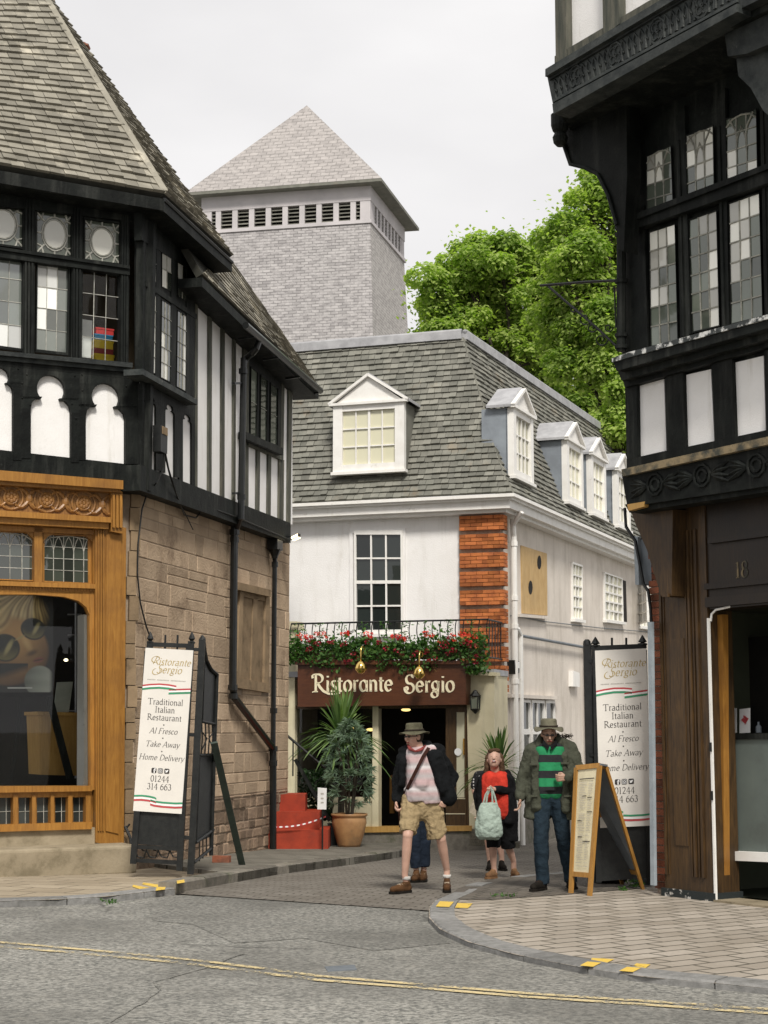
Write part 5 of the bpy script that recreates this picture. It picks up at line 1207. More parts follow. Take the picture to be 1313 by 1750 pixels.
# ================================================================== shingled bell tower
YT = 72.0
T1p = Plane(632, YT, vp=-12000); T2p = Plane(632, YT, vp=1365)
tw = thing('bell_tower', (T1p.o.x, T1p.o.y, 0), 'tall square grey shingled tower with louvred openings and pyramid roof', 'tower')
shingle('tower_front_shingle', .36, .135, (.455, .435, .43), (.30, .285, .285), (.21, .20, .20), (T1p.e.x, T1p.e.y)); shingle('tower_side_shingle', .36, .135, (.44, .42, .40), (.34, .325, .31), (.24, .225, .215), (T2p.e.x, T2p.e.y))
shingle('tower_roof_shingle', .42, .21, (.37, .345, .33), (.29, .27, .26), (.19, .178, .17), (T1p.e.x, T1p.e.y)); shingle('tower_roof_side', .42, .21, (.37, .35, .325), (.29, .275, .255), (.19, .178, .165), (T2p.e.x, T2p.e.y))
simple('tower_stone', (.54, .51, .515), (.44, .42, .425), .85, .8, 5, .05, .3, 8)
wT = -T1p.u(T1p.pt(345, 380)); dT = T2p.u(T2p.pt(691, 430)); 
zt0 = T1p.pt(625, 380).z; zt1 = T1p.pt(625, 318).z
kz = .018
def trow(z, g=0): # corners front-left, front-right, back-right, back-left at height z
    e = (zt0-z)*.03 if z < zt0 else 0; e += g
    a = T1p.o-T1p.e*(wT+e)+T1p.n*e; b = T1p.o+T1p.n*e+T1p.e*e; c = T2p.o+T2p.e*(dT+e)+T1p.e*e*1.2+T2p.n*e*.3; d = a+(c-b)
    return [V((p.x, p.y, z)) for p in (a, b, c, d)]
lo, mi, hi = trow(0), trow(zt0), trow(zt1)
m_ = MB(); m_.mi = 0; m_.add([lo[0], lo[1], mi[1], mi[0]], [(0, 1, 2, 3)]); m_.mi = 1; m_.add([lo[1], lo[2], mi[2], mi[1]], [(0, 1, 2, 3)]); m_.add([lo[2], lo[3], mi[3], mi[2]], [(0, 1, 2, 3)]); m_.add([lo[3], lo[0], mi[0], mi[3]], [(0, 1, 2, 3)])
m_.norm = False; m_.build('tower_walls', [M['tower_front_shingle'], M['tower_side_shingle']], tw)
hT = zt1-zt0
bd = MB(); A0, B0, C0, D0 = trow(zt0)
def bandring(z0, z1, g): p = trow(z0, g); bd.prism([V((q_.x, q_.y, z0)) for q_ in p], z_*(z1-z0))
bandring(zt0-.04, zt0+hT*.07, .06); bandring(zt0+hT*.60, zt1+.05, .02)
def posts(A, B, n, t, nn):
    e = (B-A).normalized(); L = (B-A).length; step = L/n
    for i in range(n+1):
        ww = t*(1.9 if i in (0, n) else 1); c = A+e*(L*i/n); s0 = 0 if i == 0 else (-ww if i == n else -ww/2)
        bd.box(c+e*s0+z_*(hT*.08), e*ww, -nn*.35, z_*(hT*.9))
posts(A0, B0, 10, .25, T1p.n); posts(B0, C0, 10, .25, T2p.n)
bd.build('belfry_frame', M['tower_stone'], tw)
lv = MB(); nb = 5
for (A, B, nn) in ((A0, B0, T1p.n), (B0, C0, T2p.n)):
    for j in range(nb): z = hT*(.08+.52*j/nb); lv.prism([A+z_*z-nn*.05, B+z_*z-nn*.05, B+z_*(z+hT*.08)-nn*.3, A+z_*(z+hT*.08)-nn*.3], z_*.04)
lv.build('louvres', M['slate_green'], tw)
dk_ = MB(); dk_.prism([A0-T1p.n*.4, B0-T1p.n*.4-T2p.n*.4, C0-T2p.n*.4, D0], z_*hT); dk_.build('belfry_core', M['dark_interior'], tw)
ov = 0.62
eaves = trow(zt1); ctr = (eaves[0]+eaves[2])/2
ev = [ctr+(p-ctr)*(1+ov*1.35/((p-ctr).length)) for p in eaves]
for p in ev: p.z = zt1
apx = ctr.copy(); ap_ = at(523, 180, ctr.y); apx.z = ap_.z
m_ = MB(); m_.norm = False; m_.mi = 0; m_.add([ev[0]+z_*.14, ev[1]+z_*.14, apx], [(0, 1, 2)]); m_.mi = 1
m_.add([ev[1]+z_*.14, ev[2]+z_*.14, apx], [(0, 1, 2)]); m_.add([ev[2]+z_*.14, ev[3]+z_*.14, apx], [(0, 1, 2)]); m_.add([ev[3]+z_*.14, ev[0]+z_*.14, apx], [(0, 1, 2)])
m_.build('tower_roof', [M['tower_roof_shingle'], M['tower_roof_side']], tw)
m_ = MB(); m_.prism(ev, z_*.13); m_.build('eaves_soffit', M['slate_green'], tw)
print('TOWER', wT, dT, zt0, zt1, apx, 'REST', zE, zT, uL, 'base dormer')
# ================================================================== ground, road, pavements
def sheet(name, pts, h, m, kind='structure', label=None, cat=None, cuts=True, thick=0):
    """polygon on the ground, h above it; pts = world xy tuples"""
    bm = bmesh.new(); vs = [bm.verts.new((x, y, 0)) for x, y in pts]; es = [bm.edges.new((vs[i], vs[(i+1) % len(vs)])) for i in range(len(vs))]
    bmesh.ops.triangle_fill(bm, use_beauty=True, edges=es)
    for yy in (18, 22, 26, 30): bmesh.ops.bisect_plane(bm, geom=bm.verts[:]+bm.edges[:]+bm.faces[:], plane_co=(0, yy, 0), plane_no=(0, 1, 0))
    if thick:
        r = bmesh.ops.extrude_face_region(bm, geom=bm.faces[:]); 
        tv = {v for v in r['geom'] if isinstance(v, bmesh.types.BMVert)}
        for v in bm.verts: v.co.z = gz(v.co.y)+h-(0 if v in tv else thick)
    else:
        for v in bm.verts: v.co.z = gz(v.co.y)+h
    bmesh.ops.recalc_face_normals(bm, faces=bm.faces)
    me = bpy.data.meshes.new(name)
    if not thick:
        for f in bm.faces:
            if f.normal.z < 0: f.normal_flip()
    bm.to_mesh(me); bm.free(); me.materials.append(M[m])
    o = bpy.data.objects.new(name, me); C.objects.link(o); o['kind'] = kind; ORG[o.name] = V((0, 0, 0)); return o
def gpx(pts, h=0): return [(gp(x, y, h).x, gp(x, y, h).y) for x, y in pts]
sheet('ground', [(-1500, -1500), (1500, -1500), (1500, 18), (1500, 30), (1500, 3000), (-1500, 3000), (-1500, 30), (-1500, 18)], -.012, 'asphalt')
KL = [(-350, 1552), (-120, 1552), (0, 1549), (100, 1546), (180, 1541), (240, 1534), (300, 1527), (345, 1518), (400, 1508), (480, 1494), (600, 1478), (680, 1466), (735, 1450), (790, 1443), (850, 1441), (870, 1432)]
KR = [(1700, 1735), (1500, 1718), (1313, 1697), (1200, 1686), (1100, 1677), (1000, 1662), (880, 1638), (800, 1616), (752, 1594), (733, 1574), (733, 1556), (745, 1543), (775, 1530), (800, 1517), (850, 1506), (900, 1500), (970, 1494), (1010, 1484), (1012, 1440)]
kl = gpx(KL, 0); kr = gpx(KR, 0)
far = [(R2.uz(20, 0).x, R2.uz(20, 0).y)]
# alley setts between the kerbs
al_ = [kl[6]]+kl[7:]+[(R2.uz(.3, 0).x, R2.uz(.3, 0).y), (R2.uz(16, 0, .1).x, R2.uz(16, 0, .1).y), (R2.uz(16, 0, 4.6).x, R2.uz(16, 0, 4.6).y)]+kr[::-1][0:9]
sheet('alley_setts', al_, .0, 'setts')
pl_ = [(kl[0][0], kl[0][1]+0)]+kl[1:]+[(R1.uz(0, 0, .3).x, R1.uz(0, 0, .3).y), (R1.uz(-6, 0, .3).x, R1.uz(-6, 0, .3).y), (LS.uz(7, 0, -.2).x, LS.uz(7, 0, -.2).y), (LF.uz(0, 0, -.3).x, LF.uz(0, 0, -.3).y), (LF.uz(-8, 0, -.3).x, LF.uz(-8, 0, -.3).y), (-14, 18)]
PH_ = .10
# two surfaces: warm flags along the main road, grey flags up the alley
i_ = 8
cut_a = kl[:i_+1]+[(LS.uz(1.0, 0, -.2).x, LS.uz(1.0, 0, -.2).y), (LS.uz(.0, 0, -.3).x, LS.uz(.0, 0, -.3).y), (LF.uz(-8, 0, -.3).x, LF.uz(-8, 0, -.3).y), (-14, 18)]
cut_b = kl[i_:]+[(R1.uz(.3, 0, -.1).x, R1.uz(.3, 0, -.1).y), (R1.uz(-7, 0, -.1).x, R1.uz(-7, 0, -.1).y), (LS.uz(7, 0, -.2).x, LS.uz(7, 0, -.2).y), (LS.uz(1.0, 0, -.2).x, LS.uz(1.0, 0, -.2).y)]
sheet('pavement', cut_a, .05, 'flags_beige'); sheet('alley_pavement', cut_b, PH_, 'flags_grey', thick=.14)
RF = Plane(1127, 1.6*F_PX/260, vp=-1250)
def RFxy(u, o): p = RF.uz(u, 0, o); return (p.x, p.y)
RH = .03
kr[18] = (kr[17][0]+R2.e.x*12, kr[17][1]+R2.e.y*12)
pr = kr[:18]+[kr[18]]+[(kr[18][0]+3.5, kr[18][1]-1), RFxy(-1.2, -9), RFxy(0, -3), RFxy(8, -3), (9, 6)]
dark = kr[11:18]+[kr[18]]+[(kr[18][0]+3.5, kr[18][1]-1), RFxy(-1.2, -9), RFxy(-.2, -1.0), gpx([(1130, 1512)], RH)[0], gpx([(1090, 1519)], RH)[0], gpx([(960, 1530)], RH)[0], gpx([(840, 1538)], RH)[0]]
sheet('pavement', pr, RH, 'pavers_right'); sheet('alley_pavement', dark, RH+.005, 'pavers_dark')
def kerb(name, path, hgt, w, mat, seg=.9, side=1, h0=-.05, label=None, taper=None):
    """row of kerb stones along a path (world xy), top at hgt"""
    mb = MB(); d = [0]
    for a, b in zip(path[:-1], path[1:]): d.append(d[-1]+math.hypot(b[0]-a[0], b[1]-a[1]))
    def P(s):
        s = max(0, min(d[-1], s))
        for i in range(len(d)-1):
            if s <= d[i+1]+1e-9: t = (s-d[i])/max(d[i+1]-d[i], 1e-6); return V((lerp(path[i][0], path[i+1][0], t), lerp(path[i][1], path[i+1][1], t), 0))
    def Nn(s): t = P(s+.15)-P(s-.15); t.normalize(); return V((-t.y, t.x, 0))*side
    s = 0
    while s < d[-1]-.05:
        e = min(d[-1], s+seg*random.uniform(.8, 1.2)); k = max(1, int((e-s)/.3)); hh = hgt+random.uniform(-.006, .006)
        L = []
        for i in range(k+1):
            q = lerp(s+.006, e-.006, i/k); p = P(q); n = Nn(q); zz = gz(p.y)
            L.append([V((p.x, p.y, zz+h0)), V((p.x, p.y, zz+hh-.02))-n*0, V((p.x, p.y, zz+hh))+n*.02, V((p.x, p.y, zz+hh+.002))+n*w, V((p.x, p.y, zz+h0))+n*w])
        vs = [v for r_ in L for v in r_]; fs = [(0, 1, 2, 3, 4), tuple(k*5+j for j in (4, 3, 2, 1, 0))]
        for i in range(k):
            for j in range(5): j2 = (j+1) % 5; fs.append((i*5+j, (i+1)*5+j, (i+1)*5+j2, i*5+j2))
        mb.add(vs, fs); s = e
    o = mb.build(name, M[mat], at_origin=True); o['kind'] = 'structure'; return o
kerb('kerb', kl[:7], .058, .20, 'granite_kerb', side=1); kerb('kerb', kl[6:], .115, .20, 'kerb_brown', side=1, seg=.8)
kerb('kerb', kr[:12], .040, .24, 'granite_kerb', side=-1); kerb('kerb', kr[11:17], .038, .20, 'granite_kerb', side=-1, seg=.7)
# double yellow lines, worn
def stripe(name, path, w, h, m):
    mb = MB(); P = [V((x, y, gz(y)+h)) for x, y in path]
    for a, b in zip(P[:-1], P[1:]):
        t = (b-a).normalized(); n = V((-t.y, t.x, 0))*w/2; mb.add([a-n, b-n, b+n, a+n], [(0, 1, 2, 3)])
    o = mb.build(name, M[m], at_origin=True); o['kind'] = 'structure'; return o
sheet('road_patch', gpx([(250, 1541), (400, 1528), (560, 1533), (715, 1545), (722, 1580), (770, 1612), (640, 1625), (520, 1604), (400, 1612), (330, 1580), (262, 1574)], -.01), -.0085, 'asphalt_patch')
stripe('yellow_line', gpx([(-200, 1592), (0, 1609), (150, 1622), (300, 1636), (380, 1645), (550, 1667), (720, 1681), (900, 1696), (1100, 1709), (1313, 1723), (1600, 1740)]), .08, -.008+.004, 'yellow_paint')
stripe('yellow_line', gpx([(-200, 1598), (0, 1616.5), (150, 1629), (300, 1643), (380, 1653), (550, 1674), (720, 1687), (900, 1702), (1100, 1715), (1313, 1730), (1600, 1748)]), .08, -.008+.004, 'yellow_paint')
def mark(q, h): mb = MB(); mb.add([gp(x, y, h) for x, y in q], [(0, 1, 2, 3)]); o = mb.build('yellow_mark', M['yellow_paint_fresh'], at_origin=True); o['kind'] = 'structure'
for q in ([(228, 1512), (258, 1518), (250, 1523), (226, 1515)], [(245, 1508), (281, 1513), (274, 1518), (243, 1511)]): mark(q, .056)
mark([(268, 1516), (284, 1514), (282, 1520), (266, 1522)], .064); mark([(302, 1505), (315, 1503), (316, 1508), (303, 1510)], .121)
for q in ([(1012, 1637), (1050, 1639), (1028, 1650), (1004, 1648)], [(1088, 1646), (1112, 1648), (1094, 1661), (1070, 1660)], [(782, 1543), (808, 1544), (800, 1552), (778, 1551)]): mark(q, RH+.006)
for q in ([(1004, 1643), (1028, 1645), (1014, 1652), (991, 1650)], [(1072, 1652), (1096, 1654), (1082, 1661), (1058, 1659)], [(752, 1540), (776, 1541), (768, 1550), (745, 1549)]): mark(q, .050)
# drain cover patch
o = MB(); o.prism([gp(x, y, -.012) for x, y in ((555, 1653), (606, 1650), (610, 1658), (560, 1661))], V((0, 0, .006))); d_ = o.build('drain_cover', M['grey_metal'], at_origin=True); tag(d_, 'dark rectangular iron cover set in the asphalt beside the yellow lines', 'drain cover')
# tar seam cracks in the road
ck = MB()
for path in ([(180, 1750), (215, 1730), (250, 1710), (275, 1690), (262, 1678), (300, 1668), (350, 1655), (375, 1645), (430, 1625)],):
    P = []
    for a, b in zip(path[:-1], path[1:]):
        for t in (0, .25, .5, .75): P.append((lerp(a[0], b[0], t)+random.uniform(-2.5, 2.5), lerp(a[1], b[1], t)+random.uniform(-1, 1)))
    W = [gp(x, y, -.007) for x, y in P]
    for a, b in zip(W[:-1], W[1:]):
        n = V((-(b-a).y, (b-a).x, 0)).normalized()*random.uniform(.003, .009); ck.add([a-n, b-n, b+n, a+n], [(0, 1, 2, 3)])
o = ck.build('road_cracks', M['asphalt_patch'], at_origin=True); o['kind'] = 'structure'
# ================================================================== dark timber framed building (right)
F1, F2 = .30, 1.12
rt = thing('timber_framed_building', (RF.o.x, RF.o.y, 0), 'tall dark timber framed building with jettied upper floors, leaded windows and brown shop front', 'building')
RSe = V((.36, 1, 0)).normalized()
def blockz(mb, uL_, off, z0, z1, back=6.0, uR=9.0):
    a = RF.uz(uL_, z0, off); b = RF.uz(uR, z0, off); mb.prism([a, b, b-RF.n*back, a+RSe*back*1.1], z_*(z1-z0))
RFp = RF.pt
u1 = RF.u(RFp(1066, 650, F1)); u2 = RF.u(RFp(951, 60, F2)); u0 = RF.u(RFp(1117, 1200, -.1))
zsill = RFp(1066, 640, F1).z; zj1 = RFp(1070, 870, F1).z; zj2 = RFp(950, 190, F2).z; ztop = zj2+3.2
m_ = MB(); blockz(m_, u1, F1-.02, zj1, zj2); m_.build('first_floor_wall', M['black_wood'], rt)
m_ = MB(); blockz(m_, u2, F2-.03, zj2+.05, ztop); m_.build('upper_wall', M['plaster_white'], rt)
m_ = MB(); a = RF.uz(u2, 0, F2); m_.prism([V((a.x, a.y, zj2)), RF.uz(9, zj2, F2), RF.uz(9, zj2, -2), V((a.x, a.y, zj2))+RSe*6], z_*.06)
m_.build('jetty_soffit', M['black_wood'], rt)
# top storey studs and plaster
ts = MB()
for q in ([(948, -40), (966, -40), (968, 100), (950, 112)], [(1029, -60), (1057, -70), (1059, 40), (1031, 62)], [(1122, -90), (1150, -110), (1152, -10), (1124, 8)]): pp(ts, RF, q, F2+.06, F2-.1)
pp(ts, RF, [(948, 96), (1200, -52), (1400, -170), (1400, -140), (1200, -20), (948, 128)], F2+.05, F2-.1)
ts.build('upper_studs', M['grey_timber'], rt)
# carved bressummer fascia
bs = MB(); FT = [(934, 124), (1260, -70), (1257, 19), (948, 192)]
pp(bs, RF, FT, F2+.12, F2-.1); pp(bs, RF, [(1260, -70), (1420, -165), (1420, -60), (1257, 19)], F2+.12, F2-.1)
bs.build('carved_fascia', M['black_weathered'], rt)
bs = MB()
pp(bs, RF, [(932, 118), (1262, -80), (1262, -66), (932, 131)], F2+.20, F2); pp(bs, RF, [(938, 131), (1262, -62), (1262, -56), (938, 137)], F2+.15, F2)
pp(bs, RF, [(944, 178), (1260, 6), (1260, 20), (946, 195)], F2+.18, F2-.05); pp(bs, RF, [(945, 170), (1260, -2), (1260, 3), (945, 175)], F2+.14, F2)
bs.build('fascia_mouldings', M['black_weathered'], rt)
cvz = MB(); QF = [RFp(x, y, F2+.125) for x, y in [(944, 137), (1258, -48), (1257, -2), (950, 172)]]
nA = 30
for i in range(nA):
    s0 = (i+.5)/nA
    if i % 7 in (3, 4):
        if i % 7 == 3:
            c_ = bil(QF, (i+1)/nA, .5)
            cvz.tube([c_+(RF.e*math.cos(a*.628)*.11+z_*math.sin(a*.628)*.13) for a in range(11)], .016, 5); 
            for a in range(4): cvz.tube([c_+(RF.e*(math.cos(a*1.57+.78)*.05+math.cos(b*.9)*.04)+z_*(math.sin(a*1.57+.78)*.06+math.sin(b*.9)*.045)) for b in range(8)], .011, 5)
        continue
    cvz.tube([bil(QF, s0-.4/nA, .95), bil(QF, s0-.4/nA, .35), bil(QF, s0, .08), bil(QF, s0+.4/nA, .35), bil(QF, s0+.4/nA, .95)], .016, 5); cvz.tube([bil(QF, s0-.3/nA, .5), bil(QF, s0, .62), bil(QF, s0+.3/nA, .5)], .012, 5)
cvz.build('arcade_carving', M['black_weathered'], rt)
# corner corbel bracket, left silhouette
cb_ = MB()
pp(cb_, RF, [(947, 188), (1070, 122), (1072, 300), (1066, 430), (1056, 424), (1054, 384), (1040, 335), (1022, 299), (1000, 288), (974, 283), (966, 262), (961, 240), (950, 236)], .62, .42)
cb_.lathe(RFp(957, 196, .75)-z_*.26, [(.04, -.10), (.075, -.06), (.085, 0), (.06, .05), (.085, .08), (.10, .13), (.10, .26)], 14)
cb_.build('corner_bracket', M['black_wood'], rt)
cb_ = MB(); cb_.tube([RFp(x, y, .64) for x, y in ((962, 243), (975, 281), (1000, 287), (1022, 298), (1040, 334), (1054, 384))], .022, 6)
cb_.tube([RFp(x, y, .42) for x, y in ((1062, 385), (1062, 600))], .05, 8)
for y in (386, 398, 478, 570, 590): cb_.tube([RFp(1062, y, .42), RFp(1062, y+6, .42)], .07, 8)
cb_.build('bracket_moulding', M['black_wood'], rt)
cb_ = MB(); pp(cb_, RF, [(1238, 55), (1280, 30), (1420, -40), (1420, 20), (1313, 76), (1275, 92), (1244, 96)], 1.05, F1)
pp(cb_, RF, [(1258, 92), (1313, 70), (1420, 20), (1420, 200), (1330, 210), (1305, 190), (1283, 150), (1262, 130)], .95, F1); cb_.build('bay_corbel', M['black_weathered'], rt)
# window band
wm = MB(); O1 = F1+.05
for q in ([(1060, 380), (1100, 350), (1108, 596), (1066, 608)], [(1155, 200), (1170, 180), (1180, 570), (1163, 582)], [(1225, 170), (1239, 150), (1246, 556), (1234, 560)], [(1298, 150), (1314, 140), (1320, 530), (1307, 540)]): pp(wm, RF, q, F1+.035, F1-.05)
pp(wm, RF, [(1070, 375), (1420, 245), (1420, 275), (1072, 396)], O1+.07, F1); pp(wm, RF, [(1070, 371), (1420, 238), (1420, 247), (1072, 381)], O1+.11, F1)
for x in (1163, 1232, 1306): cbm = wm.tube([RFp(x-3, 240-(x-1163)*.35, F1+.04), RFp(x+6, 575-(x-1163)*.25, F1+.04)], .02, 7)
wm.build('window_mullions', M['black_wood'], rt)
tr2 = [[(0, .12), (.2, .03), (.5, 0), (.8, .03), (1, .12)], [(.33, .55), (.36, .35), (.5, .18), (.64, .35), (.67, .55)], [(.1, .02), (.3, .2), (.36, .4)], [(.9, .02), (.7, .2), (.64, .4)]]
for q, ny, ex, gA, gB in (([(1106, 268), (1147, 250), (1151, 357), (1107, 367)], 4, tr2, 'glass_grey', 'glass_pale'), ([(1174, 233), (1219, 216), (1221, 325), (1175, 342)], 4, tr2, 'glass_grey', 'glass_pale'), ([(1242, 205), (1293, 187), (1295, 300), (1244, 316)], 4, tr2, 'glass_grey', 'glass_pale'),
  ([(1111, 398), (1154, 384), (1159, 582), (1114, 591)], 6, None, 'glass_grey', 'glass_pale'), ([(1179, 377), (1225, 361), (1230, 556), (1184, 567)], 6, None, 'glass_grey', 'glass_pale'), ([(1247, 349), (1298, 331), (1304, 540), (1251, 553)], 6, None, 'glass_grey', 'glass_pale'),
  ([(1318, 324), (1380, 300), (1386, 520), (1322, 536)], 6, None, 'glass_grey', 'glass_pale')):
    leaded(RF, q, F1+.02, 3, ny, rt, gA, 'came_lead', 'black_wood', fw=.012, fd=.01, cw=.013, tilt=.02, extra=ex, gl_refl=gB, frac=.42)
# sill with flaking paint and mouldings
s_ = MB(); pp(s_, RF, [(1046, 612), (1074, 602), (1420, 508), (1420, 515), (1074, 611), (1046, 619)], F1+.34, F1-.1); s_.build('flaking_sill', M['peeling_edge'], rt)
s_ = MB(); pp(s_, RF, [(1048, 618), (1420, 514), (1420, 530), (1054, 634)], F1+.32, F1-.1); pp(s_, RF, [(1056, 633), (1420, 530), (1420, 548), (1062, 650)], F1+.2, F1-.1); pp(s_, RF, [(1064, 648), (1420, 546), (1420, 562), (1068, 662)], F1+.1, F1-.1); s_.build('sill_moulding', M['black_wood'], rt)
for q in ([(1088, 659), (1135, 648), (1139, 770), (1090, 781)], [(1167, 642), (1215, 631), (1221, 756), (1170, 766)], [(1251, 621), (1305, 608), (1309, 741), (1255, 749)], [(1338, 600), (1395, 585), (1400, 722), (1342, 732)]):
    p_ = MB(); pp(p_, RF, q, F1+.012, F1-.02); p_.build('plaster_panel', M['plaster_white'], rt)
s_ = MB()
for q in ([(1068, 655), (1088, 650), (1090, 790), (1072, 794)], [(1136, 640), (1167, 632), (1171, 770), (1140, 778)], [(1216, 622), (1251, 612), (1256, 752), (1222, 760)], [(1306, 600), (1338, 590), (1342, 735), (1310, 742)]): pp(s_, RF, q, F1+.06, F1-.02)
pp(s_, RF, [(1072, 785), (1420, 712), (1420, 735), (1072, 806)], F1+.08, F1-.02)
s_.build('panel_studs', M['black_wood'], rt)
s_ = MB(); pp(s_, RF, [(1062, 802), (1420, 722), (1420, 736), (1064, 814)], F1+.24, F1-.1); s_.build('weathered_drip_rail', M['brown_edge'], rt)
s_ = MB(); pp(s_, RF, [(1063, 812), (1420, 734), (1420, 815), (1072, 866)], F1+.18, F1-.1); pp(s_, RF, [(1068, 862), (1420, 812), (1420, 824), (1076, 876)], F1+.12, F1-.1)
sb = s_.build('carved_jetty_beam', M['black_wood'], rt)
cz_ = MB(); QJ = [RFp(x, y, F1+.185) for x, y in ((1070, 818), (1400, 744), (1400, 806), (1076, 856))]
for k, s0 in enumerate((.16, .42, .36, .70, .68, .94)): 
    if k in (0, 1, 3, 5):
        c_ = bil(QJ, s0, .5)
        for rr in (.11, .06): cz_.tube([c_+(RF.e*math.cos(a*.628)*rr+z_*math.sin(a*.628)*rr) for a in range(11)], .018, 5)
        for sg in (-1, 1):
            for sg2 in (-1, -.4, .4, 1): cz_.tube([c_+RF.e*sg*.13+z_*.01*sg2, c_+RF.e*sg*.22+z_*.05*sg2, c_+RF.e*sg*.36+z_*.10*sg2], [.014, .034, .008], 6)
cz_.build('foliage_carving', M['black_wood'], rt)
bw_ = MB(); pp(bw_, RF, [(1072, 862), (1102, 857), (1100, 866), (1074, 873)], F1+.186, F1+.1); bw_.build('bare_wood_patch', M['ochre_pale'], sb)
# --- ground floor
gf = MB()
a_ = RFp(1131, 1000, 0); zg1 = zj1-.02
uP0, uP1 = RF.u(RFp(1130, 1200, .02)), RF.u(RFp(1213, 1200, .02))
gf.box(RF.uz(uP0, .10, .02), RF.e*(uP1-uP0), -RF.n*.35, z_*(zg1-.10))
for du, w_, dp_ in ((.02, .03, .018), (.07, .012, .012), (.40, .014, .012), (.44, .03, .022), (.50, .014, .016), (.55, .03, .024)):
    if du+w_ < uP1-uP0: gf.box(RF.uz(uP0+du, .25, .02), RF.e*w_, RF.n*dp_, z_*(zg1-.5))
gf.box(RF.uz(uP0+.16, .55, .02), RF.e*.20, RF.n*.010, z_*2.1)
gf.build('timber_pier', M['brown_wood'], rt)
gf = MB(); ztr = RFp(1230, 1040, 0).z; gf.box(RF.uz(uP1-.01, ztr, .0), RF.e*6, -RF.n*.3, z_*(zg1-ztr)); gf.box(RF.uz(uP1-.01, ztr+.20, .0), RF.e*6, RF.n*.05, z_*.06); gf.box(RF.uz(uP1-.01, ztr+.02, .0), RF.e*6, RF.n*.04, z_*.10)
gf.box(RF.uz(uP1+.06, zg1-.42, .0), RF.e*6, RF.n*.05, z_*.07)
gf.build('shop_fascia', M['brown_shaded'], rt)
gf = MB(); gf.rv = .5
text_on(gf, lambda u, v: RF.uz(u, v, .006), '18', RF.u(RFp(1268, 975, 0)), RFp(1268, 987, 0).z, .24, w=.10); gf.build('house_number', M['sign_brown'] if False else M['brown_edge'], rt)
gf = MB(); pp(gf, RF, [(1078, 872), (1150, 870), (1148, 1018), (1130, 1018), (1121, 990), (1106, 940), (1086, 895)], .22, .02); gf.build('curved_bracket', M['brown_wood'], rt)
gf = MB(); pp(gf, RF, [(1131, 1014), (1142, 1014), (1142, 1020), (1131, 1020)], .24, .0); gf.build('bracket_stop', M['brown_wood'], rt)
# brick return pier
bp = MB(); zz = .08
bp.box(RF.uz(u0-.02, -.1, -.12), RF.e*(uP0-u0+.02), -RF.n*.5, z_*zg1); bp.build('brick_pier_core', M['brick_mortar'], rt)
bp = MB()
while zz < zg1-.1:
    bp.box(RF.uz(u0-.03, zz, -.2), RF.e*(uP0-u0+.03), RF.n*(.10+random.uniform(-.004, .004)), z_*.064); zz += .075
bp.build('brick_courses', M['brick_dark'], rt)
bs_ = MB(); bs_.box(RF.uz(uP0-.04, -.02, .04), RF.e*(uP1-uP0+.06), -RF.n*.4, z_*.13); simple('chipped_base', (.02, .025, .025), (.5, .48, .44), .7, 7, 6, 0, .5, 30, contrast=(.58, .62)); bs_.build('chipped_base', M['chipped_base'], rt)
th = MB(); th.box(RF.uz(uP1+.02, -.02, .06), RF.e*6, -RF.n*.5, z_*.07); th.build('threshold', M['step_stone'], rt)
# white edged opening
dw = MB(); dw.box(RF.uz(uP1+.0, .05, .03), RF.e*.024, -RF.n*.025, z_*(ztr-.14)); dw.tube([RF.uz(uP1+.025, ztr-.12, -.0), RF.uz(uP1+.04, ztr-.05, -.0), RF.uz(uP1+.10, ztr-.01, -.0), RF.uz(uP1+.3, ztr+.01, -.0)], .012, 6); dw.build('white_door_edge', M['white_paint'], rt)
for zz_ in (1.02, 1.5): 
    h_ = MB(); h_.box(RF.uz(uP1+.0, zz_, .035), RF.e*.03, RF.n*.01, z_*.09); h_.build('hinge', M['black_iron'], rt)
dw = MB(); pp(dw, RF, [(1214, 1052), (1235, 1050), (1238, 1496), (1222, 1492)], -.12, -.2); dw.build('inner_door_lining', M['ochre_wood'], rt)
rm = MB(); i0 = RF.uz(uP1-.3, .05, -.9); rm.box(RF.uz(uP1-.6, .05, -2.6), RF.e*7, -RF.n*.1, z_*3.2); rm.box(RF.uz(uP1-.6, .05, -.3), RF.e*7, -RF.n*2.4, -z_*.04); rm.box(RF.uz(uP1-.6, ztr+.05, -.3), RF.e*7, -RF.n*2.4, z_*.1); rm.box(RF.uz(uP1-.6, .05, -.3), -RF.e*.1, -RF.n*2.4, z_*3)
rm.build('shop_interior', M['dark_green_room'], rt)
pv = MB(); pp(pv, RF, [(1272, 1090), (1400, 1080), (1400, 1262), (1272, 1260)], -1.2, -1.3); pv.build('dark_partition', M['dark_interior'], rt)
pv = MB(); pp(pv, RF, [(1229, 1262), (1420, 1260), (1420, 1462), (1235, 1454)], -.35, -.42); pv.build('counter_front', M['panel_green'], rt)
pv = MB(); pp(pv, RF, [(1235, 1454), (1420, 1462), (1420, 1478), (1236, 1470)], -.28, -.42); pv.build('white_rail', M['white_paint'], rt)
pv = MB(); pp(pv, RF, [(1229, 1254), (1420, 1252), (1420, 1262), (1229, 1264)], -.33, -.8); pv.build('counter_shelf', M['black_wood'], rt)
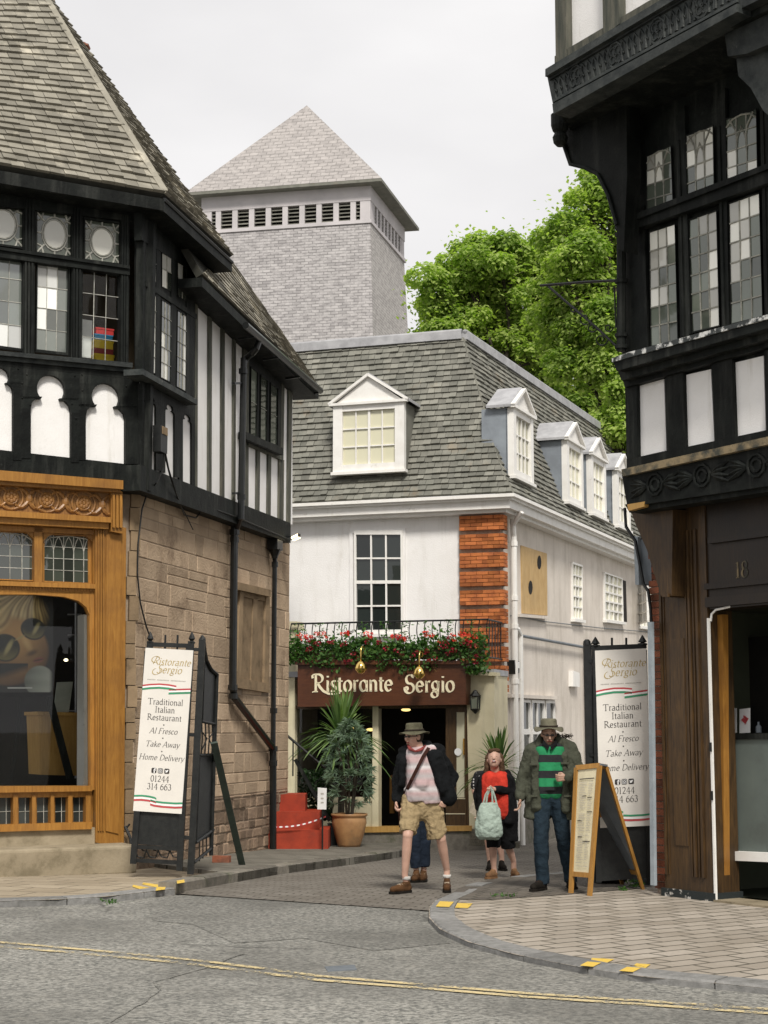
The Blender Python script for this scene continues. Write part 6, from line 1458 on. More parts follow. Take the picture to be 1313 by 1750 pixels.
for k, (x0, x1, lb2) in enumerate(((1239, 1259, 'white postcard with black marks standing on the dark shelf in the right shop'), (1264, 1282, 'white postcard with a red flower standing on the dark shelf in the right shop'))):
    pc = thing('postcard', RFp((x0+x1)/2, 1253, -.5), lb2, 'card', 'postcards on the shelf of the right shop')
    p_ = MB(); pp(p_, RF, [(x0, 1212), (x1, 1210), (x1, 1252), (x0, 1253)], -.5, -.505); p_.build('card', M['paper'], pc)
    p_ = MB(); cx = (x0+x1)/2
    for a in range(5): p_.add([RFp(cx+random.uniform(-5, 5)+dx, 1226+random.uniform(-8, 10)+dy, -.497) for dx, dy in ((-2, -3), (2, -2), (2, 4), (-1, 4))], [(0, 1, 2, 3)])
    p_.build('printed_motif', M['print_black'] if k == 0 else M['print_red'], pc)
p_ = MB(); p_.lathe(RFp(1297, 1252, -.55), [(.03, 0), (.03, .06), (.012, .08), (.012, .11)], 10); tag(p_.build('bottle', M['grey_metal']), 'small bottle on the dark shelf inside the right shop', 'bottle')
# pole and boxes at the corner
o = MB(); o.bar(RFp(1112.5, 1063, .12), RFp(1117.5, 1513, .12), .055, .04, up=RF.n); tag(o.build('metal_conduit', M['pale_metal']), 'pale blue grey metal strip standing upright against the brick pier', 'pole')
cbx = thing('cable_cabinet', RFp(1098, 1000, -.2), 'grey metal box fixed beside the curved bracket of the right building', 'utility box')
o = MB(); pp(o, RF, [(1084, 920), (1112, 925), (1114, 1000), (1088, 996)], -.1, -.4); o.build('cabinet_body', M['grey_metal'], cbx)
o = MB(); pp(o, RF, [(1083, 916), (1090, 918), (1092, 1000), (1086, 999)], -.06, -.3); o.build('cabinet_edge', M['pale_metal'], cbx)
o = MB(); o.tube([RFp(x, y, -.05) for x, y in ((1068, 868), (1070, 900), (1086, 925), (1100, 998), (1108, 1010), (1112, 1040), (1114, 1075))], .018, 6); tag(o.build('hanging_cable', M['black_iron']), 'black cable hanging from the grey box on the right building', 'cable')
# iron hanging sign bracket
sb_ = thing('sign_bracket', RFp(1058, 482, F1), 'empty black wrought iron sign bracket sticking out from the right building', 'bracket')
o = MB(); B_ = lambda x, y: RFp(x, y, F1-.1)
o.tube([B_(1075, 478), B_(1000, 482), B_(924, 488)], .016, 6); o.build('arm', M['black_iron'], sb_)
o = MB(); o.tube([B_(938, 490), B_(975, 522), B_(1020, 560), B_(1066, 603)], .014, 6); o.build('brace', M['black_iron'], sb_)
o = MB(); o.tube([B_(1050, 490), B_(1053, 560)], .010, 5)
for cx, cy, r_ in ((1000, 545, 12), (1012, 560, 9), (1028, 580, 12), (1040, 560, 8), (980, 528, 6)):
    o.tube([B_(cx+r_*(1-.06*a)*math.cos(a*.6), cy+r_*(1-.06*a)*math.sin(a*.6)) for a in range(13)], .008, 5)
o.build('scrolls', M['black_iron'], sb_)
# ================================================================== trees behind the roofs
def tree(name, label, Y, lobes, trunk, nleaf, size, seed, dark=.35):
    random.seed(seed); cx, cy = trunk; base = at(cx, HORIZ, Y); t = thing(name, (base.x, base.y, gz(Y)), label, 'tree', 'trees behind the mansard roof')
    top = at(cx, cy, Y); br = MB(); br.smooth = True; g0 = V((base.x, base.y, gz(Y)))
    br.tube([g0, lerp(g0, top, .35)+V((.2, 0, 0)), lerp(g0, top, .7), top], [.26, .18, .11, .05], 9); br.build('trunk', M['bark'], t)
    br = MB(); lf = MB(); tot = sum(l[2]*l[3] for l in lobes)
    for (x, y, rx, ry, dy) in lobes:
        c_ = at(x, y, Y+dy); k = (Y+dy)/F_PX; RX, RZ = rx*k, ry*k; RY = (RX+RZ)/2
        st_ = lerp(g0, top, random.uniform(.55, .95)); mid_ = lerp(st_, c_, .5)+V((random.uniform(-.4, .4), random.uniform(-.4, .4), random.uniform(0, .5)))
        br.tube([st_, mid_, c_], [.07, .05, .02], 6)
        for _ in range(9):
            d = V((random.gauss(0, 1), random.gauss(0, 1), random.gauss(0, 1))).normalized(); e = c_+V((d.x*RX, d.y*RY, d.z*RZ))*.85
            br.tube([lerp(mid_, c_, random.random()), lerp(c_, e, .5)+V((0, 0, -.1)), e], [.05, .03, .01], 4)
        n = int(nleaf*rx*ry/tot); nb_ = max(12, int(RX*RZ*7)); per = max(30, n//nb_)
        for _ in range(nb_):
            d = V((random.gauss(0, 1), random.gauss(-.3, 1), random.gauss(.15, .9))).normalized()*random.uniform(.4, 1.15)
            cc = c_+V((d.x*RX, d.y*RY, d.z*RZ)); rr = random.uniform(.3, .72); hue = random.random()
            br.tube([lerp(c_, cc, .2), cc+V((0, 0, -.1))], [.03, .012], 4)
            for _ in range(int(per*rr*rr*2.6)):
                q = V((random.gauss(0, 1), random.gauss(0, 1), random.gauss(.25, .8))).normalized(); rad_ = rr*random.uniform(.55, 1.0)**.6
                p = cc+V((q.x*rad_, q.y*rad_, q.z*rad_*.62+random.gauss(0, .04)))
                nn = (q*.7+V((random.gauss(0, .45), random.gauss(0, .45), .75))).normalized(); a = nn.cross(V((random.gauss(0, 1), random.gauss(0, 1), .1))).normalized(); b = nn.cross(a); s = size*random.uniform(.6, 1.35)
                lf.add([p-a*s*.5, p+b*s*.36-a*s*.1, p+a*s*.5-nn*s*.18, p-b*s*.36-a*s*.1], [(0, 1, 2, 3)], min(1, max(0, hue*.6+random.random()*.4)))
        for _ in range(int(n*.16)):
            q = V((random.gauss(0, .5), random.gauss(0, .5), random.gauss(0, .5))); p = c_+V((q.x*RX, q.y*RY, q.z*RZ)); nn = V((random.gauss(0, .6), random.gauss(0, .6), 1)).normalized(); a = nn.cross(V((random.gauss(0, 1), random.gauss(0, 1), .1))).normalized(); b = nn.cross(a); s = size*random.uniform(.6, 1.3)
            lf.add([p-a*s*.5, p+b*s*.36, p+a*s*.5-nn*s*.18, p-b*s*.36], [(0, 1, 2, 3)], .3+random.random()*.7)
    br.build('branches', M['bark'], t); lf.norm = False; lf.build('crown', M['leaf_tree'], t)
    return t
tree('broadleaf_tree', 'rounded bright green tree rising between the tower and the right building', 47, [(752, 505, 48, 55, 0), (795, 452, 45, 48, 0), (800, 520, 70, 70, 1), (860, 470, 55, 60, 0), (915, 480, 60, 60, .5), (945, 430, 50, 45, 1), (775, 570, 60, 50, 0), (850, 590, 80, 60, 1), (930, 590, 60, 60, 0), (955, 520, 55, 60, 1), (900, 540, 60, 60, 1), (745, 600, 40, 50, 1), (900, 660, 60, 50, 1)], (860, 600), 95000, .145, 3)
tree('broadleaf_tree', 'tall bright green tree half hidden behind the dark timber building', 41, [(1030, 350, 60, 55, 0), (990, 410, 60, 55, 0), (1050, 440, 60, 60, .5), (980, 480, 60, 50, 0), (1040, 540, 75, 60, 0), (1110, 420, 70, 90, 1), (960, 560, 50, 55, 1), (1120, 560, 80, 80, 1), (1010, 620, 60, 50, .5), (1060, 660, 50, 50, 0), (1060, 730, 50, 50, 0)], (1060, 560), 95000, .13, 4)
tree('broadleaf_tree', 'lower darker green tree showing just above the ridge of the mansard roof', 55, [(940, 650, 70, 50, 0), (1010, 690, 70, 55, 0), (1070, 700, 60, 60, 0), (1130, 720, 80, 80, 0), (880, 620, 60, 40, 0)], (1030, 740), 26000, .19, 5)
random.seed(11)
# ================================================================== gates with banners
def banner(quad, off_n, W_m, H_m, label, name='restaurant_banner'):
    """quad: 3D corners TL TR BR BL; printed board"""
    nn = (quad[1]-quad[0]).cross(quad[3]-quad[0]).normalized()
    if nn.dot(CAMP-quad[0]) < 0: nn = -nn
    b = thing(name, lerp(quad[3], quad[2], .5), label, 'banner')
    m_ = MB(); m_.prism(quad, -nn*.012); m_.build('board', M['banner_vinyl'], b)
    f3 = lambda x, y: bil(quad, x/W_m, 1-y/H_m)+nn*.003
    k = H_m/1.0
    def T(txts, mat, nm):
        mb = MB(); mb.rv = .5
        for (txt, y, size, it, w) in txts: text_on(mb, f3, txt, W_m*.5, H_m*(1-y), size*.9*H_m, w=w, it=it)
        mb.build(nm, M[mat], b)
    T([('Traditional', .345, .060, 0, .075), ('Italian', .393, .060, 0, .075), ('Restaurant', .441, .060, 0, .075), ('Al Fresco', .522, .056, .22, .07), ('Take Away', .603, .056, .22, .07), ('Home Delivery', .684, .056, .22, .07), ('01244', .815, .062, 0, .075), ('314 663', .863, .062, 0, .075)], 'print_black', 'printed_text')
    mb = MB(); mb.rv = .5
    for y in (.468, .549, .63): c = f3(W_m*.5, H_m*(1-y)); mb.add([c+(quad[1]-quad[0]).normalized()*math.cos(a*.785)*.008+V((0, 0, math.sin(a*.785)*.008)) for a in range(8)], [tuple(range(8))])
    # social icons: rounded squares with pale motifs
    def rsq(cx, cy, s): return [(cx+dx*s, cy+dy*s) for dx, dy in ((-1, -.7), (-.7, -1), (.7, -1), (1, -.7), (1, .7), (.7, 1), (-.7, 1), (-1, .7))]
    ic = .0215*H_m*.72
    for cx in (.36, .5, .64): mb.add([f3(x, y) for x, y in rsq(W_m*.5+(cx-.5)*W_m*.95, H_m*(1-.748), ic)], [tuple(range(8))])
    mb.build('icons', M['print_black'], b)
    mb = MB(); f4 = lambda x, y: f3(x, y)+nn*.002; cy = H_m*(1-.748); cx = W_m*.5-.14*W_m*.95
    for q in (pen([(cx+ic*.15, cy-ic), (cx+ic*.15, cy+ic*.3), (cx+ic*.3, cy+ic*.65), (cx+ic*.7, cy+ic*.65)], ic*.42, 1)+pen([(cx-ic*.2, cy+ic*.1), (cx+ic*.65, cy+ic*.1)], ic*.32, 1)): mb.add([f4(*p) for p in q], [(0, 1, 2, 3)])
    cx = W_m*.5
    for q in pen(A_(cx, cy, ic*.36, ic*.36, 0, 360, 14), ic*.18, 1)+pen([(cx+a*ic*.68, cy+b*ic*.68) for a, b in ((-1, -1), (1, -1), (1, 1), (-1, 1), (-1, -1))], ic*.16, 1): mb.add([f4(*p) for p in q], [(0, 1, 2, 3)])
    cx = W_m*.5+.14*W_m*.95
    mb.add([f4(cx+x*ic, cy+y*ic) for x, y in ((-.7, -.5), (-.1, -.55), (.4, -.2), (.5, .25), (.7, .5), (.3, .5), (.05, .45), (-.05, .15), (-.6, .5), (-.55, 0), (-.3, -.3))], [tuple(range(11))])
    mb.build('icon_motifs', M['print_white'], b)
    # gold script heading
    mb = MB(); mb.rv = .5
    SC_ = dict(GL); SC_['R'] = (.62, [A_(.22, .50, .36, .30, 60, 300, 18), [(.28, .78), (.22, .4), (.12, .05)], A_(.36, .58, .2, .18, 110, -90, 12), [(.34, .40), (.48, .12), (.62, .02)]])
    SC_['S'] = (.56, [A_(.34, .56, .17, .2, 40, 230, 14)+A_(.28, .18, .22, .22, 70, -150, 14), A_(.02, .12, .34, .3, 110, 400, 20)])
    text_on(mb, f3, 'Ristorante', W_m*.56, H_m*(1-.100), .064*H_m, w=.07, it=.25, custom=SC_); text_on(mb, f3, 'Sergio', W_m*.52, H_m*(1-.150), .068*H_m, w=.07, it=.25, custom=SC_)
    mb.build('gold_lettering', M['print_gold'], b)
    mb = MB(); mb.rv = .5
    for i in range(28):
        if i in (6, 16): continue
        x = W_m*(.1+.8*i/28); mb.add([f3(x+dx*.0095, H_m*(1-.196)+dy*.010) for dx, dy in ((-.7, 0), (.5, 0), (.8, 1), (-.4, 1))], [(0, 1, 2, 3)])
    mb.build('small_print', M['print_grey'], b)
    # tricolour ribbons
    def rib(y0, flip):
        for cmat, dy in (('print_red', 0.0 if not flip else .030), ('print_white', .010 if not flip else .018), ('print_green', .022 if not flip else .004)):
            mb = MB(); mb.rv = .5; hw_ = .0052
            pA = [(0, .012), (.15, .004), (.35, -.002), (.55, .0), (.70, .006)]; pB = [(1, .018), (.85, .022), (.7, .026), (.55, .030)]; 
            if flip: pA = [(0, .0), (.15, -.004), (.30, -.002), (.42, .004), (.46, .010)]; pB = [(1, .026), (.85, .030), (.6, .030), (.42, .026), (.34, .020)]
            for P in (pA, pB):
                for a, c in zip(P[:-1], P[1:]):
                    mb.add([f3(W_m*a[0], H_m*(1-(y0+a[1]+dy-hw_))), f3(W_m*c[0], H_m*(1-(y0+c[1]+dy-hw_))), f3(W_m*c[0], H_m*(1-(y0+c[1]+dy+hw_))), f3(W_m*a[0], H_m*(1-(y0+a[1]+dy+hw_)))], [(0, 1, 2, 3)])
            mb.build('ribbon', M[cmat], b)
    rib(.222, False); rib(.905, True)
    return b
# ---- left gate
LG = Plane(228, 19.6, e=V((1, .02, 0)))
P = lambda x, y, o=0: LG.pt(x, y, o)
lg = thing('iron_gate', P(285, 1488), 'black iron gate leaf with sheet metal panel behind the left restaurant banner', 'gate')
def ironbar(mb, a, b, w): mb.bar(a, b, w, w, up=V((0, -1, 0)))
m_ = MB(); ironbar(m_, P(257, 1096), P(228, 1476), .07); ironbar(m_, P(327, 1096), P(307, 1488), .07); m_.build('stiles', M['black_iron'], lg)
m_ = MB(); ironbar(m_, P(254, 1101), P(330, 1104), .05); ironbar(m_, P(232, 1447), P(308, 1451), .045); ironbar(m_, P(229, 1470), P(306, 1474), .045)
m_.build('rails', M['black_iron'], lg)
m_ = MB()
for x in (283, 304): ironbar(m_, P(x, 1085), P(x-1, 1112), .022)
for x, w_ in ((257, .05), (328, .05)): m_.lathe(P(x, 1098), [(.03, -.02), (.045, .0), (.02, .02), (.04, .045), (.028, .08), (.004, .13)], 8)
m_.build('finials', M['black_iron'], lg)
m_ = MB(); m_.prism([P(247, 1112, .0), P(328, 1116, .0), P(309, 1448, .0), P(228, 1442, .0)], V((0, .02, 0))); m_.build('sheet_panel', M['black_iron'], lg)
m_ = MB()
for k in range(4): x = 238+k*20; m_.tube([P(x-8, 1452), P(x-2, 1464), P(x+8, 1466), P(x+12, 1455), P(x+4, 1452)], .009, 5)
m_.build('scrollwork', M['black_iron'], lg)
banner([P(249, 1107, .04), P(330.7, 1111.5, .04), P(310.6, 1391, .04), P(227.6, 1385.6, .04)], 0, .58, 1.96, 'tall cream restaurant banner on the left gate, in front of the sandstone wall')
gp_ = MB(); ironbar(gp_, P(346, 1092, -.02), P(326, 1494, -.02), .075); gp_.lathe(P(346, 1094, -.02), [(.045, 0), (.03, .03), (.01, .06)], 8)
for a, b in ((1110, 1110), (1255, 1256), (1430, 1432)): ironbar(gp_, P(318+ (0 if a < 1200 else -6 if a < 1300 else -12), a), P(342-(0 if a < 1200 else 8 if a < 1300 else 12), b), .04)
tag(gp_.build('gate_post', M['black_iron']), 'leaning black iron post hinged between the two left gate leaves', 'post')
SG = Plane(336, 19.75, vp=1300)
sg2 = thing('iron_gate', SG.pt(350, 1485), 'black iron gate leaf with curved top folded back along the sandstone wall', 'gate')
S_ = lambda x, y, o=0: SG.pt(x, y, o)
m_ = MB(); m_.prism([S_(x, y) for x, y in ((349, 1106), (353, 1128), (360, 1143), (370, 1154), (367, 1238), (345, 1232))], SG.n*.02); m_.prism([S_(x, y) for x, y in ((340, 1292), (366, 1291), (362, 1428), (334, 1440))], SG.n*.02); m_.build('sheet_panels', M['black_iron'], sg2)
m_ = MB(); m_.tube([S_(x, y, .03) for x, y in ((348, 1090), (350, 1112), (353, 1128), (361, 1144), (371, 1153))], .025, 6); m_.tube([S_(371, 1152, .03), S_(366, 1290, .03), S_(361, 1462, .03)], .028, 6)
for a, b in (((345, 1233), (368, 1238)), ((341, 1291), (366, 1290)), ((335, 1440), (365, 1418)), ((332, 1474), (363, 1448))): m_.tube([S_(*a, .03), S_(*b, .03)], .02, 6)
m_.build('leaf_frame', M['black_iron'], sg2)
m_ = MB()
for x in (345, 351, 357, 363): m_.tube([S_(x, 1236, .02), S_(x+1, 1262, .03), S_(x-1, 1291, .02)], .009, 5); m_.tube([S_(x-4, 1436-(x-345)*.5, .02), S_(x-4, 1472-(x-345)*.8, .02)], .008, 5)
m_.tube([S_(345, 1250, .03), S_(354, 1262, .03), S_(346, 1280, .03)], .009, 5); m_.tube([S_(366, 1250, .03), S_(357, 1262, .03), S_(365, 1280, .03)], .009, 5)
m_.build('lattice', M['black_iron'], sg2)
m_ = MB(); a = S_(366, 1269, .1); b = gp(414, 1478, .10); m_.bar(a, b, .085, .03, up=V((0, -1, .3))); tag(m_.build('timber_prop', M['green_wood']), 'mossy green timber prop leaning on the folded gate leaf', 'prop')
m_ = MB(); c_ = gp(379, 1474, .10); m_.cbox(c_+V((0, 0, .045)), .23, .11, .085, -.15, r=.9); tag(m_.build('loose_brick', M['brick_dark']), 'loose brick lying on the pavement beside the folded gate leaf', 'brick')
m_ = MB(); m_.tube([LF.pt(214, 1412, .15), LF.pt(222, 1430, .2), LF.pt(226, 1452, .24), LF.pt(229, 1478, .2)], .02, 6); m_.tube([LF.pt(214, 1418, .15), LF.pt(222, 1408, .17)], .012, 5); tag(m_.build('bent_pipe', M['black_iron']), 'bent black pipe at the foot of the stone corner behind the left gate', 'pipe')
# ---- right gate
RG = Plane(1010, 18.0, e=V((1, -.04, 0)))
Q = lambda x, y, o=0: RG.pt(x, y, o)
rg = thing('iron_gate', Q(1060, 1508), 'black iron gate leaf with spearheads carrying the right restaurant banner', 'gate')
m_ = MB(); ironbar(m_, Q(1017, 1110), Q(1023, 1508), .06); ironbar(m_, Q(1099, 1104), Q(1110, 1508), .05); m_.build('stiles', M['black_iron'], rg)
m_ = MB(); ironbar(m_, Q(1012, 1108), Q(1105, 1104), .05); m_.build('rails', M['black_iron'], rg)
m_ = MB()
for x in (1046, 1070.5): ironbar(m_, Q(x, 1090), Q(x, 1106), .022)
for x, y in ((1018, 1107), (1098.5, 1104)): m_.lathe(Q(x, y), [(.02, 0), (.055, .015), (.05, .03), (.02, .035), (.05, .045), (.004, .12)], 4)
m_.build('spearheads', M['black_iron'], rg)
m_ = MB(); m_.prism([Q(1020, 1115), Q(1106, 1110), Q(1114, 1500), Q(1026, 1506)], V((0, .02, 0))); m_.build('sheet_panel', M['black_iron'], rg)
banner([Q(1017, 1112, .04), Q(1104.6, 1108, .04), Q(1113, 1411, .04), Q(1026, 1415, .04)], 0, .56, 1.95, 'tall cream restaurant banner on the right gate, behind the wooden menu board')
m_ = MB(); m_.bar(Q(1004, 1100, -.05), Q(1012, 1508, -.05), .085, .07, up=V((0, -1, 0))); m_.lathe(Q(1003.5, 1102, -.05), [(.045, 0), (.04, .04), (.02, .06)], 10)
for y in (1130, 1290): m_.bar(Q(1006, y, -.03), Q(1019, y, -.0), .035, .03, up=V((0, -1, 0)))
tag(m_.build('gate_post', M['black_iron']), 'thick black round topped iron post left of the right banner', 'post')
# ---- menu board
ab = thing('menu_board', gp(1035, 1522, RH), 'wooden A frame menu board with cream menu standing on the right pavement', 'menu board')
FBL, FBR = gp(976, 1527, RH), gp(1008, 1531, RH); TL3, TR3 = at(985.5, 1312, FBL.y+.06), at(1025, 1308, FBR.y+.06)
fn = (FBR-FBL).cross(TL3-FBL).normalized(); 
if fn.dot(CAMP-FBL) < 0: fn = -fn
BLq, BRq = lerp(FBL, TL3, .155), lerp(FBR, TR3, .155)
def slab(mb, a, b, w, t, n_): mb.bar(a, b, w, t, up=n_)
m_ = MB()
inr = (FBR-FBL).normalized()
slab(m_, FBL, TL3, .05, .03, fn); slab(m_, FBR, TR3, .05, .03, fn); slab(m_, TL3, TR3, .05, .03, fn); slab(m_, BLq, BRq, .05, .03, fn); m_.build('front_frame', M['board_wood'], ab)
m_ = MB(); m_.prism([TL3, TR3, BRq, BLq], -fn*.012); m_.build('menu_sheet', M['cream_paint'], ab)
m_ = MB(); m_.rv = .5; QM = [TL3+fn*.014, TR3+fn*.014, BRq+fn*.014, BLq+fn*.014]
m_.norm = False
def stripq(s0, s1, t, h): m_.add([bil(QM, s0, t), bil(QM, s1, t), bil(QM, s1, t+h), bil(QM, s0, t+h)], [(0, 1, 2, 3)])
for t, s0, s1 in ((.11, .2, .85), (.27, .35, .55), (.285, .6, .8), (.42, .62, .85), (.50, .2, .4), (.65, .25, .45), (.69, .5, .85)): stripq(s0, s1, t, .009)
m_.build('menu_headings', M['print_black'], ab)
m_ = MB(); m_.rv = .5
for i in range(52):
    t = .13+i*.0155
    if random.random() < .85: s0 = random.uniform(.2, .3); stripq_ = [(s0, random.uniform(.45, .58)), (.62, random.uniform(.72, .84))]; [m_.add([bil(QM, a, t), bil(QM, b, t), bil(QM, b, t+.004), bil(QM, a, t+.004)], [(0, 1, 2, 3)]) for a, b in stripq_]
m_.build('menu_lines', M['print_grey'], ab)
RBR = gp(1099, 1520, RH); RBL = gp(1064, 1512, RH); RT1, RT0 = at(1036, 1310, FBR.y+.16), at(1000, 1312, FBL.y+.16)
rn = (RBR-RBL).cross(RT0-RBL).normalized(); 
if rn.dot(CAMP-RBL) < 0: rn = -rn
m_ = MB(); slab(m_, RBR, RT1, .045, .03, rn); slab(m_, RBL, RT0, .045, .03, rn); slab(m_, RT0, RT1, .045, .03, rn); slab(m_, lerp(RBL, RT0, .14), lerp(RBR, RT1, .14), .05, .03, rn); m_.build('rear_frame', M['board_wood'], ab)
m_ = MB(); m_.prism([RT0, RT1, lerp(RBR, RT1, .14), lerp(RBL, RT0, .14)], -rn*.012); m_.build('rear_board', M['grey_metal'], ab)
m_ = MB(); QR = [RT0+rn*.006, RT1+rn*.006, lerp(RBR, RT1, .14)+rn*.006, lerp(RBL, RT0, .14)+rn*.006]
m_.norm = False
m_.add([bil(QR, 0.05, .27), bil(QR, 1, .32), bil(QR, 1, .36), bil(QR, .05, .31)], [(0, 1, 2, 3)]); m_.build('white_paper_strip', M['paper'], ab)
m_ = MB(); m_.bar(lerp(TL3, RT0, .0)+z_*.01, RT0+z_*.01, .04, .02); m_.bar(TR3+z_*.01, RT1+z_*.01, .04, .02); m_.build('hinges', M['grey_metal'], ab)
# rubbish behind the board
def lump(name, c_, rx, ry, rz, mat, label, cat, seed, par=None):
    random.seed(seed); b = bmesh.new(); bmesh.ops.create_icosphere(b, subdivisions=4, radius=1)
    from mathutils import noise as mn
    for v in b.verts:
        n = mn.noise(v.co*2.1+V((seed, 0, 0)))*.35+mn.noise(v.co*6+V((0, seed, 0)))*.16; v.co = v.co*(1+n); v.co = V((v.co.x*rx, v.co.y*ry, max(v.co.z, -.7)*rz))
    me = bpy.data.meshes.new(name); b.to_mesh(me); b.free(); me.materials.append(M[mat]); o = bpy.data.objects.new(name, me); C.objects.link(o)
    o.location = c_+V((0, 0, .6*rz))
    for p in me.polygons: p.use_smooth = True
    ORG[o.name] = V(o.location)
    if label: tag(o, label, cat)
    return o
lump('bin_bag', gp(1042, 1510, RH), .17, .15, .14, 'black_paint', 'crumpled black bin bag on the ground between the legs of the menu board', 'bag', 2)
lump('bin_bag', gp(1098, 1512, RH), .13, .12, .17, 'grey_metal', 'grey black plastic bag heaped at the foot of the metal strip', 'bag', 5)
def tuft(name, px, py, h, n, s, label, mat='leaf_box', hh=RH):
    m_ = MB(); c_ = gp(px, py, hh)
    for _ in range(n):
        a = random.random()*6.28; r = s*random.random(); p = c_+V((math.cos(a)*r, math.sin(a)*r*.7, h*random.random())); leafquad(m_, p, .035)
    tag(m_.build(name, M[mat]), label, 'weed', 'weeds in the paving')
tuft('weed', 1086, 1517, .09, 90, .10, 'green weed growing by the rear leg of the menu board'); tuft('weed', 1064, 1522, .04, 40, .07, 'tiny weed in the paving between the menu board legs')
tuft('weed', 190, 1544, .04, 40, .12, 'small weed in the joint of the left kerb', hh=.03); tuft('weed', 862, 1533, .03, 50, .16, 'thin weed along the edge of the round paved corner')
# ================================================================== red steps, handrail, tape, notice
YS = 26.6; gS2 = gz(YS)+.1
def sx(px): return at(px, HORIZ, YS).x
def sz(py): return at(656, py, YS).z
rs = thing('red_steps', (sx(525), YS+.3, gS2), 'short flight of dark red painted steps at the left of the restaurant front', 'steps')
for k, (xr, yt) in enumerate(((562, 1419), (546, 1389), (520, 1360))):
    m_ = MB(); zt = sz(yt); m_.box((sx(440), YS+k*.27, gS2-.15), (sx(xr)-sx(440), 0, 0), (0, 1.3-k*.27, 0), (0, 0, zt-gS2+.15)); m_.build('step', M['red_paint'], rs)
m_ = MB(); m_.bar((sx(498), YS+1.255, sz(1300)), (sx(560), YS+1.255, sz(1410)), .05, .26, up=(0, -1, 0)); m_.build('stringer', M['black_wood'], rs)
hr = thing('handrail', (sx(530), YS+1.25, gS2), 'thin black metal handrail rising beside the red steps', 'handrail')
m_ = MB(); m_.tube([(sx(484), YS+1.25, sz(1258)), (sx(566), YS+1.25, sz(1328))], .022, 8); m_.build('rail', M['black_iron'], hr)
m_ = MB()
for x, y0, y1 in ((505, 1277, 1345), (564, 1328, 1412), (494, 1268, 1330)): m_.tube([(sx(x), YS+1.25, sz(y0)), (sx(x), YS+1.25, sz(y1))], .014, 6)
m_.build('balusters', M['black_iron'], hr)
tp = thing('barrier_tape', (sx(515), YS-.1, sz(1410)), 'red and white barrier tape strung across the red steps', 'tape')
tpw, tpr = MB(), MB(); n_ = 18
for i in range(n_):
    def pt_(t): return V((lerp(sx(470), sx(558), t), YS-.08, lerp(sz(1413), sz(1395), t)-.05*math.sin(t*3.14)))
    a, b = pt_(i/n_), pt_((i+1)/n_); mbx = tpr if i % 2 else tpw; mbx.prism([a+z_*.011, b+z_*.011, b+z_*-.011, a+z_*-.011], V((0, .003, 0)))
tpw.build('white_stripes', M['print_white'], tp); tpr.build('red_stripes', M['print_red'], tp)
nc = thing('notice_stand', (sx(552), YS-.25, gS2), 'small white notice on a dark post at the foot of the red steps', 'notice')
m_ = MB(); m_.tube([(sx(553), YS-.22, gS2), (sx(553), YS-.22, sz(1350))], .015, 6); m_.build('post', M['black_iron'], nc)
m_ = MB(); m_.prism([(sx(545), YS-.26, sz(1345)), (sx(560), YS-.26, sz(1346)), (sx(559.5), YS-.26, sz(1382)), (sx(544.5), YS-.26, sz(1382))], V((0, .01, 0))); m_.build('notice_sheet', M['paper'], nc)
m_ = MB(); m_.rv = .5
for y in (1354, 1362, 1369): m_.add([(sx(x), YS-.264, sz(y+d)) for x, d in ((550, 0), (555, 0), (555, 2.5), (550, 2.5))], [(0, 1, 2, 3)])
m_.build('notice_marks', M['print_grey'], nc)
# ================================================================== planted pots
def blades(mb, c_, n, lmin, lmax, w, droop=.5, upb=.2, el=(-.15, 1.45), seg=6):
    for _ in range(n):
        a = random.random()*6.283; e = random.uniform(*el); L = random.uniform(lmin, lmax); d = V((math.cos(a)*math.cos(e), math.sin(a)*math.cos(e), math.sin(e)))
        sd_ = V((-math.sin(a), math.cos(a), 0)); r = random.random(); prev = None; p = V(c_)+d*.05
        for i in range(seg+1):
            t = i/seg; q_ = V(c_)+d*L*t+V((0, 0, -droop*L*t*t*math.cos(e)*random.uniform(.95, 1.05))); ww = w*(.55+1.2*t*(1-t)*1.4)*(1 if t < .97 else .1)
            if prev: mb.add([prev[0]-sd_*prev[1]/2, prev[0]+sd_*prev[1]/2, q_+sd_*ww/2, q_-sd_*ww/2], [(0, 1, 2, 3)], r)
            prev = (q_, ww)
def pot(name, px, py, rpx, hpx, label, hh=PH_):
    c_ = gp(px, py, hh); k = F_PX/c_.y; r = rpx/k; h = hpx/k
    t = thing(name, c_, label, 'plant pot'); m_ = MB(); m_.smooth = True
    m_.lathe(c_, [(r*.60, 0), (r*.66, h*.08), (r*.84, h*.40), (r*.97, h*.72), (r*.95, h*.86), (r*.92, h*.90), (r*1.02, h*.93), (r*1.03, h*.99), (r*.98, h), (r*.90, h*.985), (r*.86, h*.9)], 32); m_.build('pot_body', M['terracotta'], t)
    m_ = MB(); m_.lathe(c_+V((0, 0, h*.88)), [(r*.86, 0), (r*.84, .02), (.01, .03)], 20); m_.build('soil', M['soil'], t); return c_, r, h
c_, r_, h_ = pot('terracotta_pot', 597, 1447, 30, 55, 'large glazed terracotta pot in front of the restaurant window')
sh_ = thing('potted_shrub', c_+V((0, 0, h_)), 'bushy blue green shrub growing in the large terracotta pot', 'shrub')
m_ = MB()
for k in range(7):
    a = k*.9; top = c_+V((math.cos(a)*.22, math.sin(a)*.2, h_+1.25+.2*math.sin(k))); m_.tube([c_+V((math.cos(a)*.05, math.sin(a)*.05, h_-.05)), lerp(c_+V((0, 0, h_)), top, .5)+V((random.uniform(-.06, .06), 0, 0)), top], [.022, .016, .008], 6)
m_.build('stems', M['bark'], sh_)
m_ = MB()
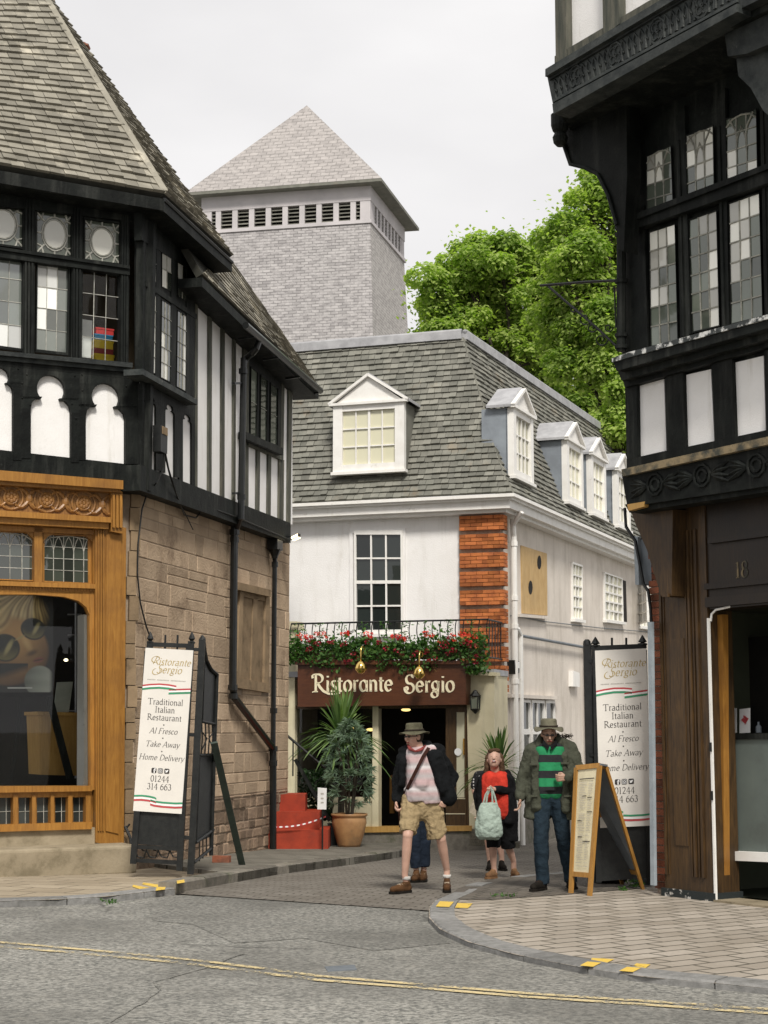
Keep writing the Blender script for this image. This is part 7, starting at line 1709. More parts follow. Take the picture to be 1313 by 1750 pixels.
for k in range(200):
    t = random.random()**.8; zz_ = lerp(.12, 1.52, t); rr = .40*math.sin(min(1, (t*.85+.16))*math.pi)**.6*(.55+.5*random.random()); a = random.random()*6.28
    cc = at(599, 1400, c_.y)*0+c_+V((math.cos(a)*rr, math.sin(a)*rr, h_+zz_)); cc.x += -.0
    r2 = random.random(); out = V((math.cos(a), math.sin(a), random.uniform(-.3, .6)))
    for j in range(13):
        d = (out*.7+V((random.gauss(0, .6), random.gauss(0, .6), random.gauss(0, .45)))).normalized(); L = random.uniform(.08, .17); s1 = d.cross(V((random.gauss(0, 1), random.gauss(0, 1), random.gauss(0, 1)))).normalized()*.011
        m_.add([cc, cc+d*L*.5+s1, cc+d*L+V((0, 0, -.02)), cc+d*L*.5-s1], [(0, 1, 2, 3)], min(1, max(0, r2*.6+random.random()*.4)))
m_.build('foliage', M['leaf_blue'], sh_)
def palm(px, py, Y, n, lmax, label, trunk_base, seed):
    random.seed(seed); c_ = at(px, py, Y); t = thing('cordyline_palm', (c_.x, Y, gz(Y)+.1), label, 'palm'); m_ = MB(); blades(m_, c_, n, lmax*.55, lmax, .045, .55); m_.build('fronds', M['leaf_palm'], t)
    m_ = MB(); m_.tube([(c_.x, Y, gz(Y)+.3), (c_.x+.02, Y, c_.z-.3), c_], [.06, .05, .06], 8); m_.build('trunk', M['bark'], t)
    m_ = MB(); m_.lathe((c_.x, Y, gz(Y)+.10), [(.16, 0), (.2, .2), (.23, .36), (.2, .36), (.18, .33)], 20); m_.build('pot', M['black_iron'], t)
palm(583, 1262, c_.y+.75, 150, 1.17, 'spiky cordyline palm behind the bushy shrub in front of the restaurant', 0, 21)
palm(853, 1316, 27.3, 110, .92, 'spiky cordyline palm beside the cream pier, behind the woman', 0, 22)
random.seed(31)
YH = 28.05
bx = thing('low_hedge', (sx(525), YH, gz(27)+.1), 'dark leafy plants against the restaurant window beside the red steps', 'plant')
m_ = MB()
for _ in range(1500): leafquad(m_, V((random.uniform(sx(503), sx(562)), YH+random.uniform(-.08, .08), sz(1410)+random.random()**1.3*(sz(1318)-sz(1410)))), .07)
m_.build('leaves', M['leaf_dark'], bx)
# ================================================================== people
def skinmat(name, c): 
    m = simple(name, c, tuple(x*.88 for x in c), .5, 14, 3, 0, .1, 60, spec=.35); m.node_tree.nodes['Principled BSDF'].inputs['Subsurface Weight'].default_value = .08; m.node_tree.nodes['Principled BSDF'].inputs['Subsurface Radius'].default_value = (.02, .008, .005); return m
skinmat('skin_pink', (.50, .31, .235)); skinmat('skin_tan', (.38, .235, .17))
def fabric(name, c, v=.6, rough=.9, bs=.6): return simple(name, c, tuple(x*v for x in c), rough, 9, 6, 0, bs, 13, spec=.12, bd=.035)
fabric('jacket_navy', (.008, .009, .010)); fabric('shorts_khaki', (.33, .25, .14), .8); fabric('jeans_dark', (.018, .026, .042)); fabric('black_knit', (.010, .010, .011)); fabric('red_top', (.60, .05, .03))
fabric('coat_olive', (.068, .072, .052), .7); fabric('hat_olive', (.115, .108, .07)); fabric('hat_grey', (.16, .15, .105)); fabric('trousers_slate', (.020, .034, .048)); fabric('strap_brown', (.045, .018, .013)); fabric('bag_mint', (.36, .44, .38), .85, .5)
fabric('shoe_brown', (.11, .055, .025), .5); fabric('sole_dark', (.018, .015, .012)); fabric('sock_white', (.6, .58, .54)); fabric('collar_red', (.26, .06, .055)); fabric('hair_brown', (.10, .058, .034), .6); fabric('hair_blond', (.42, .27, .12), .7); fabric('fur_dark', (.05, .04, .03)); fabric('bag_cream', (.55, .48, .37)); fabric('sandal_tan', (.22, .12, .06))
def striped(name, stops, period, off=0, dots=False):
    m, nt, b = newmat(name); t = N(nt, 'ShaderNodeTexCoord'); s = N(nt, 'ShaderNodeSeparateXYZ'); nt.links.new(t.outputs['Object'], s.inputs[0])
    z = math_(nt, 'ADD', s.outputs[2], off); z = math_(nt, 'ADD', z, math_(nt, 'MULTIPLY', noise(nt, 6, 2), .012)); f = math_(nt, 'FRACT', math_(nt, 'DIVIDE', z, period))
    r = ramp(nt, f, stops); r.node.color_ramp.interpolation = 'CONSTANT' if not dots else 'LINEAR'; nt.links.new(r, b.inputs['Base Color']); b.inputs['Roughness'].default_value = .9
    bump(nt, b, noise(nt, 14, 4), .3, .02); return m
striped('shirt_pink', [(0, (.42, .29, .29)), (.22, (.36, .33, .33)), (.45, (.44, .31, .31)), (.62, (.58, .55, .55)), (.72, (.38, .34, .34)), (.88, (.45, .32, .32))], .24, .02, dots=True)
striped('shirt_green', [(0, (.010, .19, .07)), (.52, (.010, .011, .013))], .166, .035)
m, nt, b = newmat('polka_black'); v_ = N(nt, 'ShaderNodeTexVoronoi'); v_.inputs['Scale'].default_value = 26; v_.inputs['Randomness'].default_value = .2; t = N(nt, 'ShaderNodeTexCoord'); nt.links.new(t.outputs['Object'], v_.inputs['Vector'])
nt.links.new(mixrgb(nt, ramp(nt, v_.outputs['Distance'], [(.28, 1.0), (.32, 0.0)]), (.012, .012, .013), (.7, .68, .66)), b.inputs['Base Color']); b.inputs['Roughness'].default_value = .9
def remesh(mb, name, mat, parent, vox=.01, it=3, disp=0.0, dsc=.12, fac=.5):
    for i in range(len(mb.sm)): mb.sm[i] = True
    o = mb.build(name, M[mat], parent)
    r = o.modifiers.new('r', 'REMESH'); r.mode = 'VOXEL'; r.voxel_size = vox; r.use_smooth_shade = True
    s = o.modifiers.new('s', 'SMOOTH'); s.iterations = it; s.factor = fac
    if disp:
        tx = bpy.data.textures.new('folds', 'CLOUDS'); tx.noise_scale = dsc; tx.noise_depth = 2
        d = o.modifiers.new('d', 'DISPLACE'); d.texture = tx; d.strength = disp; d.mid_level = .5; d.texture_coords = 'LOCAL'
    bpy.context.view_layer.update(); dg = bpy.context.evaluated_depsgraph_get()
    me = bpy.data.meshes.new_from_object(o.evaluated_get(dg)); o.modifiers.clear(); old = o.data; o.data = me; bpy.data.meshes.remove(old); me.name = name
    for p in me.polygons: p.use_smooth = True
    return o
def frame(f, roll=0):
    f = V(f).normalized(); s = f.cross(V((0, 0, 1))).normalized(); u = s.cross(f).normalized()
    if roll: q = Matrix.Rotation(roll, 3, f); s, u = q@s, q@u
    return f, s, u
def head(mb, c, f, s, u, k=1.0):
    m = Matrix((s, f, u)).transposed()
    mb.ell(c+u*.015, .074*k, .092*k, .105*k, m, 18, 12); mb.ell(c+f*.026-u*.052, .054*k, .062*k, .062*k, m, 14, 10); mb.ell(c+f*.062-u*.088, .026, .022, .020, m)
    mb.cap(c+f*.088+u*.012, c+f*.112-u*.022, .009, .015); mb.cap(c+f*.078+u*.036-s*.03, c+f*.078+u*.036+s*.03, .012, .012)
    for sg in (-1, 1): mb.ell(c+s*sg*.076*k-u*.005, .010, .022, .032, m); mb.ell(c+f*.062+s*sg*.034-u*.022, .022, .020, .022, m)
    mb.cap(c+f*.086-u*.052-s*.018, c+f*.086-u*.052+s*.018, .009, .009)
def face(par, c, f, s, u, glasses=None, smile=False):
    e = MB()
    for sg in (-1, 1): e.ell(c+f*.088+s*sg*.030+u*.010, .010, .007, .006, n=8, k=6)
    e.build('eyes', M['print_black'], par)
    mo = MB(); mo.cap(c+f*(.096 if not smile else .102)-u*.054-s*.018, c+f*(.096 if not smile else .102)-u*.054+s*.018, .005 if not smile else .009, .005 if not smile else .009, 8); mo.build('mouth', M['box_maroon'], par)
    if smile: mo = MB(); mo.cap(c+f*.109-u*.052-s*.014, c+f*.109-u*.052+s*.014, .004, .004, 8); mo.build('teeth', M['print_white'], par)
    if glasses:
        g = MB()
        for sg in (-1, 1): g.ell(c+f*.099+s*sg*.030+u*.012, .021, .005, .013, Matrix((s, f, u)).transposed(), n=12, k=6)
        g.cap(c+f*.108-s*.01+u*.012, c+f*.108+s*.01+u*.012, .004, .004, 6)
        for sg in (-1, 1): g.cap(c+f*.095+s*sg*.058+u*.012, c+f*.0+s*sg*.08+u*.005, .004, .004, 6)
        g.build('glasses', M[glasses], par)
def hand(mb, w, d, side, curl=.6, k=1.0, palm=None):
    """w wrist, d direction of the fingers, side = direction of the thumb"""
    d = V(d).normalized(); side = (V(side)-d*V(side).dot(d)).normalized(); n = d.cross(side).normalized()
    if palm is not None and n.dot(V(palm)) < 0: n = -n
    k *= 1.0; pc = w+d*.048*k
    for j in (-1, 0, 1): mb.cap(w+side*j*.016, w+d*.085*k+side*j*.024, .016, .014, 10)
    for i, L in enumerate((.072, .080, .076, .060)):
        b0 = w+d*.086*k+side*(.031-.0205*i); c = curl*(.9+.12*i); d1 = (d*math.cos(c*.7)+n*math.sin(c*.7)); d2 = (d*math.cos(c*1.7)+n*math.sin(c*1.7)); d3 = (d*math.cos(c*2.5)+n*math.sin(c*2.5))
        p1 = b0+d1*L*.45*k; p2 = p1+d2*L*.32*k; p3 = p2+d3*L*.25*k; mb.cap(b0, p1, .0095, .009, 8); mb.cap(p1, p2, .009, .0085, 8); mb.cap(p2, p3, .0085, .0075, 8)
    t0 = w+d*.03*k+side*.028; t1 = t0+(side*.7+d*.7+n*.3).normalized()*.035*k; t2 = t1+(d*.85+n*.5-side*.1).normalized()*.032*k
    mb.cap(t0, t1, .013, .011, 8); mb.cap(t1, t2, .011, .009, 8)
def person(label, Y, J, fw, col='skin_pink', hk=1.0, fat=1.0, curl=(.6, .6), thumbs=((1, 0, 0), (-1, 0, 0)), fdir=(None, None), roll=0, vox=.006, dress=None, palms=(None, None), foot=.002):
    P = lambda t: at(t[0], t[1], Y+(t[2] if len(t) > 2 else 0))
    G = {k: P(v) for k, v in J.items()}
    for k in ('heL', 'toL', 'heR', 'toR'): G[k].z = gz(G[k].y)+foot
    G['anL'].z = max(G['anL'].z, G['heL'].z+.09); G['anR'].z = max(G['anR'].z, G['heR'].z+.09)
    base = V(((G['hipL'].x+G['hipR'].x)/2, Y, gz(Y)))
    t = thing('person', base, label, 'person', dress)
    b = MB(); f, s, u = frame(fw, roll); hc = G['head']; head(b, hc, f, s, u, hk)
    nk = lerp(G['shL'], G['shR'], .5); b.cap(nk+V((0, 0, -.02)), hc-u*.06-f*.015, .062, .055)
    b.cap(G['shL'], G['shR'], .058, .058)
    cl, cr = lerp(G['shL'], G['shR'], .24)-V((0, 0, .10)), lerp(G['shL'], G['shR'], .76)-V((0, 0, .10))
    b.cap(cl, G['hipL'], .085, .09); b.cap(cr, G['hipR'], .085, .09); b.cap(lerp(cl, cr, .5), lerp(G['hipL'], G['hipR'], .5), .09, .09); b.cap(G['hipL'], G['hipR'], .085, .085)
    for i, q in enumerate('LR'):
        sh, el, wr = G['sh'+q], G['el'+q], G['wr'+q]; b.cap(sh, el, .050, .040); b.cap(el, lerp(el, wr, .35), .041, .038); b.cap(lerp(el, wr, .35), wr, .038, .026)
        hand(b, wr, fdir[i] or (wr-el), thumbs[i], curl[i], palm=palms[i])
        b.cap(G['hip'+q], G['kn'+q], .083, .056); b.cap(G['kn'+q], lerp(G['kn'+q], G['an'+q], .35), .053, .052); b.cap(lerp(G['kn'+q], G['an'+q], .35), G['an'+q], .052, .034)
        b.cap(G['an'+q], G['he'+q]+V((0, 0, .045)), .034, .036); b.cap(G['he'+q]+V((0, 0, .045)), G['to'+q]+V((0, 0, .04)), .036, .028)
    body = remesh(b, 'body', col, t, vox, 2)
    return t, body, G, (hc, f, s, u), P
def shoes(t, G, mat='shoe_brown', w=.05, sole='sole_dark', lace=True):
    for q in 'LR':
        he, to, an = G['he'+q], G['to'+q], G['an'+q]; d = (to-he).normalized()
        m_ = MB(); m_.cap(he+V((0, 0, .05)), to+V((0, 0, .045)), w, w*.82); m_.cap(he+V((0, 0, .05)), he+V((0, 0, .108))+d*.012, w*.92, w*.78, flat=False); m_.cap(he+V((0, 0, .09))+d*.02, lerp(he, to, .5)+V((0, 0, .06)), w*.85, w*.8); m_.cap(lerp(he, to, .4)+V((0, 0, .07)), to+V((0, 0, .045)), w*.8, w*.7)
        so = remesh(m_, 'shoe', mat, t, .008, 2, .004, .05)
        m_ = MB(); sd_ = V((-d.y, d.x, 0)).normalized(); pts = []
        for k in range(14):
            a = k/14*6.283; c_ = to if math.cos(a) > 0 else he; pts.append(c_+d*math.cos(a)*w*1.05+sd_*math.sin(a)*w*(1.0)+V((0, 0, .002)))
        m_.prism(pts, V((0, 0, .024))); m_.build('sole', M[sole], so)
        if lace:
            m_ = MB()
            for k in (.35, .47, .6): c_ = lerp(he, to, k)+V((0, 0, .108-.03*k)); m_.tube([c_-sd_*.025, c_+V((0, 0, .006)), c_+sd_*.025], .004, 5)
            m_.build('laces', M['bag_cream' if mat == 'shoe_brown' else 'strap_brown'], so)
def hat(par, c, f, s, u, rb, rc, h, mat, tilt=0, name='hat', floppy=.012):
    q = Matrix.Rotation(tilt, 3, s); u2 = q@u; f2 = q@f; m_ = MB(); m_.smooth = True; n = 36; vs = []
    prof = [(rc*.55, h), (rc*.85, h*.98), (rc*.96, h*.8), (rc*1.0, h*.15), (rc*1.04, .01), (rb*.8, -.004), (rb, -.012), (rb, -.018), (rb*.8, -.011), (rc*.98, .0)]
    for i, (r_, z) in enumerate(prof):
        for j in range(n):
            a = 6.283*j/n; ww = floppy*math.sin(a*3+1.3)*max(0, (r_-rc)/(rb-rc)) ; vs.append(c+(f2*math.cos(a)*1.12+s*math.sin(a))*r_+u2*(z+ww))
    fs = [tuple(range(n))]+[(i*n+j, i*n+(j+1) % n, (i+1)*n+(j+1) % n, (i+1)*n+j) for i in range(len(prof)-1) for j in range(n)]
    m_.add(vs, fs); o = m_.build(name, M[mat], par)
    m_ = MB(); m_.tube([c+(f2*math.cos(a/20*6.283)*1.12+s*math.sin(a/20*6.283))*(rc*1.035)+u2*(.022) for a in range(21)], .010, 6); m_.build('hat_band', M['fur_dark'], o); return o
# ---------------- man in shorts
t, body, G, H_, P = person('man in dark jacket, pink striped shirt, khaki shorts and brimmed hat striding across the road', 17.9,
  dict(head=(709, 1259, 0), shL=(693, 1286, .03), shR=(746, 1283, .03), elL=(680, 1330, .08), elR=(774, 1328, .08), wrL=(678, 1370, -.02), wrR=(762, 1362, -.06), hipL=(704, 1372, 0), hipR=(739, 1372, 0),
       knL=(697, 1428, -.16), knR=(754, 1434, -.02), anL=(692, 1496, -.12), anR=(764, 1487, .12), heL=(697, 1515, -.10), toL=(672, 1516, -.26), heR=(764, 1506, .10), toR=(764, 1516, -.10)),
  (-.80, -.55, -.10), fat=1.12, curl=(1.15, 1.0), thumbs=((-.2, -1, 0), (-1, -.3, 0)), palms=((1, 0, 0), None))
hc, f, s, u = H_; face(t, hc, f, s, u, 'print_black')
m_ = MB(); m_.ell(hc-f*.012+u*.012, .079, .094, .100, Matrix((s, f, u)).transposed(), 16, 10); remesh(m_, 'hair', 'fur_dark', t, .008, 1)
hat(t, hc+u*.052, f, s, u, .155, .088, .098, 'hat_olive', .05)
m_ = MB(); m_.cap(P((710, 1294, -.01)), P((714, 1350, -.035)), .115, .132, flat=False); m_.cap(P((730, 1292, -.01)), P((735, 1352, -.035)), .115, .132); m_.cap(P((718, 1300, -.04)), P((721, 1338, -.08)), .09, .115); m_.cap(P((712, 1345, -.03)), P((714, 1368, -.02)), .142, .138, flat=True); m_.cap(P((735, 1345, -.03)), P((737, 1372, -.02)), .142, .136, flat=True); m_.cap(P((702, 1286, .0)), P((738, 1284, .0)), .07, .07)
remesh(m_, 'shirt', 'shirt_pink', t, .010, 4, .018, .09)
m_ = MB(); nk = P((714, 1281, -.02))
m_.tube([P((698, 1274, -.02)), P((701, 1280, -.10)), P((710, 1284, -.135)), P((720, 1281, -.12)), P((727, 1275, -.03))], [.016, .020, .012, .018, .014], 8)
m_.build('collar', M['collar_red'], t, smooth=True)
m_ = MB(); m_.cap(P((687, 1296, .0)), P((685, 1352, .02)), .066, .075); m_.cap(P((690, 1300, -.09)), P((686, 1340, -.10)), .035, .035); m_.cap(P((743, 1294, -.06)), P((765, 1362, -.05)), .092, .105); m_.cap(P((736, 1290, -.11)), P((757, 1350, -.15)), .045, .05)
m_.cap(P((700, 1296, .10)), P((704, 1362, .10)), .11, .11); m_.cap(P((738, 1294, .10)), P((745, 1368, .10)), .11, .12); m_.cap(P((691, 1285, .04)), P((750, 1282, .05)), .072, .075); m_.cap(P((703, 1274, .09)), P((732, 1272, .09)), .045, .045)
for q in 'LR':
    m_.cap(G['sh'+q], G['el'+q], .073, .066); m_.cap(G['el'+q], lerp(G['el'+q], G['wr'+q], .93), .064, .050, flat=False)
remesh(m_, 'jacket', 'jacket_navy', t, .010, 3, .03, .08)
m_ = MB(); m_.cap(G['hipL'], P((702, 1390, -.03)), .122, .118); m_.cap(G['hipR'], P((741, 1392, 0)), .122, .12); m_.cap(P((702, 1388, -.03)), P((697.5, 1423, -.13)), .117, .092, flat=True); m_.cap(P((741, 1388, 0)), P((747, 1433, -.0)), .118, .102, flat=True); m_.cap(P((703, 1368, 0)), P((741, 1369, 0)), .112, .112); m_.cap(P((721, 1374, -.02)), P((721, 1388, -.02)), .115, .10)
m_.cap(P((689, 1404, -.07)), P((689, 1414, -.09)), .035, .035); m_.cap(P((757, 1410, -.04)), P((757, 1422, -.04)), .038, .038)
remesh(m_, 'shorts', 'shorts_khaki', t, .009, 2, .036, .06)
shoes(t, G, 'shoe_brown', .046)
m_ = MB()
for q in 'LR': c_ = lerp(G['he'+q]+V((0, 0, .05)), G['an'+q], .5); c_.z = G['he'+q].z+.135; m_.cap(c_, c_+V((0, 0, .035)), .046, .045, flat=True)
m_.build('socks', M['sock_white'], t, smooth=True)
sbg = thing('shoulder_bag', P((690, 1410, .1)), 'dark brown shoulder bag on a strap across the striped pink shirt', 'bag')
m_ = MB(); m_.prism([P((681, 1384, .05)), P((694, 1384, .02)), P((694, 1412, .02)), P((682, 1414, .05))], V((0, .1, 0))); m_.build('bag_body', M['strap_brown'], sbg)
m_ = MB()
pts = [P((733, 1278, -.10)), P((724, 1292, -.17)), P((714, 1312, -.225)), P((704, 1332, -.20)), P((697, 1346, -.14)), P((690, 1362, .0)), P((686, 1384, .06))]
for a, b_ in zip(pts[:-1], pts[1:]): m_.bar(a, b_+(b_-a)*.04, .036, .008, up=V((-.3, -1, 0)))
m_.build('strap', M['strap_brown'], sbg)
# ---------------- person right behind him
t, body, G, H_, P = person('person in dark jeans mostly hidden behind the man in khaki shorts', 19.6,
  dict(head=(704, 1262, 0), shL=(690, 1290, 0), shR=(744, 1290, 0), elL=(692, 1330, .05), elR=(742, 1330, .05), wrL=(698, 1365, -.1), wrR=(738, 1365, -.1), hipL=(706, 1372, 0), hipR=(728, 1372, 0),
       knL=(709, 1428, -.05), knR=(726, 1428, 0), anL=(711, 1478, 0), anR=(725, 1476, .05), heL=(712, 1490, .0), toL=(708, 1498, -.16), heR=(724, 1488, .06), toR=(722, 1496, -.1)),
  (-.3, -.9, 0), vox=.009, curl=(.9, .9))
hc, f, s, u = H_; face(t, hc, f, s, u); m_ = MB(); m_.ell(hc-f*.02+u*.02, .082, .095, .100, Matrix((s, f, u)).transposed(), 16, 10); m_.cap(hc-f*.05, hc-f*.05-u*.12, .07, .05); remesh(m_, 'hair', 'hair_blond', t, .009, 1)
m_ = MB(); m_.cap(P((706, 1296, 0)), P((707, 1366, 0)), .12, .12); m_.cap(P((728, 1296, 0)), P((727, 1366, 0)), .12, .12); m_.cap(G['shL'], G['shR'], .068, .068)
for q in 'LR': m_.cap(G['sh'+q], G['el'+q], .066, .055); m_.cap(G['el'+q], G['wr'+q], .055, .045)
remesh(m_, 'jumper', 'black_knit', t, .012, 2, .02)
m_ = MB()
for q, x in (('L', 710), ('R', 726)): m_.cap(G['hip'+q], G['kn'+q], .11, .078); m_.cap(G['kn'+q], G['an'+q]+V((0, 0, -.03)), .078, .068, flat=True)
remesh(m_, 'jeans', 'jeans_dark', t, .011, 2, .02, .09); shoes(t, G, 'shoe_brown', .05)
# ---------------- woman with the carrier bag
t, body, G, H_, P = person('laughing woman in a red top and long black cardigan carrying a pale green bag', 20.3,
  dict(head=(845, 1298, -.02), shL=(828, 1328, .03), shR=(866, 1324, .03), elL=(817, 1356, .08), elR=(879, 1354, .02), wrL=(819, 1384, .0), wrR=(845, 1349, -.24), hipL=(838, 1388, 0), hipR=(861, 1390, 0),
       knL=(842, 1440, -.08), knR=(867, 1440, .05), anL=(844, 1480, -.04), anR=(878, 1472, .16), heL=(845, 1490, -.02), toL=(834, 1494, -.16), heR=(878, 1477, .20), toR=(884, 1489, .02)),
  (-.10, -.93, .30), hk=1.12, fat=1.12, curl=(.9, 1.5), thumbs=((0, -1, 0), (.2, -.3, 1)), fdir=(None, (-.9, -.3, -.1)), palms=(None, (0, 0, -1)), col='skin_pink')
hc, f, s, u = H_; face(t, hc, f, s, u, None, True)
m_ = MB(); MX = Matrix((s, f, u)).transposed(); m_.ell(hc-f*.030+u*.034, .100, .10, .104, MX, 16, 10)
for sg in (-1, 1): m_.cap(hc+s*sg*.086-f*.005+u*.03, hc+s*sg*.094-V((0, 0, .15))-f*.02, .030, .036); m_.cap(hc+s*sg*.045-f*.06, hc+s*sg*.05-V((0, 0, .17))-f*.04, .045, .035)
m_.cap(hc+u*.095+f*.062-s*.045, hc+u*.085+f*.078+s*.045, .030, .028)
remesh(m_, 'hair', 'hair_brown', t, .008, 1, .022, .03)
m_ = MB(); m_.cap(P((838, 1334, -.02)), P((840, 1384, -.03)), .12, .135); m_.cap(P((856, 1334, -.02)), P((858, 1386, -.03)), .12, .13); m_.cap(P((833, 1328, 0)), P((861, 1326, 0)), .062, .062); remesh(m_, 'top', 'red_top', t, .011, 3, .02, .1)
m_ = MB(); m_.cap(P((870, 1334, .02)), P((872, 1400, .03)), .075, .105); m_.cap(P((871, 1395, .03)), P((872, 1437, .05)), .105, .10, flat=True); m_.cap(P((824, 1334, .05)), P((824, 1392, .06)), .055, .075); m_.cap(P((842, 1334, .11)), P((846, 1430, .10)), .11, .12, flat=False); m_.cap(P((867, 1330, -.05)), P((869, 1402, -.07)), .055, .075); m_.cap(P((823, 1332, -.02)), P((822, 1392, -.05)), .045, .06); m_.cap(P((858, 1334, .11)), P((862, 1430, .10)), .11, .12)
m_.cap(G['shL'], G['shR']+V((0, .03, 0)), .06, .066)
for q in 'LR': m_.cap(G['sh'+q], G['el'+q], .066, .062); m_.cap(G['el'+q], lerp(G['el'+q], G['wr'+q], .88), .062, .052, flat=False)
remesh(m_, 'cardigan', 'black_knit', t, .011, 3, .024, .1)
m_ = MB(); m_.cap(G['hipL'], P((843, 1420, -.03)), .135, .10); m_.cap(G['hipR'], P((865, 1420, .03)), .135, .10); m_.cap(P((843, 1415, -.03)), P((844, 1449, -.06)), .10, .088, flat=True); m_.cap(P((865, 1415, .03)), P((869, 1449, .07)), .10, .088, flat=True); remesh(m_, 'trousers', 'black_knit', t, .011, 3, .02)
shoes(t, G, 'sandal_tan', .042, 'sandal_tan', False)
cb = thing('carrier_bag', P((836, 1434, -.3)), 'pale mint green carrier bag hanging from the hand of the woman in red', 'bag')
m_ = MB(); ys_ = [(1372, 13.5, .05), (1384, 18, .08), (1400, 21.5, .10), (1418, 23.5, .105), (1430, 21, .09), (1435, 15, .05)]
vs = []; n = 20
for (y, rw, rd) in ys_:
    c_ = P((835.5+(y-1372)*.02, y, -.30)); k = (20.0)/F_PX
    for j in range(n): a = 6.283*j/n; sg = 1+.06*math.sin(a*5+y); vs.append(c_+V((rw*k*sg*math.copysign(abs(math.cos(a))**.7, math.cos(a)), rd*math.sin(a), 0)))
m_.add(vs, [tuple(range(n)), tuple(range(6*n-1, 5*n-1, -1))]+[(i*n+j, i*n+(j+1) % n, (i+1)*n+(j+1) % n, (i+1)*n+j) for i in range(5) for j in range(n)])
remesh(m_, 'bag_body', 'bag_mint', cb, .009, 1, .03, .07)
m_ = MB()
for pts in ([(826, 1374), (830, 1358), (837, 1347), (839, 1346), (841, 1352), (842, 1372)], [(831, 1374), (833, 1360), (838, 1347), (842, 1350), (846, 1362), (850, 1378)]): m_.tube([P((x, y, -.30)) for x, y in pts], .012, 6)
m_.build('handles', M['bag_mint'], cb)
# ---------------- person behind the woman
t, body, G, H_, P = person('person in a black polka dot top mostly hidden behind the woman in red', 22.1,
  dict(head=(841, 1302, 0), shL=(818, 1326, 0), shR=(856, 1326, 0), elL=(811, 1350, .02), elR=(858, 1350, .05), wrL=(816, 1368, -.1), wrR=(852, 1372, -.1), hipL=(830, 1380, 0), hipR=(848, 1380, 0),
       knL=(834, 1425, 0), knR=(852, 1425, 0), anL=(837, 1468, .05), anR=(858, 1466, 0), heL=(838, 1476, .05), toL=(836, 1480, -.08), heR=(857, 1476, 0), toR=(862, 1480, -.12)), (-.2, -.9, 0), vox=.009, hk=.95, thumbs=((0, -1, 0), (-1, 0, 0)))
hc, f, s, u = H_; face(t, hc, f, s, u); m_ = MB(); m_.ell(hc-f*.02+u*.02, .08, .09, .095, Matrix((s, f, u)).transposed(), 16, 10); remesh(m_, 'hair', 'hair_brown', t, .009, 1)
m_ = MB(); m_.cap(P((828, 1334, 0)), P((831, 1376, 0)), .115, .12); m_.cap(P((846, 1334, 0)), P((847, 1376, 0)), .115, .12); m_.cap(G['shL'], G['shR'], .068, .068)
for q in 'LR': m_.cap(G['sh'+q], lerp(G['sh'+q], G['el'+q], .7), .07, .07, flat=False)
remesh(m_, 'polka_dot_top', 'polka_black', t, .011, 2, .02)
m_ = MB(); m_.cap(G['hipL'], lerp(G['hipL'], G['knL'], .9), .12, .09); m_.cap(G['hipR'], lerp(G['hipR'], G['knR'], .9), .12, .09); remesh(m_, 'shorts', 'black_knit', t, .011, 2); shoes(t, G, 'sole_dark', .045, lace=False)
tb_ = thing('tote_bag', P((812, 1394, -.2)), 'small cream tote bag carried left of the mint green carrier bag', 'bag')
m_ = MB(); m_.prism([P((804, 1380, -.2)), P((810, 1366, -.2)), P((822, 1368, -.2)), P((822, 1392, -.2)), P((813, 1395, -.2)), P((803, 1388, -.2))], V((0, .08, 0))); m_.build('bag_body', M['bag_cream'], tb_)
m_ = MB(); m_.tube([P((809, 1370, -.2)), P((814, 1358, -.15)), P((820, 1370, -.2))], .008, 6); m_.build('handles', M['bag_cream'], tb_)
# ---------------- man in the olive coat
t, body, G, H_, P = person('man looking down in a floppy sun hat, olive parka and green and black striped shirt', 17.75,
  dict(head=(938, 1254, -.03), shL=(910, 1282, .03), shR=(974, 1279, .03), elL=(894, 1330, .06), elR=(990, 1322, .0), wrL=(889, 1364, -.04), wrR=(969, 1329, -.25), hipL=(926, 1362, 0), hipR=(955, 1362, 0),
       knL=(925, 1425, -.06), knR=(962, 1428, .05), anL=(926, 1485, -.02), anR=(974, 1486, .25), heL=(928, 1502, .0), toL=(912, 1508, -.18), heR=(975, 1497, .26), toR=(980, 1504, .06)),
  (.02, -.92, -.26), col='skin_tan', foot=RH+.006, curl=(.5, 1.1), thumbs=((.1, -1, 0), (.1, -.1, 1)), fdir=((-.1, -.25, -1), (-.95, -.15, -.05)), palms=(None, (0, 1, 0)))
hc, f, s, u = H_; face(t, hc, f, s, u, 'print_black')
m_ = MB(); m_.ell(hc-f*.016+u*.02, .079, .092, .095, Matrix((s, f, u)).transposed(), 16, 10); m_.cap(hc+f*.05-u*.10-s*.03, hc+f*.05-u*.10+s*.03, .02, .02); remesh(m_, 'hair', 'fur_dark', t, .008, 1)
hat(t, hc+u*.062-f*.01, f, s, u, .158, .090, .10, 'hat_grey', .22, floppy=.022)
m_ = MB(); m_.cap(P((930, 1286, -.03)), P((931, 1350, -.04)), .105, .115); m_.cap(P((950, 1286, -.03)), P((949, 1350, -.04)), .105, .115); m_.cap(P((940, 1290, -.05)), P((940, 1352, -.07)), .10, .11, flat=True); remesh(m_, 'striped_shirt', 'shirt_green', t, .010, 3, .016, .09)
m_ = MB()
for sg in (-1, 1): m_.prism([P((940+sg*1, 1276, -.155)), P((940+sg*3, 1283, -.16)), P((940+sg*13, 1272, -.12)), P((940+sg*11, 1264, -.09))], V((0, .014, 0)))
m_.build('shirt_collar', M['black_knit'], t)
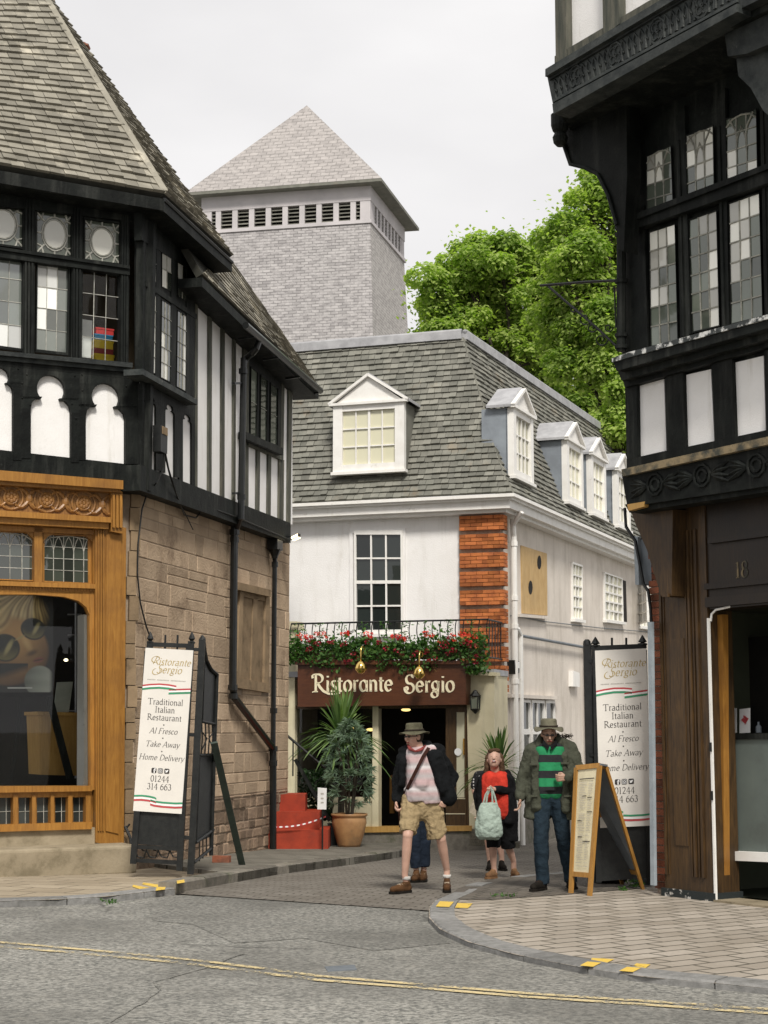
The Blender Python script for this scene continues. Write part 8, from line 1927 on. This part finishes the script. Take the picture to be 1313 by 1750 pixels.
m_ = MB(); m_.cap(P((916, 1290, .02)), P((912, 1385, .02)), .085, .095); m_.cap(P((912, 1370, .02)), P((911, 1399, .02)), .098, .10, flat=True); m_.cap(P((968, 1288, .02)), P((974, 1385, .02)), .085, .10); m_.cap(P((974, 1370, .02)), P((976, 1400, .03)), .10, .105, flat=True)
m_.cap(P((916, 1290, -.07)), P((917, 1380, -.09)), .05, .055); m_.cap(P((963, 1290, -.07)), P((967, 1382, -.09)), .045, .055)
m_.cap(P((926, 1292, .11)), P((924, 1388, .12)), .11, .12); m_.cap(P((956, 1292, .11)), P((960, 1388, .12)), .11, .12); m_.cap(G['shL'], P((928, 1268, .05)), .08, .05); m_.cap(G['shR'], P((952, 1266, .05)), .085, .05); m_.cap(P((921, 1272, -.02)), P((925, 1258, .04)), .04, .035); m_.cap(P((957, 1270, -.02)), P((953, 1258, .04)), .04, .035)
for q in 'LR': m_.cap(G['sh'+q], G['el'+q], .085, .074); m_.cap(G['el'+q], lerp(G['el'+q], G['wr'+q], .92), .072, .055, flat=False)
coat = remesh(m_, 'parka', 'coat_olive', t, .010, 3, .034, .075)
m_ = MB(); 
for x, y in ((912, 1308), (966, 1306)): m_.box(P((x-7, y, -.15)), (.085, 0, 0), (0, .03, 0), (0, 0, .022))
for x, y in ((911, 1362), (972, 1362)): m_.box(P((x-8, y, -.155)), (.10, 0, 0), (0, .03, 0), (0, 0, .02))
m_.build('pocket_flaps', M['coat_olive'], coat)
m_ = MB()
for _ in range(320): a = random.random(); c_ = lerp(P((922, 1266, .09)), P((977, 1258, .07)), a)+V((random.gauss(0, .012), random.gauss(0, .02), random.gauss(0, .014)+.012*math.sin(a*3.1))); leafquad(m_, c_, .055, asp=.15)
m_.norm = False; m_.build('fur_trim', M['fur_dark'], coat)
m_ = MB()
for q in 'LR': m_.cap(G['hip'+q], G['kn'+q], .112, .082); m_.cap(G['kn'+q], G['an'+q]+V((0, 0, -.02)), .082, .074, flat=True); m_.cap(G['an'+q]+V((0, 0, .06)), G['he'+q]+V((0, -.01, .055)), .074, .070, flat=True)
m_.cap(G['hipL'], G['hipR'], .11, .11); remesh(m_, 'trousers', 'trousers_slate', t, .011, 3, .022, .10)
shoes(t, G, 'sole_dark', .048)
